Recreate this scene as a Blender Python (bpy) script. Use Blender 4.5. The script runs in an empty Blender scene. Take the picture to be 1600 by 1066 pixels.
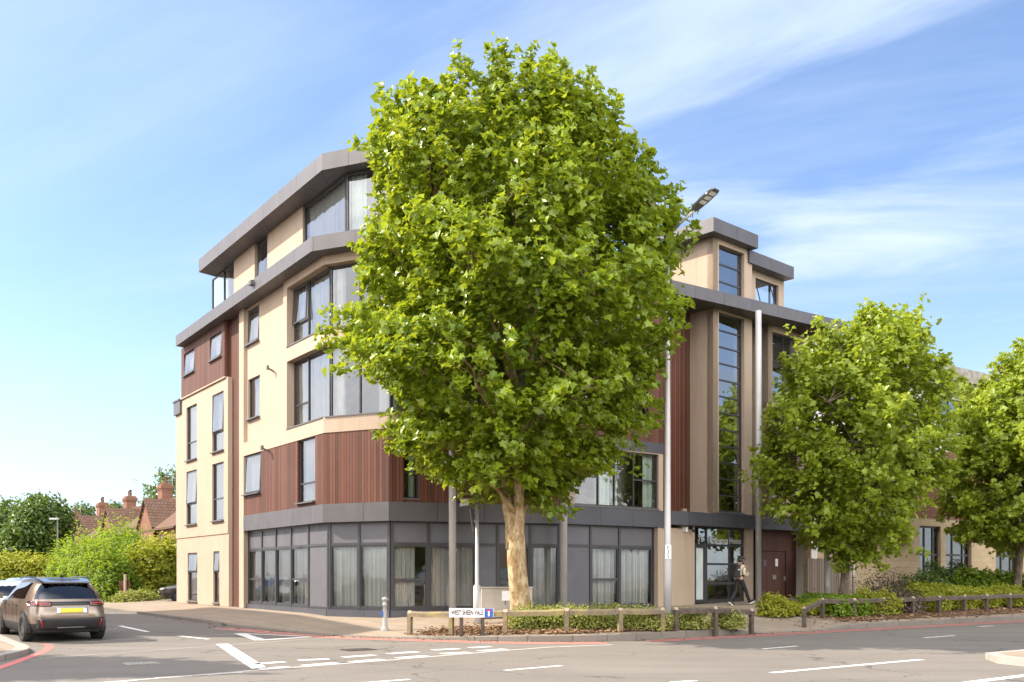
import bpy, bmesh, math, random
import numpy as np
from mathutils import Vector, Matrix, geometry

# ------------------------------------------------------------------ camera, sky, sun, exposure
scn = bpy.context.scene
CAMH, F, CX, HY = 1.76, 1500.0, 800.0, 898.0      # camera height, focal length and horizon in photo pixels
cam_d = bpy.data.cameras.new('camera')
cam_d.sensor_fit = 'HORIZONTAL'; cam_d.sensor_width = 36.0; cam_d.lens = 36.0 * F / 1600.0
cam_d.shift_y = (HY - 533.0) / 1600.0
cam_d.clip_start = 0.1; cam_d.clip_end = 3000.0
cam = bpy.data.objects.new('camera', cam_d)
scn.collection.objects.link(cam)
cam.location = (0, 0, CAMH); cam.rotation_euler = (math.radians(90), 0, 0)
scn.camera = cam

SUN_EL = math.radians(40.0)
SUN_H = Vector((-0.995, 0.095)).normalized()      # horizontal direction towards the sun
world = bpy.data.worlds.new('World'); scn.world = world; world.use_nodes = True
wn = world.node_tree; wn.nodes.clear()
def wnode(t, **k):
    n = wn.nodes.new(t)
    for a, v in k.items(): setattr(n, a, v)
    return n
def wmath(op, a, b=None, clamp=False):
    n = wnode('ShaderNodeMath', operation=op, use_clamp=clamp)
    for i, v in enumerate((a, b)):
        if v is None: continue
        if isinstance(v, (int, float)): n.inputs[i].default_value = v
        else: wn.links.new(v, n.inputs[i])
    return n.outputs[0]
w_out = wnode('ShaderNodeOutputWorld'); w_bg = wnode('ShaderNodeBackground')
w_bg.inputs['Strength'].default_value = 0.10
wn.links.new(w_bg.outputs[0], w_out.inputs[0])
sky = wnode('ShaderNodeTexSky', sky_type='NISHITA')
sky.sun_disc = False; sky.sun_elevation = SUN_EL
sky.sun_rotation = math.atan2(SUN_H.x, SUN_H.y)
sky.air_density = 1.0; sky.dust_density = 0.5; sky.ozone_density = 4.0; sky.altitude = 30
wtc = wnode('ShaderNodeTexCoord'); wsep = wnode('ShaderNodeSeparateXYZ')
wn.links.new(wtc.outputs['Generated'], wsep.inputs[0])
zc = wmath('MAXIMUM', wmath('ADD', wsep.outputs[2], 0.10), 0.04)
wx = wmath('DIVIDE', wsep.outputs[0], zc); wy = wmath('DIVIDE', wsep.outputs[1], zc)
wcomb = wnode('ShaderNodeCombineXYZ'); wn.links.new(wx, wcomb.inputs[0]); wn.links.new(wy, wcomb.inputs[1])
def wnoise(rot, sc, scale, detail, rough, lo, hi, off=(0, 0, 0), dist=0.0):
    m0 = wnode('ShaderNodeMapping'); m0.inputs['Rotation'].default_value = (0, 0, math.radians(rot))
    wn.links.new(wcomb.outputs[0], m0.inputs[0])
    mp = wnode('ShaderNodeMapping'); mp.inputs['Scale'].default_value = sc; mp.inputs['Location'].default_value = off
    wn.links.new(m0.outputs[0], mp.inputs[0])
    nz = wnode('ShaderNodeTexNoise'); nz.inputs['Scale'].default_value = scale
    nz.inputs['Detail'].default_value = detail; nz.inputs['Roughness'].default_value = rough
    nz.inputs['Distortion'].default_value = dist
    wn.links.new(mp.outputs[0], nz.inputs['Vector'])
    mr = wnode('ShaderNodeMapRange', interpolation_type='SMOOTHSTEP')
    mr.inputs['From Min'].default_value = lo; mr.inputs['From Max'].default_value = hi
    wn.links.new(nz.outputs['Fac'], mr.inputs['Value'])
    return mr.outputs[0]
c1 = wnoise(28, (0.7, 1.45, 1), 1.25, 8, 0.56, 0.37, 0.70, (1.7, 0.4, 0), 0.9)
c2 = wnoise(28, (0.5, 1.2, 1), 0.8, 3, 0.5, 0.33, 0.58, (0.3, 2.1, 0))
def wrange(v, a, b, lo, hi):
    n = wnode('ShaderNodeMapRange', interpolation_type='SMOOTHSTEP')
    for k, x in (('From Min', a), ('From Max', b), ('To Min', lo), ('To Max', hi)): n.inputs[k].default_value = x
    wn.links.new(v, n.inputs['Value']); return n.outputs[0]
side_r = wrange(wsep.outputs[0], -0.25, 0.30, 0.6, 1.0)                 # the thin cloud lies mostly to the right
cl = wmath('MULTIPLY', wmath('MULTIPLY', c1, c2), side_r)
veil = wnoise(20, (0.5, 1.6, 1), 0.8, 6, 0.62, 0.30, 0.8, (5.0, 1.0, 0), 0.4)
hz = wrange(wsep.outputs[2], -0.02, 0.33, 0.58, 0.05)                     # pale air towards the horizon
fac = wmath('MAXIMUM', wmath('MAXIMUM', cl, wmath('MULTIPLY', veil, 0.5)), hz, True)
wmix = wnode('ShaderNodeMix', data_type='RGBA')
wtint = wnode('ShaderNodeMix', data_type='RGBA', blend_type='MULTIPLY'); wtint.inputs[0].default_value = 1.0
wn.links.new(sky.outputs[0], wtint.inputs[6]); wtint.inputs[7].default_value = (0.965, 0.95, 1.0, 1)
wn.links.new(fac, wmix.inputs[0]); wn.links.new(wtint.outputs[2], wmix.inputs[6])
wmix.inputs[7].default_value = (3.35, 3.95, 4.75, 1)
# broken bright cloud added behind the camera: fill for shaded fronts, shows in windows
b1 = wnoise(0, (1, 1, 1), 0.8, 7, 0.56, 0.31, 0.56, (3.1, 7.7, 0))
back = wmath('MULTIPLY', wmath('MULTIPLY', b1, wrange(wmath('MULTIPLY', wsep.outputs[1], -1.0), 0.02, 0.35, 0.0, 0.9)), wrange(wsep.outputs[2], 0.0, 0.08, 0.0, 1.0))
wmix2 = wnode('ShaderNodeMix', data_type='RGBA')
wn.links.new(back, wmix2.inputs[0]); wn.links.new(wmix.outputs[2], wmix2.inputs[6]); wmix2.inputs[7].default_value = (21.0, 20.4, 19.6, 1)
lf = wmath('MULTIPLY', wmath('MULTIPLY', wnoise(0, (1, 1, 1), 1.0, 6, 0.55, 0.24, 0.56, (9.1, 2.2, 0)), wrange(wmath('MULTIPLY', wsep.outputs[0], -1.0), 0.56, 0.78, 0.0, 0.85)), wrange(wsep.outputs[2], 0.0, 0.08, 0.0, 1.0))  # unseen cloud added left of the frame for window reflections and side fill
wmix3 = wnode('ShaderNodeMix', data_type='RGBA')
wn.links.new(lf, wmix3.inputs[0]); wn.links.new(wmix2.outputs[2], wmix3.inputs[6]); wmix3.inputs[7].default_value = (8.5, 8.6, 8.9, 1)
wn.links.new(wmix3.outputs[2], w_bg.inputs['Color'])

sun_d = bpy.data.lights.new('sun', 'SUN'); sun_d.energy = 3.4; sun_d.angle = math.radians(0.55)
sun_d.color = (1.0, 0.90, 0.76)
sun = bpy.data.objects.new('sun', sun_d); scn.collection.objects.link(sun)
sun_vec = Vector((SUN_H.x * math.cos(SUN_EL), SUN_H.y * math.cos(SUN_EL), math.sin(SUN_EL)))
sun.rotation_euler = sun_vec.to_track_quat('Z', 'Y').to_euler(); sun.location = sun_vec * 60

scn.view_settings.view_transform = 'Standard'; scn.view_settings.look = 'None'
scn.view_settings.exposure = 1.42; scn.view_settings.gamma = 1.0
scn.render.engine = 'CYCLES'
scn.cycles.use_denoising = True
scn.cycles.max_bounces = 8; scn.cycles.diffuse_bounces = 4; scn.cycles.glossy_bounces = 4
scn.cycles.transmission_bounces = 6; scn.cycles.transparent_max_bounces = 12
scn.cycles.caustics_reflective = False; scn.cycles.caustics_refractive = False

# ------------------------------------------------------------------ helpers
COL = scn.collection
rnd = random.Random(7)
def tag(o, label=None, cat=None, group=None, kind=None):
    if label: o['label'] = label
    if cat: o['category'] = cat
    if group: o['group'] = group
    if kind: o['kind'] = kind
    return o
def thing(name, label, cat, loc=(0, 0, 0), rz=0.0, group=None):
    o = bpy.data.objects.new(name, None); COL.objects.link(o)
    o.empty_display_size = 0.3
    o.location = loc; o.rotation_euler = (0, 0, rz)
    return tag(o, label, cat, group)
def kids(o): return [c for c in bpy.data.objects if c.parent == o]
def copy_tree(o, parent=None):
    c = o.copy(); COL.objects.link(c)
    if parent: c.parent = parent
    for ch in kids(o): copy_tree(ch, c)
    return c

class MB:
    """collects faces (with UVs in metres) and links them as ONE mesh object"""
    def __init__(s): s.v = []; s.f = []; s.uv = []; s.m = []
    def face(s, pts, uv=None, m=0):
        b = len(s.v); s.v += [tuple(p) for p in pts]
        s.f.append(tuple(range(b, b + len(pts)))); s.m.append(m)
        if uv is None:
            a, c = Vector(pts[0]), Vector(pts[1]); d = Vector(pts[-1]) - a; e = c - a
            n = e.cross(d)
            if n.length > 0: n.normalize()
            if abs(n.z) > 0.8: uv = [(p[0], p[1]) for p in pts]
            elif abs(n.x) > abs(n.y): uv = [(p[1], p[2]) for p in pts]
            else: uv = [(p[0], p[2]) for p in pts]
        s.uv += [tuple(q) for q in uv]
    def hexa(s, c, m=0):
        """c: 8 corners, bottom 0-3 counter-clockwise from above, top 4-7"""
        for q in ((3, 2, 1, 0), (4, 5, 6, 7), (0, 1, 5, 4), (1, 2, 6, 5), (2, 3, 7, 6), (3, 0, 4, 7)):
            s.face([c[i] for i in q], m=m)
    def box(s, x0, x1, y0, y1, z0, z1, m=0):
        s.hexa([(x0, y0, z0), (x1, y0, z0), (x1, y1, z0), (x0, y1, z0), (x0, y0, z1), (x1, y0, z1), (x1, y1, z1), (x0, y1, z1)], m)
    def prism(s, poly, z0, z1, m=0, mtop=None):
        a = sum(poly[i][0] * poly[(i + 1) % len(poly)][1] - poly[(i + 1) % len(poly)][0] * poly[i][1] for i in range(len(poly)))
        if a < 0: poly = poly[::-1]
        s.face([(x, y, z0) for x, y in poly][::-1], m=m); s.face([(x, y, z1) for x, y in poly], m=m if mtop is None else mtop)
        acc = 0
        for i in range(len(poly)):
            (x0, y0), (x1, y1) = poly[i], poly[(i + 1) % len(poly)]
            l = math.hypot(x1 - x0, y1 - y0)
            s.face([(x0, y0, z0), (x1, y1, z0), (x1, y1, z1), (x0, y0, z1)], [(acc, z0), (acc + l, z0), (acc + l, z1), (acc, z1)], m)
            acc += l
    def tube(s, pts, rad, n=10, cap=True, m=0):
        pts = [Vector(p) for p in pts]; rings = []
        prev = None
        for i, p in enumerate(pts):
            t = (pts[min(i + 1, len(pts) - 1)] - pts[max(i - 1, 0)])
            if t.length < 1e-9: t = Vector((0, 0, 1))
            t.normalize()
            a = prev if prev is not None and abs(prev.dot(t)) < 0.95 else (Vector((1, 0, 0)) if abs(t.x) < 0.8 else Vector((0, 1, 0)))
            a = (a - t * a.dot(t)).normalized(); prev = a
            b = t.cross(a); r = rad[i] if hasattr(rad, '__len__') else rad
            rings.append([p + (a * math.cos(2 * math.pi * k / n) + b * math.sin(2 * math.pi * k / n)) * r for k in range(n)])
        base = len(s.v); L = 0
        for i, rg in enumerate(rings): s.v += [tuple(p) for p in rg]
        for i in range(len(rings) - 1):
            l2 = L + (pts[i + 1] - pts[i]).length
            r = rad[i] if hasattr(rad, '__len__') else rad
            for k in range(n):
                k2 = (k + 1) % n
                s.f.append((base + i * n + k, base + i * n + k2, base + (i + 1) * n + k2, base + (i + 1) * n + k)); s.m.append(m)
                u0, u1 = k / n * 6.28 * r, (k + 1) / n * 6.28 * r
                s.uv += [(u0, L), (u1, L), (u1, l2), (u0, l2)]
            L = l2
        if cap:
            for off, rev in ((0, True), ((len(rings) - 1) * n, False)):
                f = tuple(base + off + k for k in range(n)); f = f[::-1] if rev else f
                s.f.append(f); s.m.append(m); s.uv += [(0, 0)] * n
    def lathe(s, prof, cx=0, cy=0, n=16, m=0):
        s.tube([(cx, cy, z) for r, z in prof], [r for r, z in prof], n, True, m)
    def build(s, name, mats, parent=None, smooth=False, local=False, bevel=0.0, weld=False):
        """vertices are world coordinates unless local; child objects sit at their parent's origin"""
        me = bpy.data.meshes.new(name)
        off = Vector((0, 0, 0)); inv = None
        if parent is not None and not local:
            M = Matrix.Translation(parent_loc(parent)); inv = M.inverted()
        vv = s.v if inv is None else [tuple(inv @ Vector(p)) for p in s.v]
        me.from_pydata(vv, [], s.f)
        uvl = me.uv_layers.new(name='UVMap')
        uvl.data.foreach_set('uv', np.array(s.uv, dtype=np.float32).ravel())
        mats = mats if isinstance(mats, (list, tuple)) else [mats]
        for mm in mats: me.materials.append(mm)
        me.polygons.foreach_set('material_index', s.m)
        if smooth: me.polygons.foreach_set('use_smooth', [True] * len(s.f))
        if weld:
            bm = bmesh.new(); bm.from_mesh(me); bmesh.ops.remove_doubles(bm, verts=bm.verts, dist=1e-4); bm.to_mesh(me); bm.free()
        me.update()
        o = bpy.data.objects.new(name, me); COL.objects.link(o)
        if parent is not None: o.parent = parent
        if bevel > 0:
            b = o.modifiers.new('bevel', 'BEVEL'); b.width = bevel; b.segments = 2; b.limit_method = 'ANGLE'
        return o
def parent_loc(p):
    l = Vector(p.location)
    while p.parent is not None: p = p.parent; l = l + Vector(p.location)
    return l

class Fac:
    """a vertical plane seen from outside, s runs left to right, o is outwards"""
    def __init__(s, P0, P1):
        s.P = Vector(P0); d = Vector(P1) - s.P; s.L = d.length; s.d = d / s.L; s.n = Vector((s.d.y, -s.d.x))
    def pt(s, a, z, o=0.0):
        p = s.P + s.d * a + s.n * o; return (p.x, p.y, z)
    def s_of(s, px, o=0.0):
        r = (px - CX) / F; q = s.P + s.n * o
        return (r * q.y - q.x) / (s.d.x - r * s.d.y)
    def z_of(s, px, py, o=0.0):
        a = s.s_of(px, o); y = (s.P + s.d * a + s.n * o).y
        return CAMH + (HY - py) * y / F
    def shifted(s, o):
        return Fac(s.P + s.n * o, s.P + s.n * o + s.d * s.L)
def fbox(mb, f, s0, s1, z0, z1, o0, o1, m=0):
    c = [f.pt(s0, z0, o1), f.pt(s1, z0, o1), f.pt(s1, z0, o0), f.pt(s0, z0, o0)]
    t = [f.pt(s0, z1, o1), f.pt(s1, z1, o1), f.pt(s1, z1, o0), f.pt(s0, z1, o0)]
    q = c + t
    uvf = [(s0, z0), (s1, z0), (s1, z1), (s0, z1)]
    mb.face([q[3], q[2], q[1], q[0]], [(s0, o0), (s1, o0), (s1, o1), (s0, o1)], m)
    mb.face([q[4], q[5], q[6], q[7]], [(s0, o1), (s1, o1), (s1, o0), (s0, o0)], m)
    mb.face([q[0], q[1], q[5], q[4]], uvf, m)
    mb.face([q[2], q[3], q[7], q[6]], uvf, m)
    mb.face([q[1], q[2], q[6], q[5]], [(o1, z0), (o0, z0), (o0, z1), (o1, z1)], m)
    mb.face([q[3], q[0], q[4], q[7]], [(o0, z0), (o1, z0), (o1, z1), (o0, z1)], m)
def fwall(mb, f, s0, s1, z0, z1, o, th, holes=(), m=0):
    """a wall panel of thickness th whose front is at o, with rectangular holes (s0,s1,z0,z1)"""
    S = sorted({s0, s1} | {min(max(h[i], s0), s1) for h in holes for i in (0, 1)})
    Z = sorted({z0, z1} | {min(max(h[i], z0), z1) for h in holes for i in (2, 3)})
    ns, nz = len(S) - 1, len(Z) - 1
    def solid(i, j):
        if i < 0 or j < 0 or i >= ns or j >= nz: return False
        a, b = (S[i] + S[i + 1]) / 2, (Z[j] + Z[j + 1]) / 2
        return not any(h[0] < a < h[1] and h[2] < b < h[3] for h in holes)
    oi = o - th
    for i in range(ns):
        for j in range(nz):
            if not solid(i, j): continue
            a, b, c, d = S[i], S[i + 1], Z[j], Z[j + 1]
            uv = [(a, c), (b, c), (b, d), (a, d)]
            mb.face([f.pt(a, c, o), f.pt(b, c, o), f.pt(b, d, o), f.pt(a, d, o)], uv, m)
            mb.face([f.pt(b, c, oi), f.pt(a, c, oi), f.pt(a, d, oi), f.pt(b, d, oi)], uv, m)
            if not solid(i - 1, j): mb.face([f.pt(a, c, oi), f.pt(a, c, o), f.pt(a, d, o), f.pt(a, d, oi)], [(a - th, c), (a, c), (a, d), (a - th, d)], m)
            if not solid(i + 1, j): mb.face([f.pt(b, c, o), f.pt(b, c, oi), f.pt(b, d, oi), f.pt(b, d, o)], [(b, c), (b + th, c), (b + th, d), (b, d)], m)
            if not solid(i, j - 1): mb.face([f.pt(a, c, oi), f.pt(b, c, oi), f.pt(b, c, o), f.pt(a, c, o)], [(a, c - th), (b, c - th), (b, c), (a, c)], m)
            if not solid(i, j + 1): mb.face([f.pt(a, d, o), f.pt(b, d, o), f.pt(b, d, oi), f.pt(a, d, oi)], [(a, d), (b, d), (b, d + th), (a, d + th)], m)

# ------------------------------------------------------------------ materials (all procedural)
def newmat(name):
    m = bpy.data.materials.new(name); m.use_nodes = True; nt = m.node_tree
    return m, nt, nt.nodes['Principled BSDF']
def setp(b, col=None, rough=None, metal=None, spec=None, **k):
    if col is not None: b.inputs['Base Color'].default_value = (*col, 1)
    if rough is not None: b.inputs['Roughness'].default_value = rough
    if metal is not None: b.inputs['Metallic'].default_value = metal
    if spec is not None: b.inputs['Specular IOR Level'].default_value = spec
    for a, v in k.items(): b.inputs[a].default_value = v
def nd(nt, t, **k):
    n = nt.nodes.new(t)
    for a, v in k.items(): setattr(n, a, v)
    return n
def coords(nt, kind='pos', scale=None, rot=None):
    if kind == 'pos': o = nd(nt, 'ShaderNodeNewGeometry').outputs['Position']
    elif kind == 'uv': o = nd(nt, 'ShaderNodeTexCoord').outputs['UV']
    else: o = nd(nt, 'ShaderNodeTexCoord').outputs['Object']
    if scale or rot:
        mp = nd(nt, 'ShaderNodeMapping')
        if scale: mp.inputs['Scale'].default_value = scale
        if rot: mp.inputs['Rotation'].default_value = rot
        nt.links.new(o, mp.inputs[0]); o = mp.outputs[0]
    return o
def noise(nt, vec, scale, detail=4, rough=0.55, lo=0.3, hi=0.7):
    n = nd(nt, 'ShaderNodeTexNoise'); n.inputs['Scale'].default_value = scale
    n.inputs['Detail'].default_value = detail; n.inputs['Roughness'].default_value = rough
    nt.links.new(vec, n.inputs['Vector'])
    r = nd(nt, 'ShaderNodeMapRange'); r.inputs['From Min'].default_value = lo; r.inputs['From Max'].default_value = hi
    nt.links.new(n.outputs['Fac'], r.inputs['Value'])
    return r.outputs[0]
def mixc(nt, fac, a, b, mode='MIX'):
    n = nd(nt, 'ShaderNodeMix', data_type='RGBA', blend_type=mode)
    for i, v in ((0, fac), (6, a), (7, b)):
        if isinstance(v, (int, float)): n.inputs[i].default_value = v
        elif isinstance(v, tuple): n.inputs[i].default_value = (*v, 1)
        else: nt.links.new(v, n.inputs[i])
    return n.outputs[2]
def mth(nt, op, a, b=None, c=None, clamp=False):
    n = nd(nt, 'ShaderNodeMath', operation=op, use_clamp=clamp)
    for i, v in enumerate((a, b, c)):
        if v is None: continue
        if isinstance(v, (int, float)): n.inputs[i].default_value = v
        else: nt.links.new(v, n.inputs[i])
    return n.outputs[0]
def bump(nt, bsdf, h, strength=0.3, dist=0.01):
    n = nd(nt, 'ShaderNodeBump'); n.inputs['Strength'].default_value = strength; n.inputs['Distance'].default_value = dist
    nt.links.new(h, n.inputs['Height']); nt.links.new(n.outputs[0], bsdf.inputs['Normal'])
def simple(name, col, rough=0.6, metal=0.0, var=0.15, scale=6.0, kind='obj', bmp=0.0, fine=60.0):
    m, nt, b = newmat(name); setp(b, col, rough, metal)
    v = coords(nt, kind)
    f = noise(nt, v, scale, 5)
    c = mixc(nt, f, tuple(x * (1 - var) for x in col), tuple(min(1, x * (1 + var)) for x in col))
    nt.links.new(c, b.inputs['Base Color'])
    rr = mth(nt, 'ADD', mth(nt, 'MULTIPLY', f, 0.15), rough - 0.07); nt.links.new(rr, b.inputs['Roughness'])
    if bmp: bump(nt, b, noise(nt, v, fine, 3), bmp, 0.004)
    return m
M = {}
def render_mat(name, col, stain=0.32):
    m, nt, b = newmat(name); setp(b, col, 0.9, spec=0.25)
    p = coords(nt, 'pos')
    big = noise(nt, p, 0.5, 5); mid = noise(nt, p, 3.5, 5); fine = noise(nt, p, 55, 3, 0.7, 0.25, 0.75)
    streak = noise(nt, coords(nt, 'pos', (3.0, 3.0, 0.22)), 1.6, 5, 0.6, 0.52, 0.75)
    c = mixc(nt, big, tuple(x * 0.94 for x in col), tuple(min(1, x * 1.05) for x in col))
    c = mixc(nt, mth(nt, 'MULTIPLY', mid, 0.12), c, tuple(x * 0.8 for x in col))
    c = mixc(nt, mth(nt, 'MULTIPLY', streak, stain), c, tuple(x * y for x, y in zip(col, (0.55, 0.52, 0.5))))
    c = mixc(nt, mth(nt, 'MULTIPLY', fine, 0.16), c, tuple(x * 0.62 for x in col))
    nt.links.new(c, b.inputs['Base Color'])
    bump(nt, b, fine, 0.45, 0.008)
    return m
M['cream'] = render_mat('cream_render', (0.460, 0.355, 0.270))
M['white_render'] = render_mat('white_render', (0.78, 0.75, 0.70), 0.2)
M['tan_block'] = None
def wood_mat(name, col, pitch=0.115, vary=0.75, rough=0.62, grey=0.0):
    m, nt, b = newmat(name); setp(b, col, rough, spec=0.35)
    uv = coords(nt, 'uv'); sp = nd(nt, 'ShaderNodeSeparateXYZ'); nt.links.new(uv, sp.inputs[0])
    u = mth(nt, 'DIVIDE', sp.outputs[0], pitch); fr = mth(nt, 'FRACT', u); idx = mth(nt, 'FLOOR', u)
    wn_ = nd(nt, 'ShaderNodeTexWhiteNoise', noise_dimensions='1D'); nt.links.new(idx, wn_.inputs['W'])
    grain = noise(nt, coords(nt, 'uv', (22.0, 1.1, 1)), 2.2, 6, 0.6)
    weather = noise(nt, coords(nt, 'uv', (1.2, 0.5, 1)), 0.9, 4, 0.6)
    c = mixc(nt, wn_.outputs[0], tuple(x * (1 - vary * 0.6) for x in col), tuple(x * (1 + vary * 0.7) for x in col))
    c = mixc(nt, mth(nt, 'MULTIPLY', grain, 0.5), c, tuple(x * 0.55 for x in col))
    c = mixc(nt, mth(nt, 'MULTIPLY', weather, 0.12 + grey), c, (0.26, 0.17, 0.13))
    edge = mth(nt, 'LESS_THAN', mth(nt, 'ABSOLUTE', mth(nt, 'SUBTRACT', fr, 0.5)), 0.44)
    c = mixc(nt, edge, tuple(x * 0.16 for x in col), c)
    nt.links.new(c, b.inputs['Base Color'])
    h = mth(nt, 'ADD', mth(nt, 'MULTIPLY', edge, 1.0), mth(nt, 'MULTIPLY', grain, 0.1))
    bump(nt, b, h, 0.9, 0.012)
    return m
M['wood'] = wood_mat('timber_cladding', (0.118, 0.038, 0.021))
M['door_wood'] = wood_mat('door_boards', (0.105, 0.040, 0.030), 0.09, 0.3)
M['fence_wood'] = wood_mat('grey_fence_boards', (0.26, 0.21, 0.165), 0.12, 0.4, 0.85, 0.2)
M['soffit'] = wood_mat('soffit_boards', (0.17, 0.11, 0.09), 0.14, 0.25)
def metal_mat(name, col, rough=0.45, metal=0.35, seam=None):
    m, nt, b = newmat(name); setp(b, col, rough, metal)
    p = coords(nt, 'pos')
    f = noise(nt, p, 1.3, 5); f2 = noise(nt, coords(nt, 'pos', (2.5, 2.5, 0.4)), 2.0, 4, 0.6)
    c = mixc(nt, f, tuple(x * 0.88 for x in col), tuple(x * 1.12 for x in col))
    c = mixc(nt, mth(nt, 'MULTIPLY', f2, 0.15), c, tuple(min(1, x * 1.5) for x in col))
    if seam:
        uv = coords(nt, 'uv'); sp = nd(nt, 'ShaderNodeSeparateXYZ'); nt.links.new(uv, sp.inputs[0])
        fr = mth(nt, 'FRACT', mth(nt, 'DIVIDE', sp.outputs[0], seam))
        ln = mth(nt, 'GREATER_THAN', fr, 1.0 - 0.02 / seam)
        c = mixc(nt, ln, c, tuple(x * 0.3 for x in col))
    nt.links.new(c, b.inputs['Base Color'])
    rr = mth(nt, 'ADD', mth(nt, 'MULTIPLY', f2, 0.2), rough - 0.1); nt.links.new(rr, b.inputs['Roughness'])
    bump(nt, b, noise(nt, p, 0.9, 2), 0.08, 0.02)
    return m
M['fascia'] = metal_mat('grey_fascia_metal', (0.100, 0.093, 0.098), 0.5, 0.25, 1.6)
M['panel'] = metal_mat('grey_spandrel_panel', (0.118, 0.114, 0.126), 0.5, 0.2)
M['canopy'] = metal_mat('dark_canopy_panel', (0.075, 0.075, 0.088), 0.5, 0.2, 1.55)
M['frame'] = simple('dark_window_frame', (0.052, 0.050, 0.055), 0.4, 0.2, 0.1)
M['sill'] = simple('grey_sill_metal', (0.13, 0.12, 0.125), 0.45, 0.3, 0.1)
M['galv'] = metal_mat('galvanised_steel', (0.46, 0.45, 0.445), 0.55, 0.12)
M['lamp_metal'] = metal_mat('painted_lamp_column', (0.46, 0.44, 0.43), 0.5, 0.2)
M['lamp_head'] = simple('lamp_head_grey', (0.16, 0.155, 0.16), 0.4, 0.4, 0.1)
M['interior'] = simple('room_plaster', (0.30, 0.28, 0.26), 0.9, 0, 0.2, 1.0)
M['plinth'] = simple('brown_plinth', (0.13, 0.10, 0.085), 0.85, 0, 0.25, 5, 'pos', 0.3)
M['white_paint'] = simple('white_paint', (0.78, 0.77, 0.75), 0.5, 0, 0.05)
M['black_plastic'] = simple('black_plastic', (0.02, 0.02, 0.022), 0.5, 0, 0.1)
def glass_mat(name, tint=(0.93, 0.95, 0.94), ior=1.5, wav=0.05, floor=0.05):
    m, nt, b = newmat(name); nt.nodes.remove(b)
    out = nt.nodes['Material Output']
    tr = nd(nt, 'ShaderNodeBsdfTransparent'); tr.inputs[0].default_value = (*tint, 1)
    gl = nd(nt, 'ShaderNodeBsdfGlossy'); gl.inputs['Roughness'].default_value = 0.0; gl.inputs[0].default_value = (0.96, 0.97, 1, 1)
    bp = nd(nt, 'ShaderNodeBump'); bp.inputs['Strength'].default_value = wav; bp.inputs['Distance'].default_value = 0.05
    nt.links.new(noise(nt, coords(nt, 'pos'), 1.6, 1), bp.inputs['Height'])
    nt.links.new(bp.outputs[0], gl.inputs['Normal'])
    fr = nd(nt, 'ShaderNodeFresnel'); fr.inputs[0].default_value = ior
    fc = mth(nt, 'ADD', fr.outputs[0], floor, None, True)
    mx = nd(nt, 'ShaderNodeMixShader'); nt.links.new(fc, mx.inputs[0])
    nt.links.new(tr.outputs[0], mx.inputs[1]); nt.links.new(gl.outputs[0], mx.inputs[2]); nt.links.new(mx.outputs[0], out.inputs[0])
    return m
M['glass'] = glass_mat('window_glass')
M['glass_up'] = glass_mat('coated_window_glass', (0.90, 0.93, 0.93), 1.5, 0.05, 0.12)
M['glass_dark'] = glass_mat('tinted_glass', (0.34, 0.36, 0.36), 1.7, 0.04, 0.20)
M['car_glass'] = glass_mat('car_glass', (0.20, 0.21, 0.22), 1.6, 0.0, 0.05)
def curtain_mat(name, col, t=0.4):
    m, nt, b = newmat(name); out = nt.nodes['Material Output']; setp(b, col, 0.95, spec=0.1)
    f = noise(nt, coords(nt, 'uv', (9, 0.3, 1)), 1.0, 4)
    c = mixc(nt, f, tuple(x * 0.8 for x in col), col); nt.links.new(c, b.inputs['Base Color'])
    tr = nd(nt, 'ShaderNodeBsdfTranslucent'); tr.inputs[0].default_value = (*col, 1)
    mx = nd(nt, 'ShaderNodeMixShader'); mx.inputs[0].default_value = t
    nt.links.new(b.outputs[0], mx.inputs[1]); nt.links.new(tr.outputs[0], mx.inputs[2]); nt.links.new(mx.outputs[0], out.inputs[0])
    return m
M['curtain'] = curtain_mat('sheer_curtain', (0.78, 0.77, 0.74), 0.2)
M['drape'] = curtain_mat('pale_green_drape', (0.66, 0.78, 0.69), 0.15)
def brick_mat(name, c1, c2, mortar, w=0.225, h=0.075, vary=0.3):
    m, nt, b = newmat(name); setp(b, c1, 0.9, spec=0.2)
    br = nd(nt, 'ShaderNodeTexBrick'); br.inputs['Scale'].default_value = 1.0
    br.inputs['Brick Width'].default_value = w; br.inputs['Row Height'].default_value = h; br.inputs['Mortar Size'].default_value = 0.006
    br.inputs['Color1'].default_value = (*c1, 1); br.inputs['Color2'].default_value = (*c2, 1); br.inputs['Mortar'].default_value = (*mortar, 1)
    br.inputs['Bias'].default_value = 0.0
    nt.links.new(coords(nt, 'uv'), br.inputs['Vector'])
    f = noise(nt, coords(nt, 'pos'), 1.2, 5)
    c = mixc(nt, mth(nt, 'MULTIPLY', f, vary), br.outputs['Color'], tuple(x * 0.5 for x in c1))
    nt.links.new(c, b.inputs['Base Color'])
    bump(nt, b, mth(nt, 'SUBTRACT', 1.0, br.outputs['Fac']), 0.5, 0.008)
    return m
M['brick'] = brick_mat('red_brick', (0.24, 0.095, 0.052), (0.16, 0.066, 0.042), (0.30, 0.25, 0.2))
M['tan_block'] = brick_mat('tan_blockwork', (0.52, 0.40, 0.25), (0.46, 0.35, 0.22), (0.34, 0.27, 0.18), 0.62, 0.3, 0.2)
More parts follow.
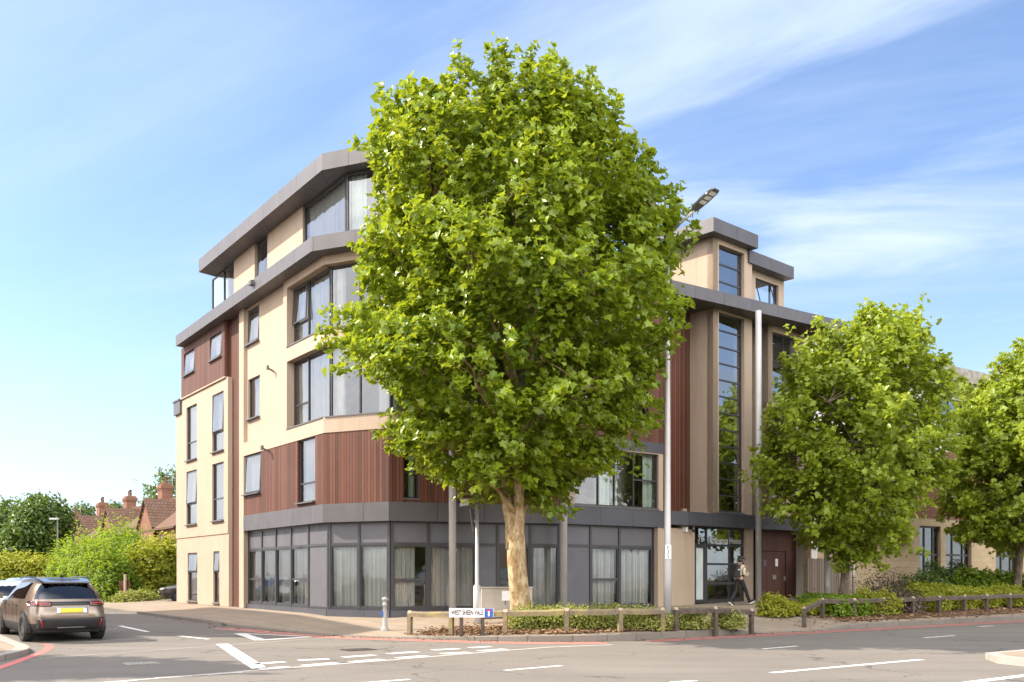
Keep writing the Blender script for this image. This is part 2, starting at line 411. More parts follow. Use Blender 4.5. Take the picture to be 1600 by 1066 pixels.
def tile_mat(name, c1, c2):
    m, nt, b = newmat(name); setp(b, c1, 0.85, spec=0.2)
    br = nd(nt, 'ShaderNodeTexBrick'); br.inputs['Scale'].default_value = 1.0
    br.inputs['Brick Width'].default_value = 0.28; br.inputs['Row Height'].default_value = 0.24; br.inputs['Mortar Size'].default_value = 0.02
    br.inputs['Color1'].default_value = (*c1, 1); br.inputs['Color2'].default_value = (*c2, 1); br.inputs['Mortar'].default_value = (c1[0] * 0.3, c1[1] * 0.3, c1[2] * 0.3, 1)
    nt.links.new(coords(nt, 'uv'), br.inputs['Vector'])
    f = noise(nt, coords(nt, 'pos'), 0.8, 5)
    nt.links.new(mixc(nt, mth(nt, 'MULTIPLY', f, 0.45), br.outputs['Color'], (0.16, 0.10, 0.07)), b.inputs['Base Color'])
    bump(nt, b, mth(nt, 'SUBTRACT', 1.0, br.outputs['Fac']), 0.8, 0.03)
    return m
M['tiles'] = tile_mat('clay_roof_tiles', (0.175, 0.100, 0.070), (0.125, 0.070, 0.050))
def leaf_mat(name, dark, light, trans, tmix=0.42, rough=0.36):
    m, nt, b = newmat(name); out = nt.nodes['Material Output']; setp(b, dark, rough, spec=0.45)
    g = nd(nt, 'ShaderNodeNewGeometry')
    r = g.outputs['Random Per Island']
    big = noise(nt, g.outputs['Position'], 0.55, 3, 0.5, 0.35, 0.65)
    f = mth(nt, 'ADD', mth(nt, 'MULTIPLY', r, 0.65), mth(nt, 'MULTIPLY', big, 0.35))
    c = mixc(nt, f, dark, light); nt.links.new(c, b.inputs['Base Color'])
    tr = nd(nt, 'ShaderNodeBsdfTranslucent')
    nt.links.new(mixc(nt, f, tuple(x * 0.75 for x in trans), trans), tr.inputs[0])
    mx = nd(nt, 'ShaderNodeMixShader'); mx.inputs[0].default_value = tmix
    nt.links.new(b.outputs[0], mx.inputs[1]); nt.links.new(tr.outputs[0], mx.inputs[2]); nt.links.new(mx.outputs[0], out.inputs[0])
    return m
M['plane_leaf'] = leaf_mat('plane_tree_leaf', (0.090, 0.160, 0.014), (0.255, 0.325, 0.020), (0.56, 0.64, 0.03), 0.33)
M['plane_leaf2'] = leaf_mat('young_plane_leaf', (0.135, 0.20, 0.020), (0.30, 0.36, 0.032), (0.58, 0.66, 0.05), 0.40)
M['far_leaf'] = leaf_mat('dark_tree_leaf', (0.045, 0.085, 0.018), (0.10, 0.155, 0.025), (0.20, 0.30, 0.03), 0.3)
M['hedge_leaf'] = leaf_mat('hedge_leaf', (0.085, 0.15, 0.014), (0.19, 0.285, 0.02), (0.42, 0.54, 0.03), 0.42, 0.6)
M['gold_leaf'] = leaf_mat('golden_shrub_leaf', (0.17, 0.20, 0.02), (0.37, 0.37, 0.03), (0.56, 0.58, 0.04), 0.38, 0.6)
M['box_leaf'] = leaf_mat('box_hedge_leaf', (0.19, 0.22, 0.04), (0.44, 0.45, 0.12), (0.42, 0.44, 0.06), 0.35, 0.6)
M['dry_leaf'] = leaf_mat('dry_fallen_leaf', (0.16, 0.085, 0.045), (0.36, 0.23, 0.13), (0.30, 0.18, 0.08), 0.1, 0.8)
M['mauve_leaf'] = leaf_mat('mauve_shrub_leaf', (0.10, 0.075, 0.06), (0.20, 0.16, 0.12), (0.22, 0.16, 0.1), 0.25)
def bark_mat(name, c1, c2, c3):
    m, nt, b = newmat(name); setp(b, c1, 0.9, spec=0.2)
    p = coords(nt, 'obj', (1, 1, 0.45))
    f = noise(nt, p, 5.5, 4, 0.5, 0.42, 0.58); f2 = noise(nt, p, 13, 4, 0.6, 0.5, 0.62); f3 = noise(nt, coords(nt, 'obj'), 40, 4)
    c = mixc(nt, f, c1, c2); c = mixc(nt, mth(nt, 'MULTIPLY', f2, 0.8), c, c3); c = mixc(nt, mth(nt, 'MULTIPLY', f3, 0.3), c, tuple(x * 0.5 for x in c1))
    nt.links.new(c, b.inputs['Base Color'])
    bump(nt, b, mth(nt, 'ADD', f, mth(nt, 'MULTIPLY', f3, 0.5)), 0.7, 0.03)
    return m
M['bark'] = bark_mat('plane_bark', (0.36, 0.235, 0.115), (0.56, 0.44, 0.27), (0.20, 0.12, 0.06))
M['bark2'] = bark_mat('grey_bark', (0.15, 0.115, 0.085), (0.22, 0.175, 0.13), (0.09, 0.065, 0.05))
def asphalt_mat():
    m, nt, b = newmat('worn_asphalt'); setp(b, (0.2, 0.19, 0.18), 0.88, spec=0.3)
    p = coords(nt, 'pos')
    big = noise(nt, p, 0.16, 5, 0.6, 0.35, 0.65); mid = noise(nt, p, 1.4, 5); fine = noise(nt, p, 21, 4, 0.85, 0.28, 0.72)
    tr = noise(nt, coords(nt, 'pos', (0.28, 2.2, 1), (0, 0, -math.atan2(0.5722, 0.8201))), 0.55, 4, 0.55, 0.40, 0.66)
    c = mixc(nt, big, (0.190, 0.166, 0.144), (0.250, 0.220, 0.190))
    c = mixc(nt, mth(nt, 'MULTIPLY', tr, 0.5), c, (0.145, 0.129, 0.114))
    c = mixc(nt, mth(nt, 'MULTIPLY', mid, 0.22), c, (0.270, 0.238, 0.202))
    c = mixc(nt, mth(nt, 'MULTIPLY', fine, 0.8), c, (0.085, 0.076, 0.068))
    pv = nd(nt, 'ShaderNodeTexVoronoi', feature='F1', distance='CHEBYCHEV'); pv.inputs['Scale'].default_value = 0.22; pv.inputs['Randomness'].default_value = 0.9
    nt.links.new(coords(nt, 'pos', (0.5, 1.0, 1), (0, 0, -math.atan2(0.5722, 0.8201))), pv.inputs['Vector'])
    psep = nd(nt, 'ShaderNodeSeparateXYZ'); nt.links.new(pv.outputs['Color'], psep.inputs[0])
    patch_ = mth(nt, 'MULTIPLY', mth(nt, 'GREATER_THAN', psep.outputs[0], 0.80), mth(nt, 'LESS_THAN', pv.outputs['Distance'], 0.36))
    c = mixc(nt, mth(nt, 'MULTIPLY', patch_, 0.32), c, (0.13, 0.115, 0.10))
    oil = noise(nt, p, 0.9, 3, 0.5, 0.66, 0.74)
    c = mixc(nt, mth(nt, 'MULTIPLY', oil, 0.35), c, (0.09, 0.08, 0.072))
    # thin tar cracks
    vo = nd(nt, 'ShaderNodeTexVoronoi', feature='DISTANCE_TO_EDGE'); vo.inputs['Scale'].default_value = 0.16
    dn = nd(nt, 'ShaderNodeTexNoise'); dn.inputs['Scale'].default_value = 0.8; dn.inputs['Detail'].default_value = 5
    nt.links.new(p, dn.inputs['Vector'])
    av = nd(nt, 'ShaderNodeVectorMath', operation='MULTIPLY_ADD'); av.inputs[1].default_value = (2.2, 2.2, 0); nt.links.new(dn.outputs['Color'], av.inputs[0]); nt.links.new(p, av.inputs[2])
    nt.links.new(av.outputs[0], vo.inputs['Vector'])
    crack = mth(nt, 'LESS_THAN', vo.outputs['Distance'], 0.0035)
    c = mixc(nt, mth(nt, 'MULTIPLY', crack, 0.6), c, (0.06, 0.055, 0.05))
    nt.links.new(c, b.inputs['Base Color']); bump(nt, b, fine, 0.6, 0.006)
    return m
M['asphalt'] = asphalt_mat()
def paving_mat(name, c1, c2, w, h, rotz, mortar, offset=0.5):
    m, nt, b = newmat(name); setp(b, c1, 0.9, spec=0.25)
    br = nd(nt, 'ShaderNodeTexBrick'); br.inputs['Scale'].default_value = 1.0; br.offset = offset
    br.inputs['Brick Width'].default_value = w; br.inputs['Row Height'].default_value = h; br.inputs['Mortar Size'].default_value = 0.012
    br.inputs['Color1'].default_value = (*c1, 1); br.inputs['Color2'].default_value = (*c2, 1); br.inputs['Mortar'].default_value = (*mortar, 1)
    nt.links.new(coords(nt, 'pos', None, (0, 0, rotz)), br.inputs['Vector'])
    p = coords(nt, 'pos'); f = noise(nt, p, 0.7, 5); g = noise(nt, p, 30, 3, 0.7, 0.25, 0.75)
    c = mixc(nt, mth(nt, 'MULTIPLY', f, 0.4), br.outputs['Color'], tuple(x * 0.62 for x in c1))
    c = mixc(nt, mth(nt, 'MULTIPLY', g, 0.3), c, tuple(x * 0.5 for x in c1))
    nt.links.new(c, b.inputs['Base Color']); bump(nt, b, mth(nt, 'ADD', mth(nt, 'SUBTRACT', 1.0, br.outputs['Fac']), mth(nt, 'MULTIPLY', g, 0.25)), 0.4, 0.008)
    return m
ROADROT = -math.atan2(0.5722, 0.8201)
M['paving'] = paving_mat('concrete_paving', (0.345, 0.272, 0.205), (0.30, 0.235, 0.178), 0.9, 0.6, -math.atan2(0.8179, -0.5753), (0.15, 0.12, 0.095))
M['kerb'] = paving_mat('kerb_stone', (0.235, 0.205, 0.175), (0.20, 0.175, 0.15), 0.92, 3.0, ROADROT, (0.08, 0.07, 0.06), 0.0)
def mulch_mat():
    m, nt, b = newmat('bark_mulch'); setp(b, (0.2, 0.12, 0.075), 0.95, spec=0.1)
    p = coords(nt, 'pos'); f = noise(nt, p, 1.1, 5); g = noise(nt, p, 17, 5, 0.7)
    c = mixc(nt, f, (0.135, 0.082, 0.052), (0.29, 0.185, 0.115)); c = mixc(nt, mth(nt, 'MULTIPLY', g, 0.5), c, (0.075, 0.048, 0.034))
    nt.links.new(c, b.inputs['Base Color']); bump(nt, b, g, 1.0, 0.03)
    return m
M['mulch'] = mulch_mat()
def paint_mark(name, col, wear=0.35, scale=7.0):
    m, nt, b = newmat(name); out = nt.nodes['Material Output']; setp(b, col, 0.7, spec=0.3)
    p = coords(nt, 'pos'); f = noise(nt, p, scale, 6, 0.7, 0.35, 0.75); g = noise(nt, p, 40, 3, 0.7)
    c = mixc(nt, mth(nt, 'MULTIPLY', mth(nt, 'ADD', mth(nt, 'MULTIPLY', f, 0.7), mth(nt, 'MULTIPLY', g, 0.35)), wear), col, (0.19, 0.172, 0.155))
    nt.links.new(c, b.inputs['Base Color'])
    return m
M['mark_white'] = paint_mark('white_road_paint', (0.80, 0.78, 0.73), 0.62)
M['mark_worn'] = paint_mark('worn_white_road_paint', (0.62, 0.59, 0.54), 0.95)
M['mark_red'] = paint_mark('red_road_paint', (0.60, 0.155, 0.13), 0.5)
M['mark_pale_red'] = paint_mark('faded_red_road_paint', (0.56, 0.215, 0.17), 0.4)
M['iron'] = simple('cast_iron', (0.085, 0.07, 0.06), 0.6, 0.5, 0.3, 20, 'pos', 0.5, 90)
M['rail_wood'] = simple('weathered_timber', (0.082, 0.062, 0.047), 0.9, 0, 0.45, 7, 'pos', 0.5, 30)
def mossy():
    m, nt, b = newmat('mossy_timber_rail'); setp(b, (0.2, 0.15, 0.1), 0.9, spec=0.15)
    p = coords(nt, 'pos'); f = noise(nt, p, 2.6, 5, 0.6, 0.42, 0.62); g = noise(nt, p, 24, 4)
    c = mixc(nt, g, (0.125, 0.10, 0.075), (0.22, 0.175, 0.13)); c = mixc(nt, mth(nt, 'MULTIPLY', f, 0.6), c, (0.31, 0.25, 0.09))
    nt.links.new(c, b.inputs['Base Color']); bump(nt, b, g, 0.5, 0.01)
    return m
M['moss_rail'] = mossy()
# ------------------------------------------------------------------ ground heights
A = Vector((-6.283, 32.0))                                   # building corner where the side-road front meets the chamfer
DIRL = Vector((-0.5753, 0.8179)); NL = Vector((-0.8179, -0.5753))   # along the side road / out of that front
DU = Vector((0.8201, 0.5722)); DN = Vector((-0.5722, 0.8201))      # along the main road / away from the camera
def sstep(t): t = np.clip(t, 0, 1); return t * t * (3 - 2 * t)
def side(t, d): p = A + DIRL * t + NL * d; return (p.x, p.y)
def zr(x, y):
    t = (np.asarray(x) - A.x) * DIRL.x + (np.asarray(y) - A.y) * DIRL.y
    n = np.asarray(x) * DN.x + np.asarray(y) * DN.y
    return 0.12 * sstep((t + 6) / 10.0) * sstep((n - 19) / 4)
# kerb line with the height of its top over the road
def main_pt(X, n): return (X, (n - DN.x * X) / DN.y)
KERB = [(*side(45, 3.05), .10), (*side(20, 3.05), .10), (*side(10, 3.05), .10), (*side(3, 3.05), .10), (*side(0.2, 3.05), .10),
        (-7.7, 29.6, .075), (-6.3, 28.35, .04), (-4.4, 27.0, .03), (-2.9, 26.35, .045), (-1.6, 25.75, .09), (0.0, 25.2, .15), (1.65, 24.95, .18),
        (3.2, 25.65, .18), (*main_pt(4.6, 19.2), .18), (*main_pt(6.4, 19.2), .18), (*main_pt(7.4, 19.2), .03), (*main_pt(10.0, 19.2), .03),
        (*main_pt(11.3, 19.2), .16), (*main_pt(20, 19.2), .17), (*main_pt(45, 19.2), .17), (*main_pt(110, 19.2), .17)]
def dense(poly, step):
    out = []
    for i in range(len(poly) - 1):
        a, b = np.array(poly[i], float), np.array(poly[i + 1], float)
        n = max(1, int(np.hypot(*(b - a)[:2]) / step))
        for k in range(n): out.append(a + (b - a) * k / n)
    out.append(np.array(poly[-1], float)); return np.array(out)
def smooth_line(poly, it=2):
    p = np.array(poly, float)
    for _ in range(it):
        q = [p[0]]
        for i in range(len(p) - 1):
            q += [p[i] * .75 + p[i + 1] * .25, p[i] * .25 + p[i + 1] * .75]
        q.append(p[-1]); p = np.array(q)
    return p
KP = np.vstack([smooth_line(KERB[:5] + KERB[5:14], 2), np.array(KERB[14:])])
KD = dense(KP[:, :3].tolist(), 1.2)
def kerb_near(x, y):
    x = np.atleast_1d(np.asarray(x, float)); y = np.atleast_1d(np.asarray(y, float))
    a = KD[:-1]; b = KD[1:]; d = b[:, :2] - a[:, :2]; L2 = (d ** 2).sum(1)
    best = np.full(x.shape, 1e9); hk = np.zeros(x.shape)
    for i in range(len(a)):
        t = np.clip(((x - a[i, 0]) * d[i, 0] + (y - a[i, 1]) * d[i, 1]) / L2[i], 0, 1)
        q = np.hypot(x - a[i, 0] - t * d[i, 0], y - a[i, 1] - t * d[i, 1])
        m = q < best; best[m] = q[m]; hk[m] = (a[i, 2] + t * (b[i, 2] - a[i, 2]))[m]
    return best, hk
def zb(x): return np.interp(x, [-4, 1.5, 9, 14, 20, 30], [.43, .47, .67, .78, .93, .95])
def gp(x, y):
    """height of the pavement"""
    d, hk = kerb_near(x, y)
    base = zr(x, y) + hk
    z = base + (zb(np.asarray(x)) - base) * np.clip(np.maximum(d - 0.2, 0) / np.interp(x, [-8, -4, 2, 40], [2.9, 4.2, 4.6, 4.6]), 0, 1)
    return z if z.size > 1 else float(z[0])
def road_hit(px, py):
    z = 0.0
    for _ in range(6):
        D = F * (CAMH - z) / (py - HY); x = (px - CX) / F * D; z = float(zr(x, D))
    return x, D
def rayY(px, Y): return (px - CX) / F * Y

# ------------------------------------------------------------------ ground, road, pavements
xs = np.unique(np.concatenate([np.linspace(-400, -60, 12), np.linspace(-60, 60, 61), np.linspace(60, 400, 12)]))
ys = np.unique(np.concatenate([np.linspace(-300, -10, 8), np.linspace(-10, 90, 68), np.linspace(90, 900, 12)]))
mb = MB(); gx, gy = np.meshgrid(xs, ys); gz = zr(gx, gy)
nx = len(xs)
mb.v = [(float(a), float(b), float(c)) for a, b, c in zip(gx.ravel(), gy.ravel(), gz.ravel())]
for j in range(len(ys) - 1):
    for i in range(nx - 1):
        q = (j * nx + i, j * nx + i + 1, (j + 1) * nx + i + 1, (j + 1) * nx + i)
        mb.f.append(q); mb.m.append(0); mb.uv += [(mb.v[k][0], mb.v[k][1]) for k in q]
road = tag(mb.build('road', M['asphalt'], smooth=True), kind='structure')

def sheet(poly, zfun, step, reach=60):
    """triangulated sheet with the given outline, height from zfun"""
    pl = np.array([p[:2] for p in poly], float)
    x0, y0 = np.maximum(pl.min(0), [-reach, -30]); x1, y1 = np.minimum(pl.max(0), [reach, reach])
    gx, gy = np.meshgrid(np.arange(x0 + step / 2, x1, step), np.arange(y0 + step / 2, y1, step))
    pts = np.stack([gx.ravel(), gy.ravel()], 1)
    inside = np.zeros(len(pts), bool); j = len(pl) - 1
    for i in range(len(pl)):
        c = ((pl[i, 1] > pts[:, 1]) != (pl[j, 1] > pts[:, 1]))
        with np.errstate(divide='ignore', invalid='ignore'):
            xx = (pl[j, 0] - pl[i, 0]) * (pts[:, 1] - pl[i, 1]) / (pl[j, 1] - pl[i, 1]) + pl[i, 0]
        inside ^= c & (pts[:, 0] < xx); j = i
    pts = pts[inside]
    vs = [Vector(p) for p in pl] + [Vector(p) for p in pts]
    n = len(pl)
    vo, eo, fo, *_ = geometry.delaunay_2d_cdt(vs, [], [list(range(n))], 1, 1e-4)
    z = np.atleast_1d(zfun(np.array([v.x for v in vo]), np.array([v.y for v in vo])))
    return [(v.x, v.y, float(a)) for v, a in zip(vo, z)], fo
def sheet_obj(name, poly, zfun, step, mat, reach=60):
    v, f = sheet(poly, zfun, step, reach)
    mb = MB(); mb.v = v
    for q in f:
        a, b, c = (v[k] for k in q[:3])
        if (b[0] - a[0]) * (c[1] - a[1]) - (b[1] - a[1]) * (c[0] - a[0]) < 0: q = q[::-1]
        mb.f.append(tuple(q)); mb.m.append(0); mb.uv += [(v[k][0], v[k][1]) for k in q]
    return mb.build(name, mat, smooth=True)
def offset_line(line, d):
    """shift a polyline to its left by d"""
    p = np.array(line, float)[:, :2]; t = np.gradient(p, axis=0); t /= np.linalg.norm(t, axis=1)[:, None]
    return p + np.stack([-t[:, 1], t[:, 0]], 1) * d
KIN = offset_line(KD, 0.16)                                    # back edge of the kerb stones
far_poly = [tuple(p) for p in KIN] + [(130, 190), (-60, 190), (-60, 100)]
pav = tag(sheet_obj('pavement', far_poly, gp, 0.9, M['paving'], 62), kind='structure')
mb = MB()
for i in range(len(KD) - 1):
    a, b, c, d = KD[i], KD[i + 1], KIN[i + 1], KIN[i]
    za, zb_ = zr(a[0], a[1]), zr(b[0], b[1])
    ha, hb = za + a[2] + .004, zb_ + b[2] + .004
    mb.face([(a[0], a[1], za - .05), (b[0], b[1], zb_ - .05), (b[0], b[1], hb - .015), (a[0], a[1], ha - .015)])
    m0 = a[:2] + (d - a[:2]) * .12; m1 = b[:2] + (c - b[:2]) * .12
    mb.face([(a[0], a[1], ha - .015), (b[0], b[1], hb - .015), (m1[0], m1[1], hb), (m0[0], m0[1], ha)])
    mb.face([(m0[0], m0[1], ha), (m1[0], m1[1], hb), (c[0], c[1], hb), (d[0], d[1], ha)])
    mb.face([(d[0], d[1], ha), (c[0], c[1], hb), (c[0], c[1], hb - .2), (d[0], d[1], ha - .2)])
kerb = tag(mb.build('kerb', M['kerb']), kind='structure')

# pavement across the side road, at the left edge of the picture
lk = [side(60, 9.75), side(20, 9.75), side(4, 9.75), side(-3.4, 9.7), side(-5.3, 9.6), side(-6.6, 9.9), side(-8.3, 10.8), side(-9.5, 11.9)]
e = Vector(lk[-1]); lk += [tuple(e - DU * 1.0 - DN * .3), tuple(e - DU * 3 - DN * .5), tuple(e - DU * 20 - DN * 1), tuple(e - DU * 90 - DN * 1)]
lk = smooth_line([(*p, .11) for p in lk], 2)
lkd = dense(lk.tolist(), 1.0)[::-1]                              # now the land is on its left
lki = offset_line(lkd, 0.3)
def gl(x, y): return zr(x, y) + 0.11
tag(sheet_obj('pavement', [tuple(p) for p in lki] + [(-120, 100), (-130, 40), (-120, -40)], gl, 1.6, M['paving'], 40), kind='structure')
mb = MB()
for i in range(len(lkd) - 1):
    a, b, c, d = lkd[i], lkd[i + 1], lki[i + 1], lki[i]
    za, zb_ = float(zr(a[0], a[1])), float(zr(b[0], b[1]))
    mb.face([(a[0], a[1], za - .05), (b[0], b[1], zb_ - .05), (b[0], b[1], zb_ + .115), (a[0], a[1], za + .115)])
    mb.face([(a[0], a[1], za + .115), (b[0], b[1], zb_ + .115), (c[0], c[1], zb_ + .115), (d[0], d[1], za + .115)])
M['kerb_pale'] = paving_mat('pale_kerb_stone', (0.40, 0.365, 0.325), (0.34, 0.31, 0.275), 0.92, 3.0, ROADROT, (0.12, 0.11, 0.1), 0.0)
tag(mb.build('kerb', M['kerb_pale']), kind='structure')

# planting beds
def kerb_slice(x0, x1, off):
    q = offset_line(KD, off); return [tuple(p) for p in q if x0 <= p[0] <= x1 and p[1] < 60]
bedz = lambda x, y: np.atleast_1d(gp(x, y)) + 0.025 + 0.012 * np.sin(np.asarray(x) * 3.1) * np.cos(np.asarray(y) * 2.7)
b1 = kerb_slice(-2.7, 6.15, 0.45)
b1 += [tuple(p) for p in offset_line(KD, 2.15) if -1.6 <= p[0] <= 5.7 and p[1] < 60][::-1]
tag(sheet_obj('planting_bed', b1, bedz, .35, M['mulch']), kind='structure')
b2 = kerb_slice(10.3, 60, 0.5)
b2 += [tuple(p) for p in offset_line(KD, 5.5) if 8.5 <= p[0] <= 58][::-1]
tag(sheet_obj('planting_bed', b2, bedz, .8, M['mulch']), kind='structure')

# traffic island at the right
isl = [main_pt(9.85, 10.75), main_pt(9.6, 10.1), main_pt(9.9, 9.2), main_pt(22, 8.4), main_pt(22, 10.8)]
mb = MB(); mb.prism(isl, -0.02, 0.135)
o = tag(mb.build('traffic_island', M['kerb_pale'], bevel=.02), 'pale stone kerbed traffic island with worn top at the right edge of the road', 'traffic island')
c = np.mean(np.array(isl), 0); inner = [tuple(np.array(p) + (c - np.array(p)) * .0) for p in isl]
inn = [main_pt(10.1, 10.55), main_pt(9.95, 10.1), main_pt(10.1, 9.4), main_pt(22, 8.6), main_pt(22, 10.6)]
mb = MB(); mb.prism(inn, 0.125, 0.141); mb.build('paved_top', M['paving'], o)

# ------------------------------------------------------------------ road markings
def ribbon(line, w, dz=.005, closed=False):
    p = np.array(line, float)[:, :2]; n = len(p)
    t = np.gradient(p, axis=0) if n > 2 else np.repeat((p[1] - p[0])[None], 2, 0)
    t /= np.linalg.norm(t, axis=1)[:, None]; s = np.stack([-t[:, 1], t[:, 0]], 1) * w / 2
    mb = MB()
    for i in range(n - 1):
        q = [p[i] - s[i], p[i + 1] - s[i + 1], p[i + 1] + s[i + 1], p[i] + s[i]]
        mb.face([(a[0], a[1], float(zr(a[0], a[1])) + dz) for a in q])
    return mb
def add_marks(name, mbs, mat):
    r = MB()
    for m in mbs:
        b = len(r.v); r.v += m.v; r.f += [tuple(k + b for k in f) for f in m.f]; r.uv += m.uv; r.m += m.m
    return tag(r.build(name, mat), kind='structure')
R = lambda *pts: [road_hit(*p) for p in pts]
def redline(off, i0, i1): return offset_line(KD, -off)[i0:i1]
xk = KD[:, 0]
iA = int(np.argmin(np.hypot(KD[:, 0] + 8.6, KD[:, 1] - 30.3)))
i1 = int(np.argmin(np.abs(xk - 2.6))); i2 = int(np.argmin(np.abs(xk - 3.3)))
add_marks('red_lines', [ribbon(redline(.36, i2, len(KD)), .20), ribbon(redline(.70, i2, len(KD)), .15)], M['mark_red'])
add_marks('red_lines', [ribbon(smooth_line(R((-60, 1060), (0, 1044), (40, 1029), (66, 1020), (79, 1012), (76, 1008), (64, 1007)), 2), .20)], M['mark_red'])
add_marks('faded_red_lines', [ribbon(redline(.30, iA, i1), .24), ribbon(redline(.66, iA, i1), .20)], M['mark_pale_red'])
row = []
for a, b in (((398.7, 1038), (443.7, 1034.5)), ((466, 1032), (514, 1030)), ((536, 1027.3), (585, 1024)), ((607, 1022), (652, 1018.7)), ((675, 1016), (717.5, 1014)), ((734, 1012.5), (766, 1010.5)),
             ((402.5, 1045.5), (452.5, 1042.5)), ((474, 1040.5), (526, 1036)), ((547.5, 1034.7), (597.5, 1030.7)), ((621, 1028.7), (666, 1025)), ((689.5, 1022), (732.5, 1019.5)), ((749, 1017.5), (790, 1014.5))):
    row.append(ribbon(R(a, b), .27))
add_marks('give_way_lines', row, M['mark_white'])
add_marks('lane_line', [ribbon(R((347, 1006.5), (372, 1023), (406, 1045)), .30)], M['mark_white'])
tri = R((374, 990), (407, 1000.5), (486, 995.5), (374, 990))
add_marks('give_way_triangle', [ribbon([tri[0], tri[1]], .32), ribbon([tri[1], tri[2]], .2, .006), ribbon([tri[2], tri[0]], .16, .007)], M['mark_white'])
add_marks('lane_dashes', [ribbon(R(a, b), w) for a, b, w in (((788.7, 1048), (877.5, 1040.5), .13), ((1192, 1014.3), (1246, 1010), .13), ((1205, 1051.8), (1440, 1031), .17),
    ((1443, 997), (1492, 993.3), .13), ((1650, 983), (1720, 978.5), .13), ((1505, 1068), (1680, 1046), .2), ((1048, 1066.5), (1088, 1064), .13), ((560, 1068), (640, 1062), .13), ((187, 978.2), (231, 987.5), .16), ((280, 994), (326, 999), .16))], M['mark_white'])
add_marks('edge_line', [ribbon(R(*p), w, .004) for p, w in ((((170, 1066), (300, 1056), (403, 1047.5), (600, 1032.5), (790, 1016.5), (860, 1011.5), (957, 1007.5)), .13),)], M['mark_worn'])
add_marks('edge_dashes', [ribbon(R(*p), .2) for p in (((243, 1060), (297, 1056.5)), ((322, 1054.5), (378, 1050.5)), ((150, 1068), (212, 1063.5)), ((1530, 979.5), (1552, 978)))], M['mark_worn'])
M['trench'] = paint_mark('trench_seal', (0.36, 0.335, 0.305), 0.8)
add_marks('trench_seam', [ribbon(R((62, 1029), (200, 1019.5), (400, 1004.5), (480, 999), (560, 994.5)), .10, .0035), ribbon(R((45, 1008.5), (200, 999), (375, 990.5)), .09, .003)], M['trench'])
def cover(px0, px1, py0, py1, slots, name='drain_cover'):
    c = [Vector(road_hit(px0, (py0 + py1) / 2)), Vector(road_hit(px1, (py0 + py1) / 2))]
    mid = (c[0] + c[1]) / 2; h = (c[1] - c[0]).length / 2
    u = DU; n = DN; mb = MB()
    def q(a0, a1, b0, b1, z):
        mb.face([(*(mid + u * a + n * b), z) for a, b in ((a0, b0), (a1, b0), (a1, b1), (a0, b1))])
    q(-h, h, -h * .8, h * .8, .0045)
    for k in range(slots):
        a = -h * .9 + 1.8 * h * (k + .2) / slots
        c8 = [(*(mid + u * (a + dx) + n * b), z) for z in (.005, .016) for dx, b in ((0, -h * .74), (1.8 * h / slots * .5, -h * .74), (1.8 * h / slots * .5, h * .74), (0, h * .74))]
        mb.hexa(c8)
    return mb
tag(cover(535, 586, 1011, 1020, 10).build('drain_cover', M['iron']), 'slatted cast iron drain cover set in the road by the give way dashes', 'drain cover')
tag(cover(196, 246, 1031, 1043, 6).build('drain_cover', M['trench']), 'worn pale manhole cover in the sunny patch of road behind the grey car', 'manhole cover')
# ------------------------------------------------------------------ the apartment building
bld = thing('apartment_building', 'five storey cream and timber clad apartment block with grey roof edges behind the big tree', 'building', (A.x, A.y, 0.4))
ZB, ZBB, ZBT, ZW, ZL7, Z9B, Z9, ZH, ZS, ZRT = .43, 3.497, 4.109, 6.483, 7.008, 9.43, 9.963, 12.085, 12.37, 12.85
B = Vector((-3.955, 30.9)); C = Vector((1.75, 32.75)); E0 = Vector((1.83, 32.75)); E = Vector((5.4, 35.3))
LEFT = A + DIRL * 17.02
FL = Fac(LEFT, A); FC = Fac(A, B); F1 = Fac(B, C); F2 = Fac(E0, E)
SL = FL.L
cream, wood, panel, frame = MB(), MB(), MB(), MB()

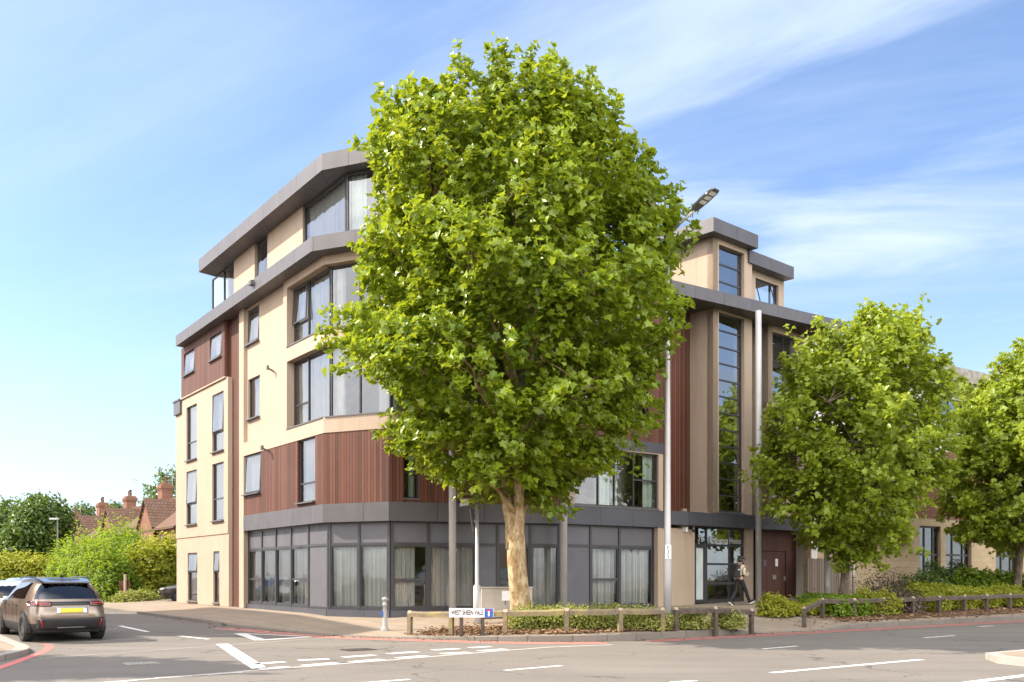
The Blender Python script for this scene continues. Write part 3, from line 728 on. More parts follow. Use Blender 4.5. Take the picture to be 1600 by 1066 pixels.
def curtain_mesh(f, s0, s1, z0, z1, o, seed, amp=.05, wl=.16):
    r = random.Random(seed); mb = MB(); n = max(6, int((s1 - s0) / .03)); ph = r.random() * 6
    pts = []
    for i in range(n + 1):
        s = s0 + (s1 - s0) * i / n
        pts.append((s, o + amp * math.sin(s / wl * 6.28 + ph + .8 * math.sin(s * 5 + ph)) + amp * .5 * math.sin(s / wl * 2.9)))
    for i in range(n):
        (a, oa), (b, ob) = pts[i], pts[i + 1]
        mb.face([f.pt(a, z0, oa), f.pt(b, z0, ob), f.pt(b, z1, ob), f.pt(a, z1, oa)], [(a, z0), (b, z0), (b, z1), (a, z1)])
    return mb
WSEED = [0]
def window(f, s0, s1, z0, z1, o, cols=None, trans=None, glass='glass_up', fw=.05, dp=.08, sill=True, curtains=None, tilt=None, name='window', parent=None, handle=False):
    """cols: list of s where mullions stand; trans: {column: [z...]}; curtains: list of (s0,s1,material); tilt: (column,row) opened outwards at the bottom"""
    WSEED[0] += 1
    mb = MB(); cols = cols or []; trans = trans or {}
    fbox(mb, f, s0, s0 + fw, z0, z1, o - dp, o); fbox(mb, f, s1 - fw, s1, z0, z1, o - dp, o)
    S = [s0 + fw / 2] + list(cols) + [s1 - fw / 2]
    for c in cols: fbox(mb, f, c - fw / 2, c + fw / 2, z0, z1, o - dp, o + .004)
    cells = []
    for i in range(len(S) - 1):
        a, b = S[i] + fw / 2, S[i + 1] - fw / 2
        zs = [z0] + sorted(trans.get(i, [])) + [z1]
        fbox(mb, f, a, b, z0, z0 + fw, o - dp, o - .003); fbox(mb, f, a, b, z1 - fw, z1, o - dp, o - .003)
        for t in zs[1:-1]: fbox(mb, f, a, b, t - fw * .6, t + fw * .6, o - dp, o - .003)
        for j in range(len(zs) - 1):
            lo = zs[j] + (fw if j == 0 else fw * .6); hi = zs[j + 1] - (fw if j == len(zs) - 2 else fw * .6)
            cells.append((i, j, a, b, lo, hi))
    root = mb.build(name, M['frame'], parent or bld)
    gl = MB(); sash = MB()
    for i, j, a, b, lo, hi in cells:
        if tilt and (i, j) in tilt:
            out = tilt[(i, j)]
            def tp(s, z, dz=0): return f.pt(s, z, o + .01 + dz + out * (hi - z) / (hi - lo))
            k = .045
            for q in ((a, a + k, lo, hi), (b - k, b, lo, hi), (a + k, b - k, lo, lo + k), (a + k, b - k, hi - k, hi)):
                c8 = [tp(q[0], q[2], .03), tp(q[1], q[2], .03), tp(q[1], q[2]), tp(q[0], q[2]), tp(q[0], q[3], .03), tp(q[1], q[3], .03), tp(q[1], q[3]), tp(q[0], q[3])]
                sash.hexa(c8)
            gl.face([tp(a + k, lo + k, .02), tp(b - k, lo + k, .02), tp(b - k, hi - k, .02), tp(a + k, hi - k, .02)])
        else:
            gl.face([f.pt(a, lo, o - dp * .45), f.pt(b, lo, o - dp * .45), f.pt(b, hi, o - dp * .45), f.pt(a, hi, o - dp * .45)])
    gl.build('pane', M[glass], root)
    if sash.f: sash.build('sash', M['frame'], root)
    for c in (curtains or []):
        ea = .45 if f is FL and c[0] <= s0 + .15 else 0; eb = .3 if f is FL and c[1] >= s1 - .15 else 0
        curtain_mesh(f, c[0] - ea, c[1] + eb, z0 + .05, z1 - .03, o - .23, WSEED[0] * 7 + int(c[0] * 10), .04).build('curtain', M[c[2]], root)
    if sill:
        sb = MB(); fbox(sb, f, s0 - .03, s1 + .03, z0 - .045, z0 - .003, o - dp, o + sill if not isinstance(sill, bool) else o + .17)
        sb.build('sill', M['sill'], root)
    return root
def zl(f, px, py, o=0.0): return f.z_of(px, py, o)
S = FL.s_of
# ---- side-road front, far block
s275, s355 = 0.0, S(356); s363 = S(364.5); s373 = S(373.5); s380 = S(380.5)
wA, wB = (S(291.3), S(307.5)), (S(331.5), S(349.5))
z1t, z1b, z1m = zl(FL, 291, 737.9), zl(FL, 291.5, 820.5), zl(FL, 300, 787)
z2t, z2b, z2m = zl(FL, 291, 637.8), zl(FL, 291.5, 721), zl(FL, 300, 690)
zgt = zl(FL, 291.5, 864.3)
wGA, wGB = (S(292), S(307)), (S(332), S(341.5))
zwd = zl(FL, 353, 590.5)                     # underside of the timber box
s284 = S(284.3)
gh = [(wGA[0], wGA[1], ZB + .12, zgt), (wGB[0], wGB[1], ZB + .12, zgt)]
uh = [(*w, z1b, z1t) for w in (wA, wB)] + [(*w, z2b, z2t) for w in (wA, wB)]
fwall(cream, FL, s275, s355, ZB - .0, ZBB - .02, -.035, .26, gh)
fwall(cream, FL, s275, s355, ZBB - .02, zwd, 0, .3, uh)
cream.build('wall', M['cream'], bld)
pl = MB(); fbox(pl, FL, s275 + .02, s355 - .02, ZB - .35, ZB - .004, -.32, -.06); fbox(pl, FL, s355 + .02, s380, ZB - .35, ZB - .004, -.7, -.12)
pl.build('plinth', M['plinth'], bld)
for w in (wGA, wGB):
    window(FL, w[0], w[1], ZB + .12, zgt, -.10, None, {0: [ZB + 1.45]}, 'glass_up', sill=.15, curtains=[(w[0], w[1], 'curtain')], tilt={(0, 1): .05})
for w in (wA, wB):
    for z0, z1, zm in ((z1b, z1t, z1m), (z2b, z2t, z2m)):
        window(FL, w[0], w[1], z0, z1, -.065, None, {0: [zm]}, 'glass_up', sill=.17, tilt={(0, 1): .06} if w is wB and z0 is z2b or (w is wA and z0 is z1b) else None,
               curtains=[(w[0], w[1], 'curtain')])
cb = MB(); fbox(cb, FL, s275 - .05, s284 - .02, zwd - .62, zwd - .02, -.32, .10); fbox(cb, FL, s275 - .1, s284 - .02, zwd - .02, zwd + .06, -.34, .14)
cb.build('parapet_cap', M['fascia'], bld)
# timber box of the third floor
v3b, v3t = zl(FL, 290, 590), ZS - .55
wood = MB()
wh = [(S(288.5), S(304.8), zl(FL, 289, 588.5), ZS - .35), (S(329), S(347), zl(FL, 329, 566), ZS - .35)]
fwall(wood, FL, s284, S(352), zwd + .055, ZS, .03, .34, wh)
led = MB(); fbox(led, FL, s284 - .03, S(353), zwd + .0, zwd + .055, -.25, .07); fbox(led, FL, S(353), S(353) + .04, zwd, zwd + .055, -.9, .07); led.build('ledge', M['cream'], bld)
for h in wh: window(FL, h[0], h[1], h[2], h[3], -.05, None, None, 'glass_up', sill=.18, tilt={(0, 0): .06}, curtains=[(h[0], h[1], 'curtain')])
# recess between the blocks
fwall(wood, FL, s355 + .003, s373 - .003, ZB, zwd, -.19, .1); fwall(wood, FL, S(352) + .003, s373 - .003, zwd + .002, ZS, -.19, .1)
ret = MB(); fbox(ret, FL, s355 - .32, s355 - .005, ZB, zwd, -.8, -.301); ret.build('wall', M['cream'], bld)
wret = MB(); fbox(wret, FL, S(352) - .2, S(352) - .003, zwd + .06, ZS, -.9, -.32); wret.build('wall', M['wood'], bld)
pil = MB(); fbox(pil, FL, s373, s380, ZB, ZS, -.6, 0); pil.build('pillar', M['cream'], bld)
# rainwater pipe in the recess
dp_ = MB(); sp_ = S(370); dp_.tube([FL.pt(sp_, ZB + .05, -.13), FL.pt(sp_, ZS - .05, -.13)], .045, 10)
for z in (1.2, 3.2, 5.2, 7.2, 9.2, 11.2): fbox(dp_, FL, sp_ - .07, sp_ + .07, z, z + .05, -.185, -.08)
dp_.build('rainwater_pipe', M['wood'], bld)
# ---- side-road front, main block
s443, s447, s501 = S(442.5), S(448), S(501)
cream = MB()
wM3 = (S(386.5, -.13), S(405, -.13)); zM3 = (zl(FL, 386, 541, -.13), ZS - .12)
wM2 = (S(387.5, -.13), S(406, -.13)); zM2 = (zl(FL, 387, 657, -.13), zl(FL, 387.5, 594, -.13))
fwall(cream, FL, s380, s443, ZL7 - .12, ZS, -.13, .25, [(*wM3, *zM3), (*wM2, *zM2)])
bo = (s447, SL)                                              # the corner glazing opening runs out to the corner
fwall(cream, FL, s443, s447, ZL7, ZS, 0, .38)
fwall(cream, FL, s380, SL, ZW, ZL7, 0, .38)                  # ledges
fwall(cream, FL, s447, SL, Z9B, Z9, 0, .38)
fwall(cream, FL, s447, SL, ZH, ZS, 0, .38)
cream.build('wall', M['cream'], bld)
window(FL, *wM3, *zM3, -.205, None, None, 'glass_up', sill=.2, tilt={(0, 0): .06}, curtains=[(*wM3, 'curtain')])
window(FL, *wM2, *zM2, -.205, None, None, 'glass_up', sill=.2, curtains=[(*wM2, 'curtain')])
fwall(wood, FL, S(406.5), SL, ZBT, ZW, -.02, .3, [(S(464), S(491.5), ZBT + .16, ZW + .1)])
fwall(wood, FL, s380, S(406.5), ZBT, zl(FL, 400, 770) - .04, -.02, .3)
window(FL, s380 + .05, S(406), zl(FL, 400, 770), ZW, -.11, None, None, 'glass_up', sill=.22, tilt={(0, 0): .06}, curtains=[(s380 + .1, S(406), 'curtain')])
window(FL, S(464), S(491.5), ZBT + .16, ZW, -.10, None, {0: [zl(FL, 480, 754)]}, 'glass_up', sill=.2, curtains=[(S(464), S(491.5), 'curtain')])
bnd = MB(); fwall(bnd, FL, s380 + .02, SL, ZBB, ZBT, .015, .42); bnd.build('band_course', M['fascia'], bld)
# glazed corner bays on the second and third floors
GO = -.27
FLg, FCg, F1g = FL.shifted(GO), FC.shifted(GO), F1.shifted(GO)
def cross(f, g):
    dx = g.P - f.P; den = f.d.x * g.d.y - f.d.y * g.d.x
    return (dx.x * g.d.y - dx.y * g.d.x) / den
sLc = cross(FLg, FCg); sC0 = cross(FCg, FLg); sC1 = cross(FCg, F1g); s10 = cross(F1g, FCg)
for z0, z1, tl in ((ZL7, Z9B, None), (Z9, ZH, {(0, 1): .06})):
    zm = z0 + (z1 - z0) * (.34 if tl is None else .36)
    window(FLg, S(448) + .02, sLc - .02, z0 + .02, z1 - .01, 0, [S(482, GO) - .0], {0: [zm]}, 'glass_up', sill=.30, tilt=tl, curtains=[(S(449), sLc - .1, 'curtain')])
    mid = (sC0 + sC1) / 2
    window(FCg, sC0 + .02, sC1 - .02, z0 + .02, z1 - .01, 0, [mid], None, 'glass_up', sill=.30, curtains=[(sC0 + .1, sC0 + .45, 'curtain'), (sC1 - .6, sC1 - .1, 'curtain')])
    window(F1g, s10 + .02, s10 + 3.1, z0 + .02, z1 - .01, 0, [s10 + 1.1, s10 + 2.1], None, 'glass_up', sill=.30, curtains=[(s10 + .1, s10 + .9, 'curtain')])
c2 = MB()
for z0, z1 in ((ZW, ZL7), (Z9B, Z9), (ZH, ZS)):
    fwall(c2, FC, 0, FC.L, z0, z1, 0, .38); fwall(c2, F1, 0, F1.L, z0, z1, 0, .38)
for z0, z1 in ((ZL7, Z9B), (Z9, ZH)): fwall(c2, F1, 2.95, F1.L, z0, z1, -.02, .34, [(3.6, 5.2, z0 + .5, z1 - .1)])
c2.build('wall', M['cream'], bld)
for z0, z1 in ((ZL7, Z9B), (Z9, ZH)): window(F1, 3.6, 5.2, z0 + .5, z1 - .1, -.16, [4.4], None, 'glass_up', curtains=[(3.65, 4.2, 'drape')])
# timber first floor on the chamfer and the main front
fwall(wood, FC, 0, FC.L, ZBT, ZW, -.02, .3)
z1s = zl(F1, 640, 778.6)
fh = [(F1.s_of(631), F1.s_of(655.5), z1s, ZW - .12), (F1.s_of(759), F1.s_of(784), z1s, ZW - .12)]
fwall(wood, F1, 0, F1.L, ZBT, ZW, -.02, .3, fh)
for h in fh: window(F1, *h, -.16, None, {0: [z1s + .85]}, 'glass', sill=.18, curtains=[(h[1] - .3, h[1] - .05, 'drape')])
bnd = MB(); fwall(bnd, FC, 0, FC.L, ZBB, ZBT, .015, .42); fwall(bnd, F1, 0, F1.L - .05, ZBB, ZBT, .015, .42); bnd.build('band_course', M['fascia'], bld)
# ---- ground floor curtain walling
ZP = .60; ZT = 2.76
def shopfront(f, s0, s1, cols, solid, trans=(), o=-.2, curtains=True, base=ZB, glass='glass'):
    mull, pan = MB(), MB()
    fbox(mull, f, s0, s0 + .09, ZP, ZBB, o - .1, o + .02); fbox(mull, f, s1 - .09, s1, ZP, ZBB, o - .1, o + .02)
    for c in cols: fbox(mull, f, c - .045, c + .045, ZP, ZBB, o - .1, o + .02)
    E_ = [s0 + .045] + list(cols) + [s1 - .045]
    root = None; gls = MB(); curt = []
    for i in range(len(E_) - 1):
        a, b = E_[i] + .045, E_[i + 1] - .045
        fbox(mull, f, a, b, ZT - .04, ZT + .05, o - .09, o + .008)
        fbox(mull, f, a, b, ZP, ZP + .07, o - .09, o + .008); fbox(mull, f, a, b, ZBB - .06, ZBB, o - .09, o + .008)
        fbox(pan, f, a, b, ZT + .05, ZBB - .06, o - .05, o - .02)
        if i in solid: fbox(pan, f, a, b, ZP + .07, ZT - .04, o - .05, o - .02)
        else:
            for q in ((a, a + .05, ZP + .07, ZT - .04), (b - .05, b, ZP + .07, ZT - .04)): fbox(mull, f, *q, o - .07, o - .006)
            fbox(mull, f, a + .05, b - .05, ZP + .07, ZP + .12, o - .07, o - .006); fbox(mull, f, a + .05, b - .05, ZT - .09, ZT - .04, o - .07, o - .006)
            if i in trans: fbox(mull, f, a + .05, b - .05, ZP + .95, ZP + 1.03, o - .07, o - .006); fbox(mull, f, (a + b) / 2 - .18, (a + b) / 2 + .18, ZT - .03, ZT - .005, o, o + .03)
            gls.face([f.pt(a + .05, ZP + .12, o - .045), f.pt(b - .05, ZP + .12, o - .045), f.pt(b - .05, ZT - .09, o - .045), f.pt(a + .05, ZT - .09, o - .045)])
            curt.append((a, b))
    root = mull.build('shopfront_frame', M['frame'], bld)
    pan.build('panel', M['panel'], root); gls.build('pane', M[glass], root)
    for a, b in curt:
        k = rnd.choice([(0, 1), (0, 1), (0, .68), (.35, 1)]) if curtains == 'mix' else (-.12, 1.12)
        curtain_mesh(f, a + (b - a) * k[0], a + (b - a) * k[1], ZP + .06, ZT - .05, o - .22, int(a * 31) + 5, .045).build('curtain', M['curtain'], root)
    pb = MB(); fbox(pb, f, s0 - .02, s1 + .02, ZB - .5, ZP - .005, o - .2, o + .09); pb.build('plinth', M['canopy'], root)
    hs = MB(); fbox(hs, f, s0, s1, ZP - .005, ZP + .0, o - .2, o + .10)
SO = -.2
FLs, FCs, F1s, F2s = FL.shifted(SO), FC.shifted(SO), F1.shifted(SO), F2.shifted(SO)
L1 = cross(FLs, FCs); C0 = cross(FCs, FLs); C1 = cross(FCs, F1s); O0 = cross(F1s, FCs)
so = lambda p: FLs.s_of(p)
M['panel_lit'] = M['panel']
shopfront(FLs, so(387.5), L1 - .01, [so(409), so(431), so(455), so(482)], {4}, {0, 3}, o=0)
jp = MB(); fbox(jp, FL, s380, so(387.3), ZB, ZBB, -.5, -.02); jp.build('pillar', M['cream'], bld)
shopfront(FCs, C0 + .01, C1 - .01, [(C0 + C1) / 2], set(), set(), o=0)
q = F1s.s_of
shopfront(F1s, O0 + .01, F1.L - .02, [q(669.5), q(745), q(778), q(829)], {2}, {0, 3}, o=0, curtains='mix')
q = F2s.s_of
s1024 = q(1022)
shopfront(F2s, .02, s1024, [q(923), q(968)], {0}, {1}, o=0, curtains='mix')
# ---- second facet of the main front
bnd = MB(); fwall(bnd, F2, 0, F2.L + .5, ZBB, ZBT, .02, .42); bnd.build('band_course', M['canopy'], bld)
q = F2.s_of
Z2B = (zl(F2, 1000, 705.5), zl(F2, 1000, 689.5))
c3 = MB(); ww = (q(898), q(1029), ZBT + .06, Z2B[0] - .05)
fwall(c3, F2, -.0, F2.L + .22, ZBT, Z2B[0], 0, .32, [ww]); c3.build('wall', M['cream'], bld)
cs = [q(937), q(962.5), q(992)]; zm = zl(F2, 1000, 750)
window(F2, *ww, -.08, cs, {0: [zm], 3: [zm]}, 'glass', curtains=[(q(938), q(961), 'drape'), (q(964), q(972), 'drape'), (q(1012), q(1027), 'drape'), (q(898), q(906), 'drape')], sill=.12)
bnd = MB(); fwall(bnd, F2, 0, F2.L + .22, Z2B[0], Z2B[1], .03, .36); bnd.build('band_course', M['canopy'], bld)
uh = [(q(900), q(1013), Z2B[1] + .5, Z9B), (q(900), q(1013), Z9 + .3, ZH)]
fwall(wood, F2, 0, F2.L + .22, Z2B[1], ZS, 0, .32, uh)
for h in uh: window(F2, *h, -.1, [q(940), q(975)], None, 'glass', curtains=[(q(978), q(985), 'curtain')])
wood.build('wall', M['wood'], bld)
# cream ground floor wall left of the entrance and the stair tower
DB = Vector((0.744, 0.668)); DBI = Vector((-0.668, 0.744))
K0 = Vector((6.60, 36.0)); FK = Fac(K0, K0 + DB * 4.34)       # canopy front
FE = FK.shifted(-.25)                                        # entrance front
T0 = Vector((8.01, 38.2)); FT = Fac(T0, T0 + DB * 2.7)        # tower front
TW = T0 + DBI * 3.2; FTL = Fac(TW, T0)                        # tower side that faces left
Eb = F2.P + F2.d * (s1024 + .0)
ZE = .66
g1 = MB()
FW = Fac(Vector((Eb.x, Eb.y)), Vector(FE.pt(.0, 0, 0)[:2])); fwall(g1, FW, 0.0, FW.L, .4, ZBB, 0, .3)
g2 = FE.s_of(1085.5)
fwall(g1, FE, 0, g2, .4, 3.62, 0, .3)
gR0, gR1 = FE.s_of(1165.5), FE.s_of(1177)
g1.build('wall', M['cream'], bld)
g1 = MB(); fwall(g1, FE, gR0, gR1, .4, 3.62, 0, .4); g1.build('wall', M['cream'], bld)
# canopy over the entrance
KL = [FK.pt(0, 0, 0)[:2], FK.pt(4.34, 0, 0)[:2], FK.pt(4.34, 0, -2.2)[:2], FK.pt(-1.4, 0, -2.2)[:2], tuple(F2.pt(F2.L + .45, 0, .05)[:2])]
cn = MB(); cn.prism(KL, 3.62, 4.13); cn.build('canopy', M['canopy'], bld)
cap = MB(); fbox(cap, FT, -.02, 2.72, 4.135, 4.22, -.4, .16); cap.build('ledge', M['canopy'], bld)
# tower
tw = MB()
wv = (FT.s_of(1123.2), FT.s_of(1163), 4.30, ZS - .08)
wv2 = (FT.s_of(1123.2), FT.s_of(1163), ZRT + .0, 15.0)
s1175 = FT.s_of(1175)
fwall(tw, FT, 0, s1175, 4.13, ZS, 0, .3, [wv]); fwall(tw, FT, 0, s1175, ZS, 15.22, 0, .3, [wv2])
fwall(tw, FTL, 0, FTL.L, 4.13, 15.22, 0, .3); tw.build('wall', M['cream'], bld)
nn = 12; st = (wv[3] - wv[2]) / nn
window(FT, *wv, -.14, None, {0: [wv[2] + st * (k + 1) for k in range(nn - 1)]}, 'glass_dark', fw=.05, sill=.16)
window(FT, *wv2, -.14, None, {0: [wv2[2] + .75, wv2[2] + 1.45]}, 'glass_dark', fw=.05, sill=False)
sd = MB(); SDP = FT.P - FT.n * 3.2; 
# recessed timber wall between front and tower
W1 = T0 + DBI * 1.15; FWD = Fac(W1 - DU * 2.6, W1); wd2 = MB(); fwall(wd2, FWD, 0, FWD.L, 4.0, ZS, 0, .25); wd2.build('wall', M['wood'], bld)
bx = MB(); fbox(bx, FWD, FWD.s_of(1064), FWD.s_of(1070), 4.16, 4.42, 0, .12); bx.build('vent_box', M['cream'], bld)
# volume right of the tower
V0 = Vector((10.87, 40.7)); FV = Fac(V0, V0 + DB * 3.1); FVL = Fac(V0 + DBI * 2.2, V0)
vv = MB(); wv3 = (FV.s_of(1207), FV.s_of(1250), 9.2, ZS - .25); wv4 = (FV.s_of(1207), FV.s_of(1250), 5.3, 8.0)
fwall(vv, FV, 0, 3.1, 4.2, ZS, 0, .3, [wv3, wv4]); fwall(vv, FVL, 0, FVL.L, 4.2, ZS, 0, .3)
TB0 = Vector(FT.pt(s1175, 0, -.9)[:2]); FTB = Fac(TB0, V0 + DBI * 1.5); fwall(vv, FTB, 0, FTB.L, 4.2, ZS, 0, .25, [(.9, 1.6, 4.3, ZS)]); vv.build('wall', M['cream'], bld)
sl = MB(); fwall(sl, FTB, .9, 1.6, 4.3, ZS, -.06, .1); sl.build('wall', M['wood'], bld)
for w in (wv3, wv4): window(FV, *w, -.14, [(w[0] + w[1]) / 2], {0: [w[3] - 1.15], 1: [w[3] - 1.15]}, 'glass_dark', curtains=[(w[0], w[0] + .3, 'drape')])
# ground floor right: canopy box, door wall, pillar
cn = MB(); KR = [FV.pt(.02, 0, .35)[:2], FV.pt(3.1, 0, .35)[:2], FV.pt(3.1, 0, -1.4)[:2], (FK.pt(4.34, 0, -2.15)[0], FK.pt(4.34, 0, -2.15)[1]), FK.pt(4.36, 0, -1.2)[:2]]
cn.prism(KR, 3.66, 4.2); cn.build('canopy', M['canopy'], bld)
FD = FV.shifted(-.35); dwl = MB(); dl, dr = FD.s_of(1184), FD.s_of(1250)
d0, d1 = FD.s_of(1190.5), FD.s_of(1228.5); dz = FD.z_of(1210, 861.5)
fwall(dwl, FD, dl, dr, .45, 3.68, 0, .2, [(d0, d1, .45, dz)]); dwl.build('wall', M['door_wood'], bld)
dr_ = MB(); fbox(dr_, FD, d0 + .02, (d0 + d1) / 2 - .006, .74, dz - .02, -.12, -.04); fbox(dr_, FD, (d0 + d1) / 2 + .006, d1 - .02, .74, dz - .02, -.12, -.04)
door = dr_.build('double_door', M['door_wood'], bld)
hd = MB(); fbox(hd, FD, (d0 + d1) / 2 - .1, (d0 + d1) / 2 - .06, 1.55, 1.75, -.04, .02); fbox(hd, FD, (d0 + d1) / 2 + .06, (d0 + d1) / 2 + .1, 1.55, 1.75, -.04, .02); fbox(hd, FD, d1 - .14, d1 - .1, 1.5, 1.68, -.04, .02)
hd.build('handle', M['galv'], door)
nt_ = MB(); s_ = FD.s_of(1214.5); fbox(nt_, FD, s_ - .1, s_ + .1, 2.12, 2.45, -.04, -.03); nt_.build('notice', M['white_paint'], door)
nt_ = MB(); s_ = FD.s_of(1196.5); fbox(nt_, FD, s_ - .12, s_ + .1, 2.12, 2.4, -.04, -.032); nt_.build('notice', M['sill'], door)
pr = MB(); fwall(pr, FD, dr, FD.s_of(1262), .45, 3.68, .05, .5); pr.build('pillar', M['cream'], bld)
# entrance glazing with door and writing
eg0, eg1 = g2, gR0; me = FE.s_of(1107.5); zt1 = FE.z_of(1120, 852); z3 = FE.z_of(1120, 881.5); z4 = FE.z_of(1120, 912)
en = window(FE, eg0, eg1, ZE - .02, 3.62, -.1, [me], {0: [zt1], 1: [z4, z3, zt1]}, 'glass_dark', fw=.07, sill=False, name='entrance_glazing')
dd = MB(); a, b = eg0 + .07, me - .035
for q_ in ((a, a + .09, ZE + .02, zt1 - .04), (b - .22, b, ZE + .02, zt1 - .04), (a + .09, b - .22, ZE + .02, ZE + .14), (a + .09, b - .22, zt1 - .12, zt1 - .04)): fbox(dd, FE, *q_, -.13, -.05)
edoor = dd.build('entrance_door', M['frame'], en)
gp_ = MB(); fbox(gp_, FE, a + .09, b - .22, ZE + .14, zt1 - .12, -.10, -.085)
M['frost'] = simple('frosted_film', (0.56, 0.62, 0.60), 0.35, 0, 0.15, 2.0)
gp_.build('frosted_pane', M['frost'], en)
def text_on(f, txt, s, z, size, o, mat, parent, name='lettering', align='CENTER', ext=.004, sx=1.0, bold=0.0):
    cu = bpy.data.curves.new(name, 'FONT'); cu.body = txt; cu.size = size; cu.extrude = ext; cu.align_x = align
    cu.resolution_u = 3; cu.offset = bold
    ob = bpy.data.objects.new('tmp_text', cu); COL.objects.link(ob); bpy.context.view_layer.update()
    dg = bpy.context.evaluated_depsgraph_get(); me = bpy.data.meshes.new_from_object(ob.evaluated_get(dg))
    bpy.data.objects.remove(ob); me.materials.clear(); me.materials.append(mat)
    x = f.d; rot = Matrix(((x.x, 0, f.n.x, 0), (x.y, 0, f.n.y, 0), (0, 1, 0, 0), (0, 0, 0, 1)))
    p = f.pt(s, z, o); off = parent_loc(parent) if parent else Vector((0, 0, 0))
    me.transform(Matrix.Translation(Vector(p) - off) @ rot @ Matrix.Diagonal((sx, 1, 1, 1)))
    o2 = bpy.data.objects.new(name, me); COL.objects.link(o2); o2.parent = parent
    return o2
M['letter'] = simple('pale_metal_letters', (0.62, 0.62, 0.58), 0.4, 0.2, 0.05)
text_on(FE, '76', (eg0 + me) / 2 + .05, 3.02, .34, -.09, M['letter'], en)
text_on(FE, 'Eminence House', (me + eg1) / 2, 3.0, .35, -.09, M['letter'], en, sx=.86, bold=.006)
lamp = MB(); fbox(lamp, FE, .05, .16, 3.38, 3.55, .0, .12); lamp.build('security_light', M['white_paint'], bld)
cm = MB(); fbox(cm, FE, .36, .42, 3.47, 3.6, .0, .16); p = FE.pt(.39, 3.44, .16); cm.tube([p, FE.pt(.39, 3.40, .24)], .05, 8); cm.build('security_camera', M['black_plastic'], bld)
# inside: back walls and floor slabs so that the rooms read as rooms
inn, k = MB(), 0
for f, a, b in ((FL, .3, SL - 1.2), (FC, .4, FC.L - .2), (F1, .2, F1.L), (F2, .0, F2.L), (FT, .3, 2.4), (FV, .3, 2.8)):
    for z in (.52, 3.62, 6.7, 9.6):
        fbox(inn, f, a, b, z - .12 + k * .004, z + .1 + k * .004, -3.09, -.40)
    k += 1
inn.build('interior', M['interior'], bld)
core = MB(); core.prism([FL.pt(.3, 0, -3.1)[:2], FL.pt(SL - 2.0, 0, -3.1)[:2], F1.pt(.6, 0, -3.3)[:2], F1.pt(F1.L - .3, 0, -3.1)[:2], F2.pt(F2.L - .6, 0, -3.2)[:2], FT.pt(-.4, 0, -2.7)[:2], FT.pt(2.4, 0, -2.5)[:2], FV.pt(2.9, 0, -2.6)[:2], (9, 46.5), (-8, 50)], .3, ZS - .01)
core.build('interior', M['interior'], bld)
# ---- roofs
def P2(px, D): return ((px - CX) / F * D, D)
F0r, F1r, F2r = Vector((-15.62, 44.6)), Vector((-6.58, 31.5)), Vector((-3.87, 30.35))
fas = [tuple(F0r), tuple(F1r), tuple(F2r), (1.95, 31.95), (4.7, 35.2), (14.62, 42.08), (13.6, 44.6), (9, 47.5), (-9, 51)]
rf = MB(); rf.prism(fas, ZS, ZRT); rf.build('roof', M['fascia'], bld)
sfb = MB(); sfb.prism([(12.4, 40.9), (14.2, 42.15), (13.5, 43.6), (11.9, 42.6)], ZS - .012, ZS - .002); sfb.build('soffit', M['soffit'], bld)
R0, R1_, R2 = Vector((-14.1, 43.2)), Vector((-6.395, 32.3)), Vector((-3.75, 31.2))
pr_ = [tuple(R0), tuple(R1_), tuple(R2), (3.2, 33.6), (4.0, 42), (-7, 47.5), (-12.6, 45.0)]
rf = MB(); rf.prism(pr_, 15.37, 15.93); rf.build('roof', M['fascia'], bld)
# penthouse wall
IN = -NL
PW1 = R1_ + (B - A).normalized() * .25 + IN * .62 ; PL = Fac(PW1 + DIRL * 12.9, PW1); PLs = PL.s_of
dch = (R2 - R1_).normalized(); PCf = Fac(PW1, PW1 + dch * 2.6); PMf = Fac(PW1 + dch * 2.6, PW1 + dch * 2.6 + F1.d * 6.5)
zf = ZRT
x330 = 0.0
pw = MB()
wins = [(PLs(329.8), PLs(366)), (PLs(398.5), PLs(418.5)), (PLs(473.5), PL.L)]
pw0 = PLs(329.8)
fwall(pw, PL, wins[0][1], wins[1][0], zf, 15.37, 0.02, .3); fwall(pw, PL, wins[1][1], wins[2][0], zf, 15.37, .02, .3)
pw.build('wall', M['cream'], bld)
window(PL, wins[0][0], wins[0][1], zf, 15.36, -.04, [PLs(348.5)], None, 'glass_up', sill=False, fw=.07)
window(PL, wins[1][0] + .02, wins[1][1] - .02, zf + .05, 15.36, -.12, None, None, 'glass_up', sill=.12, fw=.07, tilt={(0, 0): .05})
window(PL, wins[2][0] + .02, PL.L - .03, zf, 15.36, -.04, None, None, 'glass_up', sill=False, fw=.07, curtains=[(wins[2][0] + .1, PL.L - .1, 'curtain')])
window(PCf, .03, PCf.L - .03, zf, 15.36, -.04, [PCf.L / 2], None, 'glass_up', sill=False, fw=.07, curtains=[(.1, .7, 'drape'), (PCf.L - .7, PCf.L - .1, 'curtain')])
window(PMf, .03, 3.0, zf, 15.36, -.04, [1.5], None, 'glass_up', sill=False, fw=.07, curtains=[(.1, 2.9, 'curtain')])
pw = MB(); fwall(pw, PMf, 3.0, 6.5, zf, 15.37, .02, .3); pw.build('wall', M['cream'], bld); pw = MB()
PEnd = Fac(PL.P + PL.n * 0 + IN * 4.5, PL.P); fwall(pw, PEnd, 0, 4.2, zf, 15.37, -.1, .3)
pw.build('wall', M['cream'], bld)
core = MB(); fbox(core, PL, pw0 + .6, PL.L - .4, zf, 15.34, -3.4, -3.2); fbox(core, PCf, 0, 2.6, zf, 15.33, -2.6, -2.5); core.build('interior', M['interior'], bld)
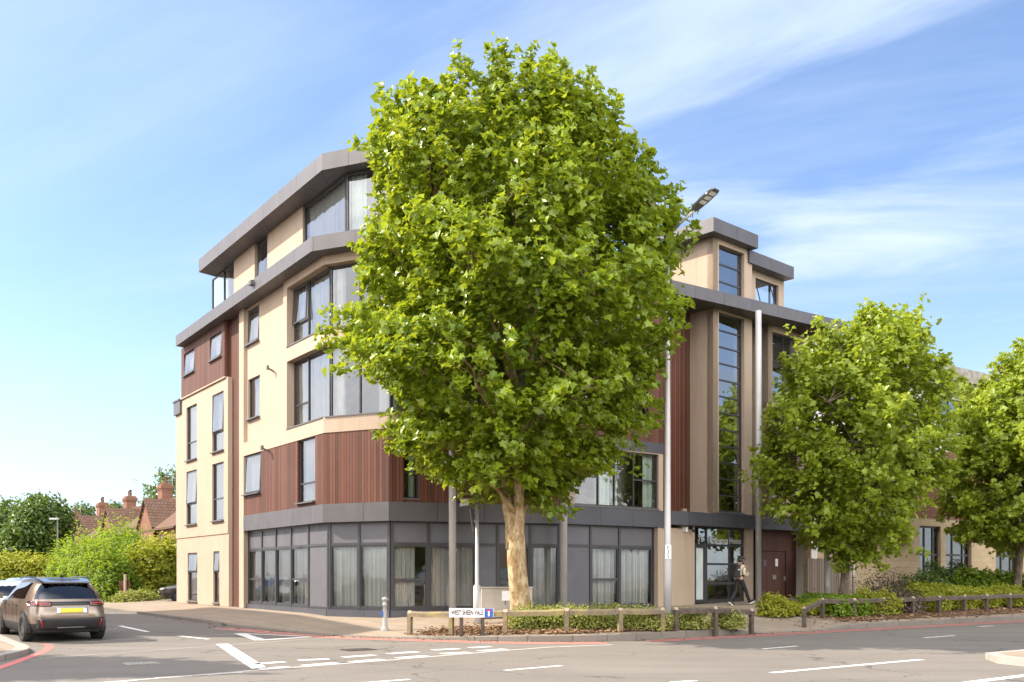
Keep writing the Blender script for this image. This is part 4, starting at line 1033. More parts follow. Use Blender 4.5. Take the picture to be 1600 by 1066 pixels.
# tower roofs
TR = Fac(Vector((7.96, 37.62)) - DB * .1, Vector((7.96, 37.62)) + DB * 2.95)
tr = MB(); tr.prism([TR.pt(0, 0, 0)[:2], TR.pt(3.05, 0, 0)[:2], TR.pt(3.05, 0, -4.5)[:2], TR.pt(0, 0, -4.5)[:2]], 15.21, 15.76); tr.build('roof', M['fascia'], bld)
T2 = Fac(Vector((10.05, 39.9)), Vector((12.32, 41.95)))
tr = MB(); tr.prism([T2.pt(-.3, 0, 0)[:2], T2.pt(T2.L, 0, 0)[:2], T2.pt(T2.L, 0, -4)[:2], T2.pt(-.3, 0, -4)[:2]], 14.68, 15.2); tr.build('roof', M['fascia'], bld)
T3 = T2.shifted(-.5); t3 = MB(); a, b = T3.s_of(1180.5), T3.s_of(1216.5)
fwall(t3, T3, -.6, T3.s_of(1225), ZRT, 14.70, 0, .3, [(a, b, ZRT, 14.4)]); t3.build('wall', M['cream'], bld)
window(T3, a, b, ZRT + .01, 14.4, -.1, [a + (b - a) * .72], None, 'glass_up', sill=False, tilt={(0, 0): .38})
# round columns that carry the roof edge
for D_, px in ((31.15, 707), (32.15, 880.8), (38.6, 1185)):
    x, y = P2(px, D_); c_ = MB(); c_.tube([(x, y, .2), (x, y, ZS - .003)], .12, 20); c_.build('round_column', M['galv'], bld, smooth=True)
# small floodlights on the side-road front
for px, py, k in ((407, 452.5, .8), (421, 577, .3), (419, 702, .35)):
    s_ = S(px + (8 if k > .5 else 2)); z_ = zl(FL, px, py); o_ = (-.13 if py < 600 else 0)
    fl = MB(); fl.tube([FL.pt(s_, z_ - .1, o_), FL.pt(s_, z_, o_ + .75 * k)], .035, 8)
    fbox(fl, FL, s_ - .16 * k, s_ + .16 * k, z_ - .06, z_ + .1, o_ + .7 * k, o_ + .95 * k)
    fl.build('floodlight', M['sill'], bld)
# ------------------------------------------------------------------ neighbouring buildings
# long tan and brick block beyond the trees on the right
nb = 27.0
Q0 = Vector(main_pt(12.6, nb)); FR = Fac(Q0, Q0 + DU * 46)
rb = thing('office_block', 'long brick block with tan base and grey concrete roof edge behind the right trees', 'building', (Q0.x, Q0.y, .8))
gz0 = .6; hw = []
for a, b in ((1437, 1470), (1478, 1518), (1556, 1592), (1612, 1650), (1668, 1704)): hw.append((FR.s_of(a), FR.s_of(b), 1.62, 4.15))
w_ = MB(); fwall(w_, FR, .6, 46, gz0 - .3, 4.55, 0, .4, hw); w_.build('wall', M['tan_block'], rb)
lw = MB(); lw0, lw1 = FR.s_of(1338), FR.s_of(1408); fwall(lw, FR, lw0, lw1, 3.35, 4.3, .04, .05); fbox(lw, FR, lw0, lw1 + .3, 3.2, 3.35, -.1, .16); lw.build('ledge', M['plinth'], rb)
for h in hw: window(FR, *h, -.16, [h[0] + (h[1] - h[0]) * .36, h[0] + (h[1] - h[0]) * .76], {0: [2.75], 1: [2.75], 2: [2.75]}, 'glass_up', sill=.2, parent=rb, fw=.09)
bh = [(2 + 4.2 * k, 4.4 + 4.2 * k, 9.0, 10.6) for k in range(10)]
mh = [(2 + 4.2 * k, 4.4 + 4.2 * k, 5.4, 7.0) for k in range(10)]
w_ = MB(); fwall(w_, FR, .6, 46, 4.55, 7.9, .03, .4, mh); w_.build('wall', M['brick'], rb)
w_ = MB(); fwall(w_, FR, .6, 46, 7.9, 10.95, 0, .4, bh); w_.build('wall', M['white_render'], rb)
for h in bh + mh: window(FR, *h, -.14, [(h[0] + h[1]) / 2], {0: [h[2] + .7], 1: [h[2] + .7]}, 'glass_dark', sill=.15, parent=rb)
w_ = MB(); fwall(w_, Fac(Q0 + DN * 14 + DU * .6, Q0 + DU * .6), 0, 14, gz0 - .3, 10.95, -.05, .4); w_.build('wall', M['white_render'], rb)
M['concrete'] = simple('weathered_concrete', (0.30, 0.275, 0.235), 0.95, 0, 0.35, 3, 'pos', 0.5, 40)
rr = MB()
fbox(rr, FR, .0, 46.5, 10.95, 11.35, -12, .55); fbox(rr, FR, -.1, 46.6, 11.35, 12.0, -12.2, .75)
rr.build('roof', M['concrete'], rb)
dk = MB(); fbox(dk, FR, .7, 45.5, .5, 10.9, -4.2, -4); dk.build('interior', M['interior'], rb)
# close boarded fence by the doors
fa = Vector(P2(1261.5, 41.6)); fb = Vector(P2(1331, 42.2)); FF = Fac(fa, fb)
fn = thing('board_fence', 'grey weathered close boarded wooden fence beside the brown double doors', 'fence', (fa.x, fa.y, .7))
r5 = random.Random(5); bd = MB(); nb_ = int(FF.L / .12)
for i in range(nb_):
    t = 2.46 + r5.uniform(-.015, .015); o = r5.uniform(-.006, .006); fbox(bd, FF, i * .12, i * .12 + .112, .6, t, o - .02, o)
bd.build('board_panel', M['fence_wood'], fn)
ps = MB(); fbox(ps, FF, 0, FF.L, .95, 1.05, -.08, -.022); fbox(ps, FF, 0, FF.L, 2.1, 2.2, -.08, -.022); ps.build('rail', M['rail_wood'], fn)

# terrace of brick houses along the side road
def house(t, d, w, dep, eave, ridge, label, zg=.25, gable=True, col='brick'):
    o = Vector(side(t, d)); h = thing('terraced_house', label, 'house', (o.x, o.y, zg), 0, 'brick terrace behind the hedges')
    # facade faces NL; going from far (left) to near (right): direction -DIRL
    f = Fac(o + DIRL * w, o)
    wl = MB(); hs = [(w * .1, w * .1 + 1.3, 3.35, 4.7), (w * .62, w * .62 + 1.3, 3.35, 4.7), (w * .1, w * .1 + 1.6, .9, 2.3)]
    fwall(wl, f, 0, w, zg - .6, eave, 0, .3, hs)
    back = Fac(o + IN * dep, o + IN * dep + DIRL * w); fwall(wl, back, 0, w, zg - .6, eave, 0, .3)
    for g in (Fac(o, o + IN * dep), Fac(o + DIRL * w + IN * dep, o + DIRL * w)):
        fwall(wl, g, 0, dep, zg - .6, eave, 0.01, .3)
        p = [g.pt(0, eave, 0.01), g.pt(dep, eave, 0.01), g.pt(dep / 2, ridge - .08, 0.01)]; wl.face(p, [(0, eave), (dep, eave), (dep / 2, ridge)])
    wl.build('wall', M[col], h)
    for q in hs: window(f, *q, -.08, [(q[0] + q[1]) / 2], {0: [q[2] + .9], 1: [q[2] + .9]}, 'glass_up', parent=h, fw=.08, sill=.1).data.materials[0] = M['white_paint']
    rf = MB(); ov = .4; sl_ = (ridge - eave) / (dep / 2); e2 = eave - ov * sl_; ln = math.hypot(dep / 2 + ov, ridge - e2)
    for sgn in (1, -1):
        def rp(s, k, dz=0): # k 0 eave..1 ridge
            dd = (-ov + (dep / 2 + ov) * k) if sgn == 1 else (dep + ov - (dep / 2 + ov) * k)
            p = o + DIRL * s + IN * dd; return (p.x, p.y, e2 + (ridge - e2) * k + dz)
        a, b = -.12, w + .12
        for dz, rev in ((.10, sgn == 1), (-.04, sgn != 1)):
            q = [rp(a, 0, dz), rp(b, 0, dz), rp(b, 1, dz), rp(a, 1, dz)]; uv = [(a, 0), (b, 0), (b, ln), (a, ln)]
            if rev: q = q[::-1]; uv = uv[::-1]
            rf.face(q, uv)
        rf.face([rp(a, 0, -.04), rp(b, 0, -.04), rp(b, 0, .10), rp(a, 0, .10)])
        for s in (a, b): rf.face([rp(s, 0, -.04), rp(s, 1, -.04), rp(s, 1, .10), rp(s, 0, .10)])
    roof = rf.build('roof', M['tiles'], h)
    rg = MB(); q = o + IN * dep / 2; rg.tube([(*(q - DIRL * .15), ridge + .08), (*(q + DIRL * (w + .15)), ridge + .08)], .13, 8); rg.build('ridge_tiles', M['tiles'], roof)
    # raised party verge seen as pale stepped tiles
    vg = MB()
    for s in (w - .06,):
        for k in range(16):
            for sg in (1, -1):
                k0, k1 = k / 16, (k + .62) / 16
                dd0 = (-ov + (dep / 2 + ov) * k0) if sg == 1 else (dep + ov - (dep / 2 + ov) * k0); dd1 = (-ov + (dep / 2 + ov) * k1) if sg == 1 else (dep + ov - (dep / 2 + ov) * k1)
                z0, z1 = e2 + (ridge - e2) * k0, e2 + (ridge - e2) * k1
                p0, p1 = o + DIRL * s + IN * dd0, o + DIRL * s + IN * dd1
                u = DIRL * .16
                vg.hexa([(*(p0 - u), z0 + .06), (*(p0 + u), z0 + .06), (*(p1 + u), z1 + .06), (*(p1 - u), z1 + .06), (*(p0 - u), z0 + .2), (*(p0 + u), z0 + .2), (*(p1 + u), z1 + .2), (*(p1 - u), z1 + .2)])
    vg.build('verge', M['tiles'], roof)
    if gable:      # small front gable
        gw = 4.4; g0 = w * .42; gz = eave + .1; gr = eave + (ridge - eave) * .78
        gd = (gr - eave) / sl_
        gb = MB(); fo = o - IN * .35
        P_ = lambda s, dd, z: (*(fo + DIRL * s + IN * dd), z)
        a, m, b = g0, g0 + gw / 2, g0 + gw
        gb.face([P_(b, 0, eave - 1.6), P_(a, 0, eave - 1.6), P_(a, 0, gz - .1), P_(m, 0, gr - .1), P_(b, 0, gz - .1)], [(b, 0), (a, 0), (a, 1.6), (m, 3), (b, 1.6)])
        gb.build('front_gable', M['brick'], h)
        gr_ = MB()
        for x0, sg in ((a - .25, 1), (b + .25, -1)):
            q = [P_(x0, -.2, gz - .3), P_(x0, gd * .35 + .35, gz - .3), P_(m, gd + .8, gr), P_(m, -.2, gr)]
            gr_.face(q, [(0, 0), (2, 0), (gd + 1, 2.4), (0, 2.4)]); gr_.face([(x, y, z + .12) for x, y, z in q][::-1], [(0, 0), (2, 0), (gd + 1, 2.4), (0, 2.4)][::-1])
            gr_.face([(q[0][0], q[0][1], q[0][2]), (q[3][0], q[3][1], q[3][2]), (q[3][0], q[3][1], q[3][2] + .12), (q[0][0], q[0][1], q[0][2] + .12)])
        gr_.build('gable_roof', M['tiles'], roof)
    return h, roof, o
def chimney(roof, p, z0, z1, w=1.35, d=.95, pots=2):
    mb = MB(); f = Fac(p + DIRL * (w / 2), p - DIRL * (w / 2))
    fbox(mb, f, 0, w, z0, z1 - .55, -d / 2, d / 2)
    for k, (e, zz) in enumerate(((.05, .15), (.11, .18), (.05, .12))):
        zb_ = z1 - .55 + (0, .15, .33)[k]; fbox(mb, f, -e, w + e, zb_, zb_ + zz, -d / 2 - e, d / 2 + e)
    mb.prism([f.pt(.05, 0, -d / 2 + .05)[:2], f.pt(w - .05, 0, -d / 2 + .05)[:2], f.pt(w - .05, 0, d / 2 - .05)[:2], f.pt(.05, 0, d / 2 - .05)[:2]], z1 - .1, z1 + .02)
    c = mb.build('chimney', M['brick'], roof)
    for k in range(pots):
        q = f.pt(w * (k + 1) / (pots + 1), 0, 0); pb = MB(); h_ = .55 + .12 * ((k * 7) % 3)
        pb.tube([(q[0], q[1], z1), (q[0], q[1], z1 + .08), (q[0], q[1], z1 + h_ - .1), (q[0], q[1], z1 + h_ - .08), (q[0], q[1], z1 + h_)], [.17, .14, .12, .16, .15], 10)
        pb.build('chimney_pot', M['tiles'], roof)
    return f
def aerial(x, y, z, parent, h=2.2, turn=0.0):
    mb = MB(); mb.tube([(x, y, z), (x, y, z + h)], .025, 6)
    c, s = math.cos(turn), math.sin(turn)
    mb.tube([(x - c * 1.1, y - s * 1.1, z + h - .1), (x + c * .5, y + s * .5, z + h - .1)], .018, 6)
    for k in range(8):
        t = -1.0 + k * .17; mb.tube([(x + c * t - s * .22, y + s * t + c * .22, z + h - .1), (x + c * t + s * .22, y + s * t - c * .22, z + h - .1)], .012, 5)
    mb.build('aerial', M['galv'], parent)
def dfor(px, t):      # distance d along NL so that side(t,d) is seen at px
    r = (px - CX) / F; p = A + DIRL * t; return (r * p.y - p.x) / (NL.x - r * NL.y)
specs = [(41.8, 'near brick terraced house with white windows, partly behind the cream block corner'), (55, 'second brick terraced house along the side road, tall chimney with two red pots'),
         (68.2, 'third brick terraced house along the side road, chimney with smoke cowl'), (81.4, 'fourth brick terraced house along the side road, low chimney above the bushes'), (94.6, 'farthest brick terraced house of the row beside the dark tree')]
for (t, lab), (cpx, cy) in zip(specs, ((292, 740), (258, 757), (203, 776), (160, 786), (117.5, 803))):
    h, roof, o = house(t, -7.2, 13.0, 8.0, 5.5, 8.35, lab, gable=True)
    tc = min((abs((lambda p: (p[0] / p[1] * F + CX))(side(tt, -11.2)) - cpx), tt) for tt in np.arange(t - .5, t + 13.5, .1))[1]
    if True:
        p = Vector(side(tc, -11.2)); zt = CAMH + (HY - cy) * p.y / F
        f = chimney(roof, p, 7.6, max(zt, 9.6))
        aerial(p.x + .5, p.y + .4, max(zt, 9.6) - .6, roof, 2.4, rnd.uniform(0, 3))
# one brick house at the far left edge
h, roof, o = house(70, 13.5, 11, 8, 4.9, 7.6, 'brick house with orange tiled hipped roof at the far left edge behind the yellow hedge', gable=True)
h['group'] = 'brick houses down the side road'

# block on the other side of the side road, out of the picture at the left: it shades the mouth of the side road
lb = thing('corner_block', 'brick corner block across the side road just outside the left edge, shading the road', 'building', (*side(6, 12.5), .2))
FB_ = Fac(Vector(side(6, 12.5)), Vector(side(20, 12.5))); wl = MB()
ga = [side(6, 12.5), side(20, 12.5), side(20, 15.5), side(6, 15.5)]
hs = [(1 + 3.4 * i, 2.6 + 3.4 * i, 1 + 3 * j, 2.6 + 3 * j) for i in range(4) for j in range(4)]
fwall(wl, FB_, 0, 14, -.2, 13.0, 0, .3, hs); wl.prism([side(6.01, 12.85), side(19.99, 12.85), side(19.99, 15.5), side(6.01, 15.5)], -.2, 13.0); wl.build('wall', M['brick'], lb)
rf = MB(); rf.prism([side(5.7, 12.1), side(20.3, 12.1), side(20.3, 15.8), side(5.7, 15.8)], 13.0, 13.35); rf.build('roof', M['concrete'], lb)
for q in hs: window(FB_, *q, -.1, [(q[0] + q[1]) / 2], None, 'glass_up', parent=lb, sill=False)

# houses behind the camera, across the main road: what the ground floor glass mirrors
def plain_house(s0, w, n, eave, ridge, mat, label):
    o = DU * s0 + DN * n; h = thing('house', label, 'house', (o.x, o.y, 0), 0, 'houses across the main road')
    f = Fac(o + DU * w, o); hs = [(1, 2.8, .9, 2.4), (w - 3, w - 1.2, .9, 2.4), (1, 2.6, 3.6, 4.9), (w / 2 - .6, w / 2 + .6, 3.6, 4.9), (w - 2.8, w - 1.2, 3.6, 4.9), (w / 2 - .5, w / 2 + .5, 0.1, 2.2)]
    wl = MB(); fwall(wl, f, 0, w, -.1, eave, 0, .3, hs)
    dp = 8
    for g in (Fac(o, o - DN * dp), Fac(o + DU * w - DN * dp, o + DU * w)):
        fwall(wl, g, 0, dp, -.1, eave, .01, .3); wl.face([g.pt(0, eave, .01), g.pt(dp, eave, .01), g.pt(dp / 2, ridge, .01)], [(0, eave), (dp, eave), (dp / 2, ridge)])
    wl.build('wall', mat, h)
    for q in hs[:5]: window(f, *q, -.08, [(q[0] + q[1]) / 2], None, 'glass_up', parent=h, sill=.1).data.materials[0] = M['white_paint']
    dr = MB(); fbox(dr, f, hs[5][0], hs[5][1], .1, 2.2, -.15, -.1); dr.build('door', M['door_wood'], h)
    rf = MB()
    for a, b in ((.4, -dp / 2), (-dp - .4, -dp / 2)):
        z0 = eave - .25
        q = [(*(o - DU * .2 + DN * a), z0), (*(o + DU * (w + .2) + DN * a), z0), (*(o + DU * (w + .2) + DN * b), ridge), (*(o - DU * .2 + DN * b), ridge)]
        l = math.hypot(dp / 2, ridge - eave); uv = [(0, 0), (w, 0), (w, l), (0, l)]
        rf.face(q, uv); rf.face([(x, y, z + .12) for x, y, z in q][::-1], uv[::-1])
        rf.face([q[0], q[1], (q[1][0], q[1][1], q[1][2] + .12), (q[0][0], q[0][1], q[0][2] + .12)])
    rf.build('roof', M['tiles'], h)
for k, (s0, w, mt, lb_) in enumerate(((-26, 9, 'white_render', 'white rendered house across the road, farthest left behind the camera'), (-15, 10, 'brick', 'red brick house across the road behind the camera, left of centre'),
        (-3, 10, 'white_render', 'white rendered house across the road straight behind the camera'), (10, 11, 'cream', 'cream rendered house across the road behind the camera, right of centre'), (24, 10, 'white_render', 'white rendered house across the road, farthest right behind the camera'))):
    plain_house(s0, w, -13.0 - (k % 2), 5.6, 8.6, M[mt], lb_)
# ------------------------------------------------------------------ trees, hedges, shrubs
MAPLE = np.array([(0, 0), (.30, -.08), (.30, .17), (.53, .40), (.24, .55), (0, 1.0), (-.24, .55), (-.53, .40), (-.30, .17), (-.30, -.08)], float)
OVAL = np.array([(0, 0), (.26, .28), (.20, .68), (0, 1.0), (-.20, .68), (-.26, .28)], float)
def leaf_mesh(name, C_, N_, T_, size, mat, shape, fold=.30, parent=None, curl=.35):
    """C_ leaf centres, N_ normals, T_ tip directions (arrays n x 3), one small folded leaf each"""
    n = len(C_); N_ = N_ / np.linalg.norm(N_, axis=1)[:, None]
    T_ = T_ - N_ * (T_ * N_).sum(1)[:, None]; T_ /= (np.linalg.norm(T_, axis=1)[:, None] + 1e-9)
    X_ = np.cross(T_, N_)
    k = len(shape); half = k // 2
    x = shape[:, 0]; y = shape[:, 1] - .45; z = fold * np.abs(x) - curl * (y ** 2)
    V = (C_[:, None, :] + size[:, None, None] * (X_[:, None, :] * x[None, :, None] + T_[:, None, :] * y[None, :, None] + N_[:, None, :] * z[None, :, None]))
    me = bpy.data.meshes.new(name)
    me.vertices.add(n * k); me.vertices.foreach_set('co', V.reshape(-1).astype(np.float32))
    right = list(range(0, half + 1)); left = [0] + list(range(half, k))
    fl = len(right); idx = np.array(right + left)
    loops = (np.arange(n)[:, None] * k + idx[None, :]).ravel()
    me.loops.add(len(loops)); me.loops.foreach_set('vertex_index', loops.astype(np.int32))
    me.polygons.add(n * 2)
    ls = (np.arange(n)[:, None] * (2 * fl) + np.array([0, fl])[None, :]).ravel()
    me.polygons.foreach_set('loop_start', ls.astype(np.int32)); me.polygons.foreach_set('loop_total', np.full(n * 2, fl, np.int32))
    me.update(); me.validate(); me.materials.append(mat)
    o = bpy.data.objects.new(name, me); COL.objects.link(o)
    if parent is not None: o.parent = parent
    return o
def tree(name, label, base, prof, n_tips, per_tip, leaf, trunk_r, seed, mat, bark, cat='tree', group=None, fork=3.6, depth=.95, shape=MAPLE, lean=(0, 0), twig=.9, spread=.2, inner=.25, limbs=13, lump=.13, twin=False, shoots=0, tops=(), cx=0.0):
    """prof: list of (height over base, left radius, right radius); everything local to the tree's foot"""
    R_ = np.random.RandomState(seed); t = thing(name, label, cat, base, 0, group)
    P = np.array(prof, float); zs_ = P[:, 0]; H0, H1 = zs_[0], zs_[-1]
    ph = R_.rand(6) * 6.28
    def rad(th, z):
        rl = np.interp(z, zs_, P[:, 1]); rr = np.interp(z, zs_, P[:, 2]); ry = (rl + rr) / 2 * depth
        rx = np.where(np.cos(th) > 0, rr, rl)
        r = 1 / np.sqrt((np.cos(th) / np.maximum(rx, .05)) ** 2 + (np.sin(th) / np.maximum(ry, .05)) ** 2)
        return r * (1 + lump * (np.sin(3 * th + ph[0] + 1.1 * z) * .6 + np.sin(5 * th + ph[1] - .9 * z) * .4 + .5 * np.sin(2.2 * z + ph[2] + 2 * th)))
    zz = np.linspace(H0, H1, 200); wz = np.interp(zz, zs_, (P[:, 1] + P[:, 2]) / 2) ** 1.0 + .05; wz /= wz.sum()
    z = R_.choice(zz, n_tips, p=wz) + R_.randn(n_tips) * .1; th = R_.rand(n_tips) * 6.2832
    rho = 1 - np.abs(R_.randn(n_tips)) * .16; ii = R_.rand(n_tips) < inner; rho[ii] = R_.uniform(.15, .8, ii.sum()); rho = np.clip(rho, .1, 1.0)
    r = rad(th, z) * rho
    c = np.stack([cx + r * np.cos(th) + lean[0] * z / H1, r * np.sin(th) + lean[1] * z / H1, z], 1)
    if twin:                                       # the fork of the trunk shows below the crown
        keep = ~((z < 4.0) & (np.abs(c[:, 0] + .15) < .5) & (c[:, 1] < .6)); c, th, z, rho = c[keep], th[keep], z[keep], rho[keep]; n_tips = len(c)
    out = np.stack([np.cos(th), np.sin(th), np.zeros(n_tips)], 1)
    up = np.clip((z - H0) / (H1 - H0), 0, 1)
    tw = out * (.9 - .5 * up)[:, None] + np.array([0, 0, 1.0])[None] * (-.25 + 1.15 * up)[:, None] + R_.randn(n_tips, 3) * .35
    tw /= np.linalg.norm(tw, axis=1)[:, None]
    L = twig * R_.uniform(.6, 1.25, n_tips)
    if shoots:                                     # long shoots that break the outline
        k = R_.choice(np.where(rho > .85)[0], min(shoots, int((rho > .85).sum())), replace=False); L[k] *= 1.7; c[k] += tw[k] * .15
    for q, (sx_, sy_, sz) in enumerate(tops):      # leading shoots at the top
        m0 = 7; zc = sz - .25 - np.arange(m0) * .42
        cc = np.stack([cx + sx_ * (1 - .10 * np.arange(m0) / m0) + R_.randn(m0) * .07, np.full(m0, sy_) + R_.randn(m0) * .1, zc], 1)
        c = np.vstack([c, cc]); tw = np.vstack([tw, np.tile([[0, 0, 1.0]], (m0, 1)) + R_.randn(m0, 3) * .25]); out = np.vstack([out, R_.randn(m0, 3) * .6]); L = np.concatenate([L, np.full(m0, .6)])
    if tops: c[:, 2] = np.minimum(c[:, 2], max(q[2] for q in tops) - .05 - np.abs(R_.randn(len(c))) * .12)
    n_tips = len(c); spr = np.full(n_tips, spread); 
    if tops: spr[-7 * len(tops):] = np.tile(.07 + .035 * np.arange(7), len(tops))
    m = (per_tip * R_.uniform(.6, 1.4, n_tips)).astype(int); idx = np.repeat(np.arange(n_tips), m); n = len(idx)
    u = R_.rand(n); sp = spr[idx] * (1.15 - .7 * u)
    C_ = c[idx] + tw[idx] * (L[idx] * (u - .55))[:, None] + R_.randn(n, 3) * sp[:, None]
    if tops:                                       # nothing grows above the leading shoots
        tt = np.array(sorted(tops)); keep = C_[:, 2] < np.interp(C_[:, 0] - cx, tt[:, 0], tt[:, 2]) + .12 + .1 * R_.rand(n)
        C_ = C_[keep]; idx = idx[keep]; u = u[keep]; n = len(idx)
    N_ = np.array([0, 0, .75])[None] + out[idx] * .5 + R_.randn(n, 3) * .55
    T_ = tw[idx] * .5 + out[idx] * .4 + np.array([0, 0, -.45])[None] + R_.randn(n, 3) * .6
    size = leaf * R_.uniform(.45, 1.3, n)
    leaf_mesh('crown', C_, N_, T_, size, mat, shape, parent=t)
    # trunk with limbs and branches
    tk = MB(); W = lambda p: tuple(p)
    rng = random.Random(seed)
    def limb(a, b, r0, r1, sag=.25, n=7, wob=.10):
        pts = []
        a, b = Vector(a), Vector(b); d = b - a
        for i in range(n + 1):
            s = i / n; p = a + d * s + Vector((rng.uniform(-1, 1), rng.uniform(-1, 1), 0)) * wob * d.length * .25 * math.sin(s * 3.14)
            p.z += sag * d.length * math.sin(s * 3.14) * .5; pts.append(p)
        return pts, [r0 + (r1 - r0) * (i / n) ** .8 for i in range(n + 1)]
    fk = Vector((cx + lean[0] * fork / H1, lean[1] * fork / H1, fork))
    tp = [Vector((0, 0, -.3)), Vector((0, 0, .0)), Vector((0.01, 0, .35)), Vector((fk.x * .3, fk.y * .3, fork * .35)), Vector((fk.x * .75, fk.y * .6, fork * .65)), fk, fk + Vector((.02, 0, .35))]
    tk.tube(tp, [trunk_r * 1.25, trunk_r * 1.12, trunk_r, trunk_r * .93, trunk_r * .9, trunk_r * .86, trunk_r * .5], 18)
    ends = []
    stems = []
    if twin:
        for dx, dy, h_, rr_ in ((-.62, .1, 9.0, .60), (.42, -.1, 10.5, .52), (.05, .5, 11.5, .42)):
            p, q = limb(fk + Vector((dx * .12, 0, -.55)), (fk.x + dx * 1.6, fk.y + dy * 2, h_), trunk_r * rr_ * 1.15, trunk_r * .16, .02, 9, .12); tk.tube(p, q, 14); stems.append(p)
    else:
        p, q = limb(fk - Vector((0, 0, .2)), (lean[0], lean[1], H1 * .86), trunk_r * .8, trunk_r * .1, 0, 10, .08); tk.tube(p, q, 12); stems.append(p)
    for k in range(limbs):
        st = stems[k % len(stems)]; a = st[min(len(st) - 2, int((.16 + .72 * k / limbs) * len(st)))]
        zt = min(H1 * .93, max(a.z + 1.6 + 2.0 * rng.random(), H0 + 1.6)); tt = k * 2.4 + rng.random(); rr_ = float(rad(np.array(tt), np.array(zt))) * rng.uniform(.6, .85)
        b = Vector((rr_ * math.cos(tt), rr_ * math.sin(tt), zt)); p, q = limb(a, b, trunk_r * .30, .02, .12, 7, .14); tk.tube(p, q, 8); ends += p[2:]
    ends += [p for s in stems for p in s[3:]]
    ea = np.array([tuple(p) for p in ends])
    for k in R_.choice(n_tips, min(n_tips, 230), replace=False):
        d = np.linalg.norm(ea - c[k], axis=1) + 2 * np.maximum(ea[:, 2] - c[k, 2], 0); j = int(d.argmin())
        p, q = limb(ea[j], c[k], .028, .007, .1, 4, .16); tk.tube(p, q, 5, False)
    tk.build('trunk', bark, t, smooth=True, local=True)
    return t
# the big plane tree: outline measured from the photograph, at the tree's own distance
TD = 27.6; TX = rayY(814, TD); tz = gp(TX, TD); sc = TD / F
out_ = [(810, 815, 872), (790, 765, 898), (762, 692, 926), (738, 640, 952), (715, 605, 985), (680, 588, 1015), (640, 562, 1040), (600, 554, 1056), (550, 540, 1072), (500, 540, 1084), (440, 550, 1080), (380, 556, 1072), (300, 566, 1054), (250, 570, 1030), (220, 570, 985), (200, 574, 958), (175, 584, 945), (160, 592, 938), (146, 612, 925)]
prof = [((HY - y) * sc + CAMH - tz, (805 - l) * sc - .50, (r_ - 805) * sc - .72) for y, l, r_ in out_]
tops = [((px - 805) * sc, dy, CAMH + (HY - py - 58) * sc - tz) for px, py, dy in ((603, 120, .3), (628, 108, -.5), (652, 92, .4), (668, 86, -.6), (700, 96, -1.2), (716, 84, .2), (745, 92, 1), (768, 66, -.3), (782, 88, -1.5), (815, 84, .8), (842, 66, -.2), (856, 74, -.9), (878, 66, .5), (905, 94, -.2), (930, 122, .4), (985, 166, .2), (1000, 182, -.6), (1022, 208, .3), (1046, 262, -.2), (585, 165, .2))]
prof = [(z, max(.12, a), max(.12, b)) for z, a, b in prof]
big = tree('plane_tree', 'huge bright green plane tree with mottled trunk in front of the apartment block', (TX, TD, tz), prof, 1300, 62, .20, .305, 11, M['plane_leaf'], M['bark'],
           fork=2.75, lean=(-.05, 0), cx=-.15, twig=1.15, spread=.155, inner=.15, lump=.17, limbs=20, twin=True, shoots=150, tops=tops)
def px_tree(name, label, bpx, D, lines, n_tips, per, leaf, tr, seed, mat, bark, basez=None, group=None, ax=None, **k):
    x = rayY(bpx, D); zg = gp(x, D) if basez is None else basez; s = D / F; ax = ax or bpx
    pr = [((HY - y) * s + CAMH - zg, max(.12, (ax - l) * s - leaf * .7), max(.12, (r_ - ax) * s - leaf * .7)) for y, l, r_ in lines]
    return tree(name, label, (x, D, zg), pr, n_tips, per, leaf, tr, seed, mat, bark, group=group, lean=((ax - bpx) * s, 0), **k)
GT = 'street trees in the right planting bed'
t2 = px_tree('plane_tree', 'young plane tree with thin dark trunk beside the grey wooden fence', 1316, 35.6,
    [(872, 1359, 1439), (850, 1304, 1439), (822, 1252, 1454), (795, 1222, 1464), (775, 1206, 1474), (760, 1202, 1484), (700, 1198, 1500), (650, 1206, 1500), (600, 1226, 1482), (560, 1244, 1458), (530, 1270, 1446), (512, 1319, 1434), (496, 1344, 1419), (486, 1364, 1389)],
    520, 64, .205, .15, 21, M['plane_leaf2'], M['bark2'], fork=3.4, ax=1359, twig=1.1, group=GT, shoots=60)
t3 = px_tree('plane_tree', 'young plane tree cut by the right edge of the picture in front of tan windows', 1589, 42.0,
    [(850, 1552, 1652), (820, 1502, 1702), (780, 1490, 1724), (720, 1496, 1732), (660, 1504, 1727), (620, 1527, 1712), (590, 1547, 1692), (565, 1562, 1667), (545, 1580, 1622)],
    560, 72, .215, .17, 22, M['plane_leaf2'], M['bark2'], fork=3.6, ax=1610, twig=1.1, group=GT, shoots=60)
t4 = px_tree('plane_tree', 'young plane tree beyond the right edge, farther along the planting bed', 1830, 52,
    [(850, 1770, 1890), (780, 1700, 1960), (680, 1705, 1955), (600, 1750, 1910), (560, 1810, 1850)], 260, 30, .34, .17, 23, M['plane_leaf2'], M['bark2'], fork=3.6, group=GT)
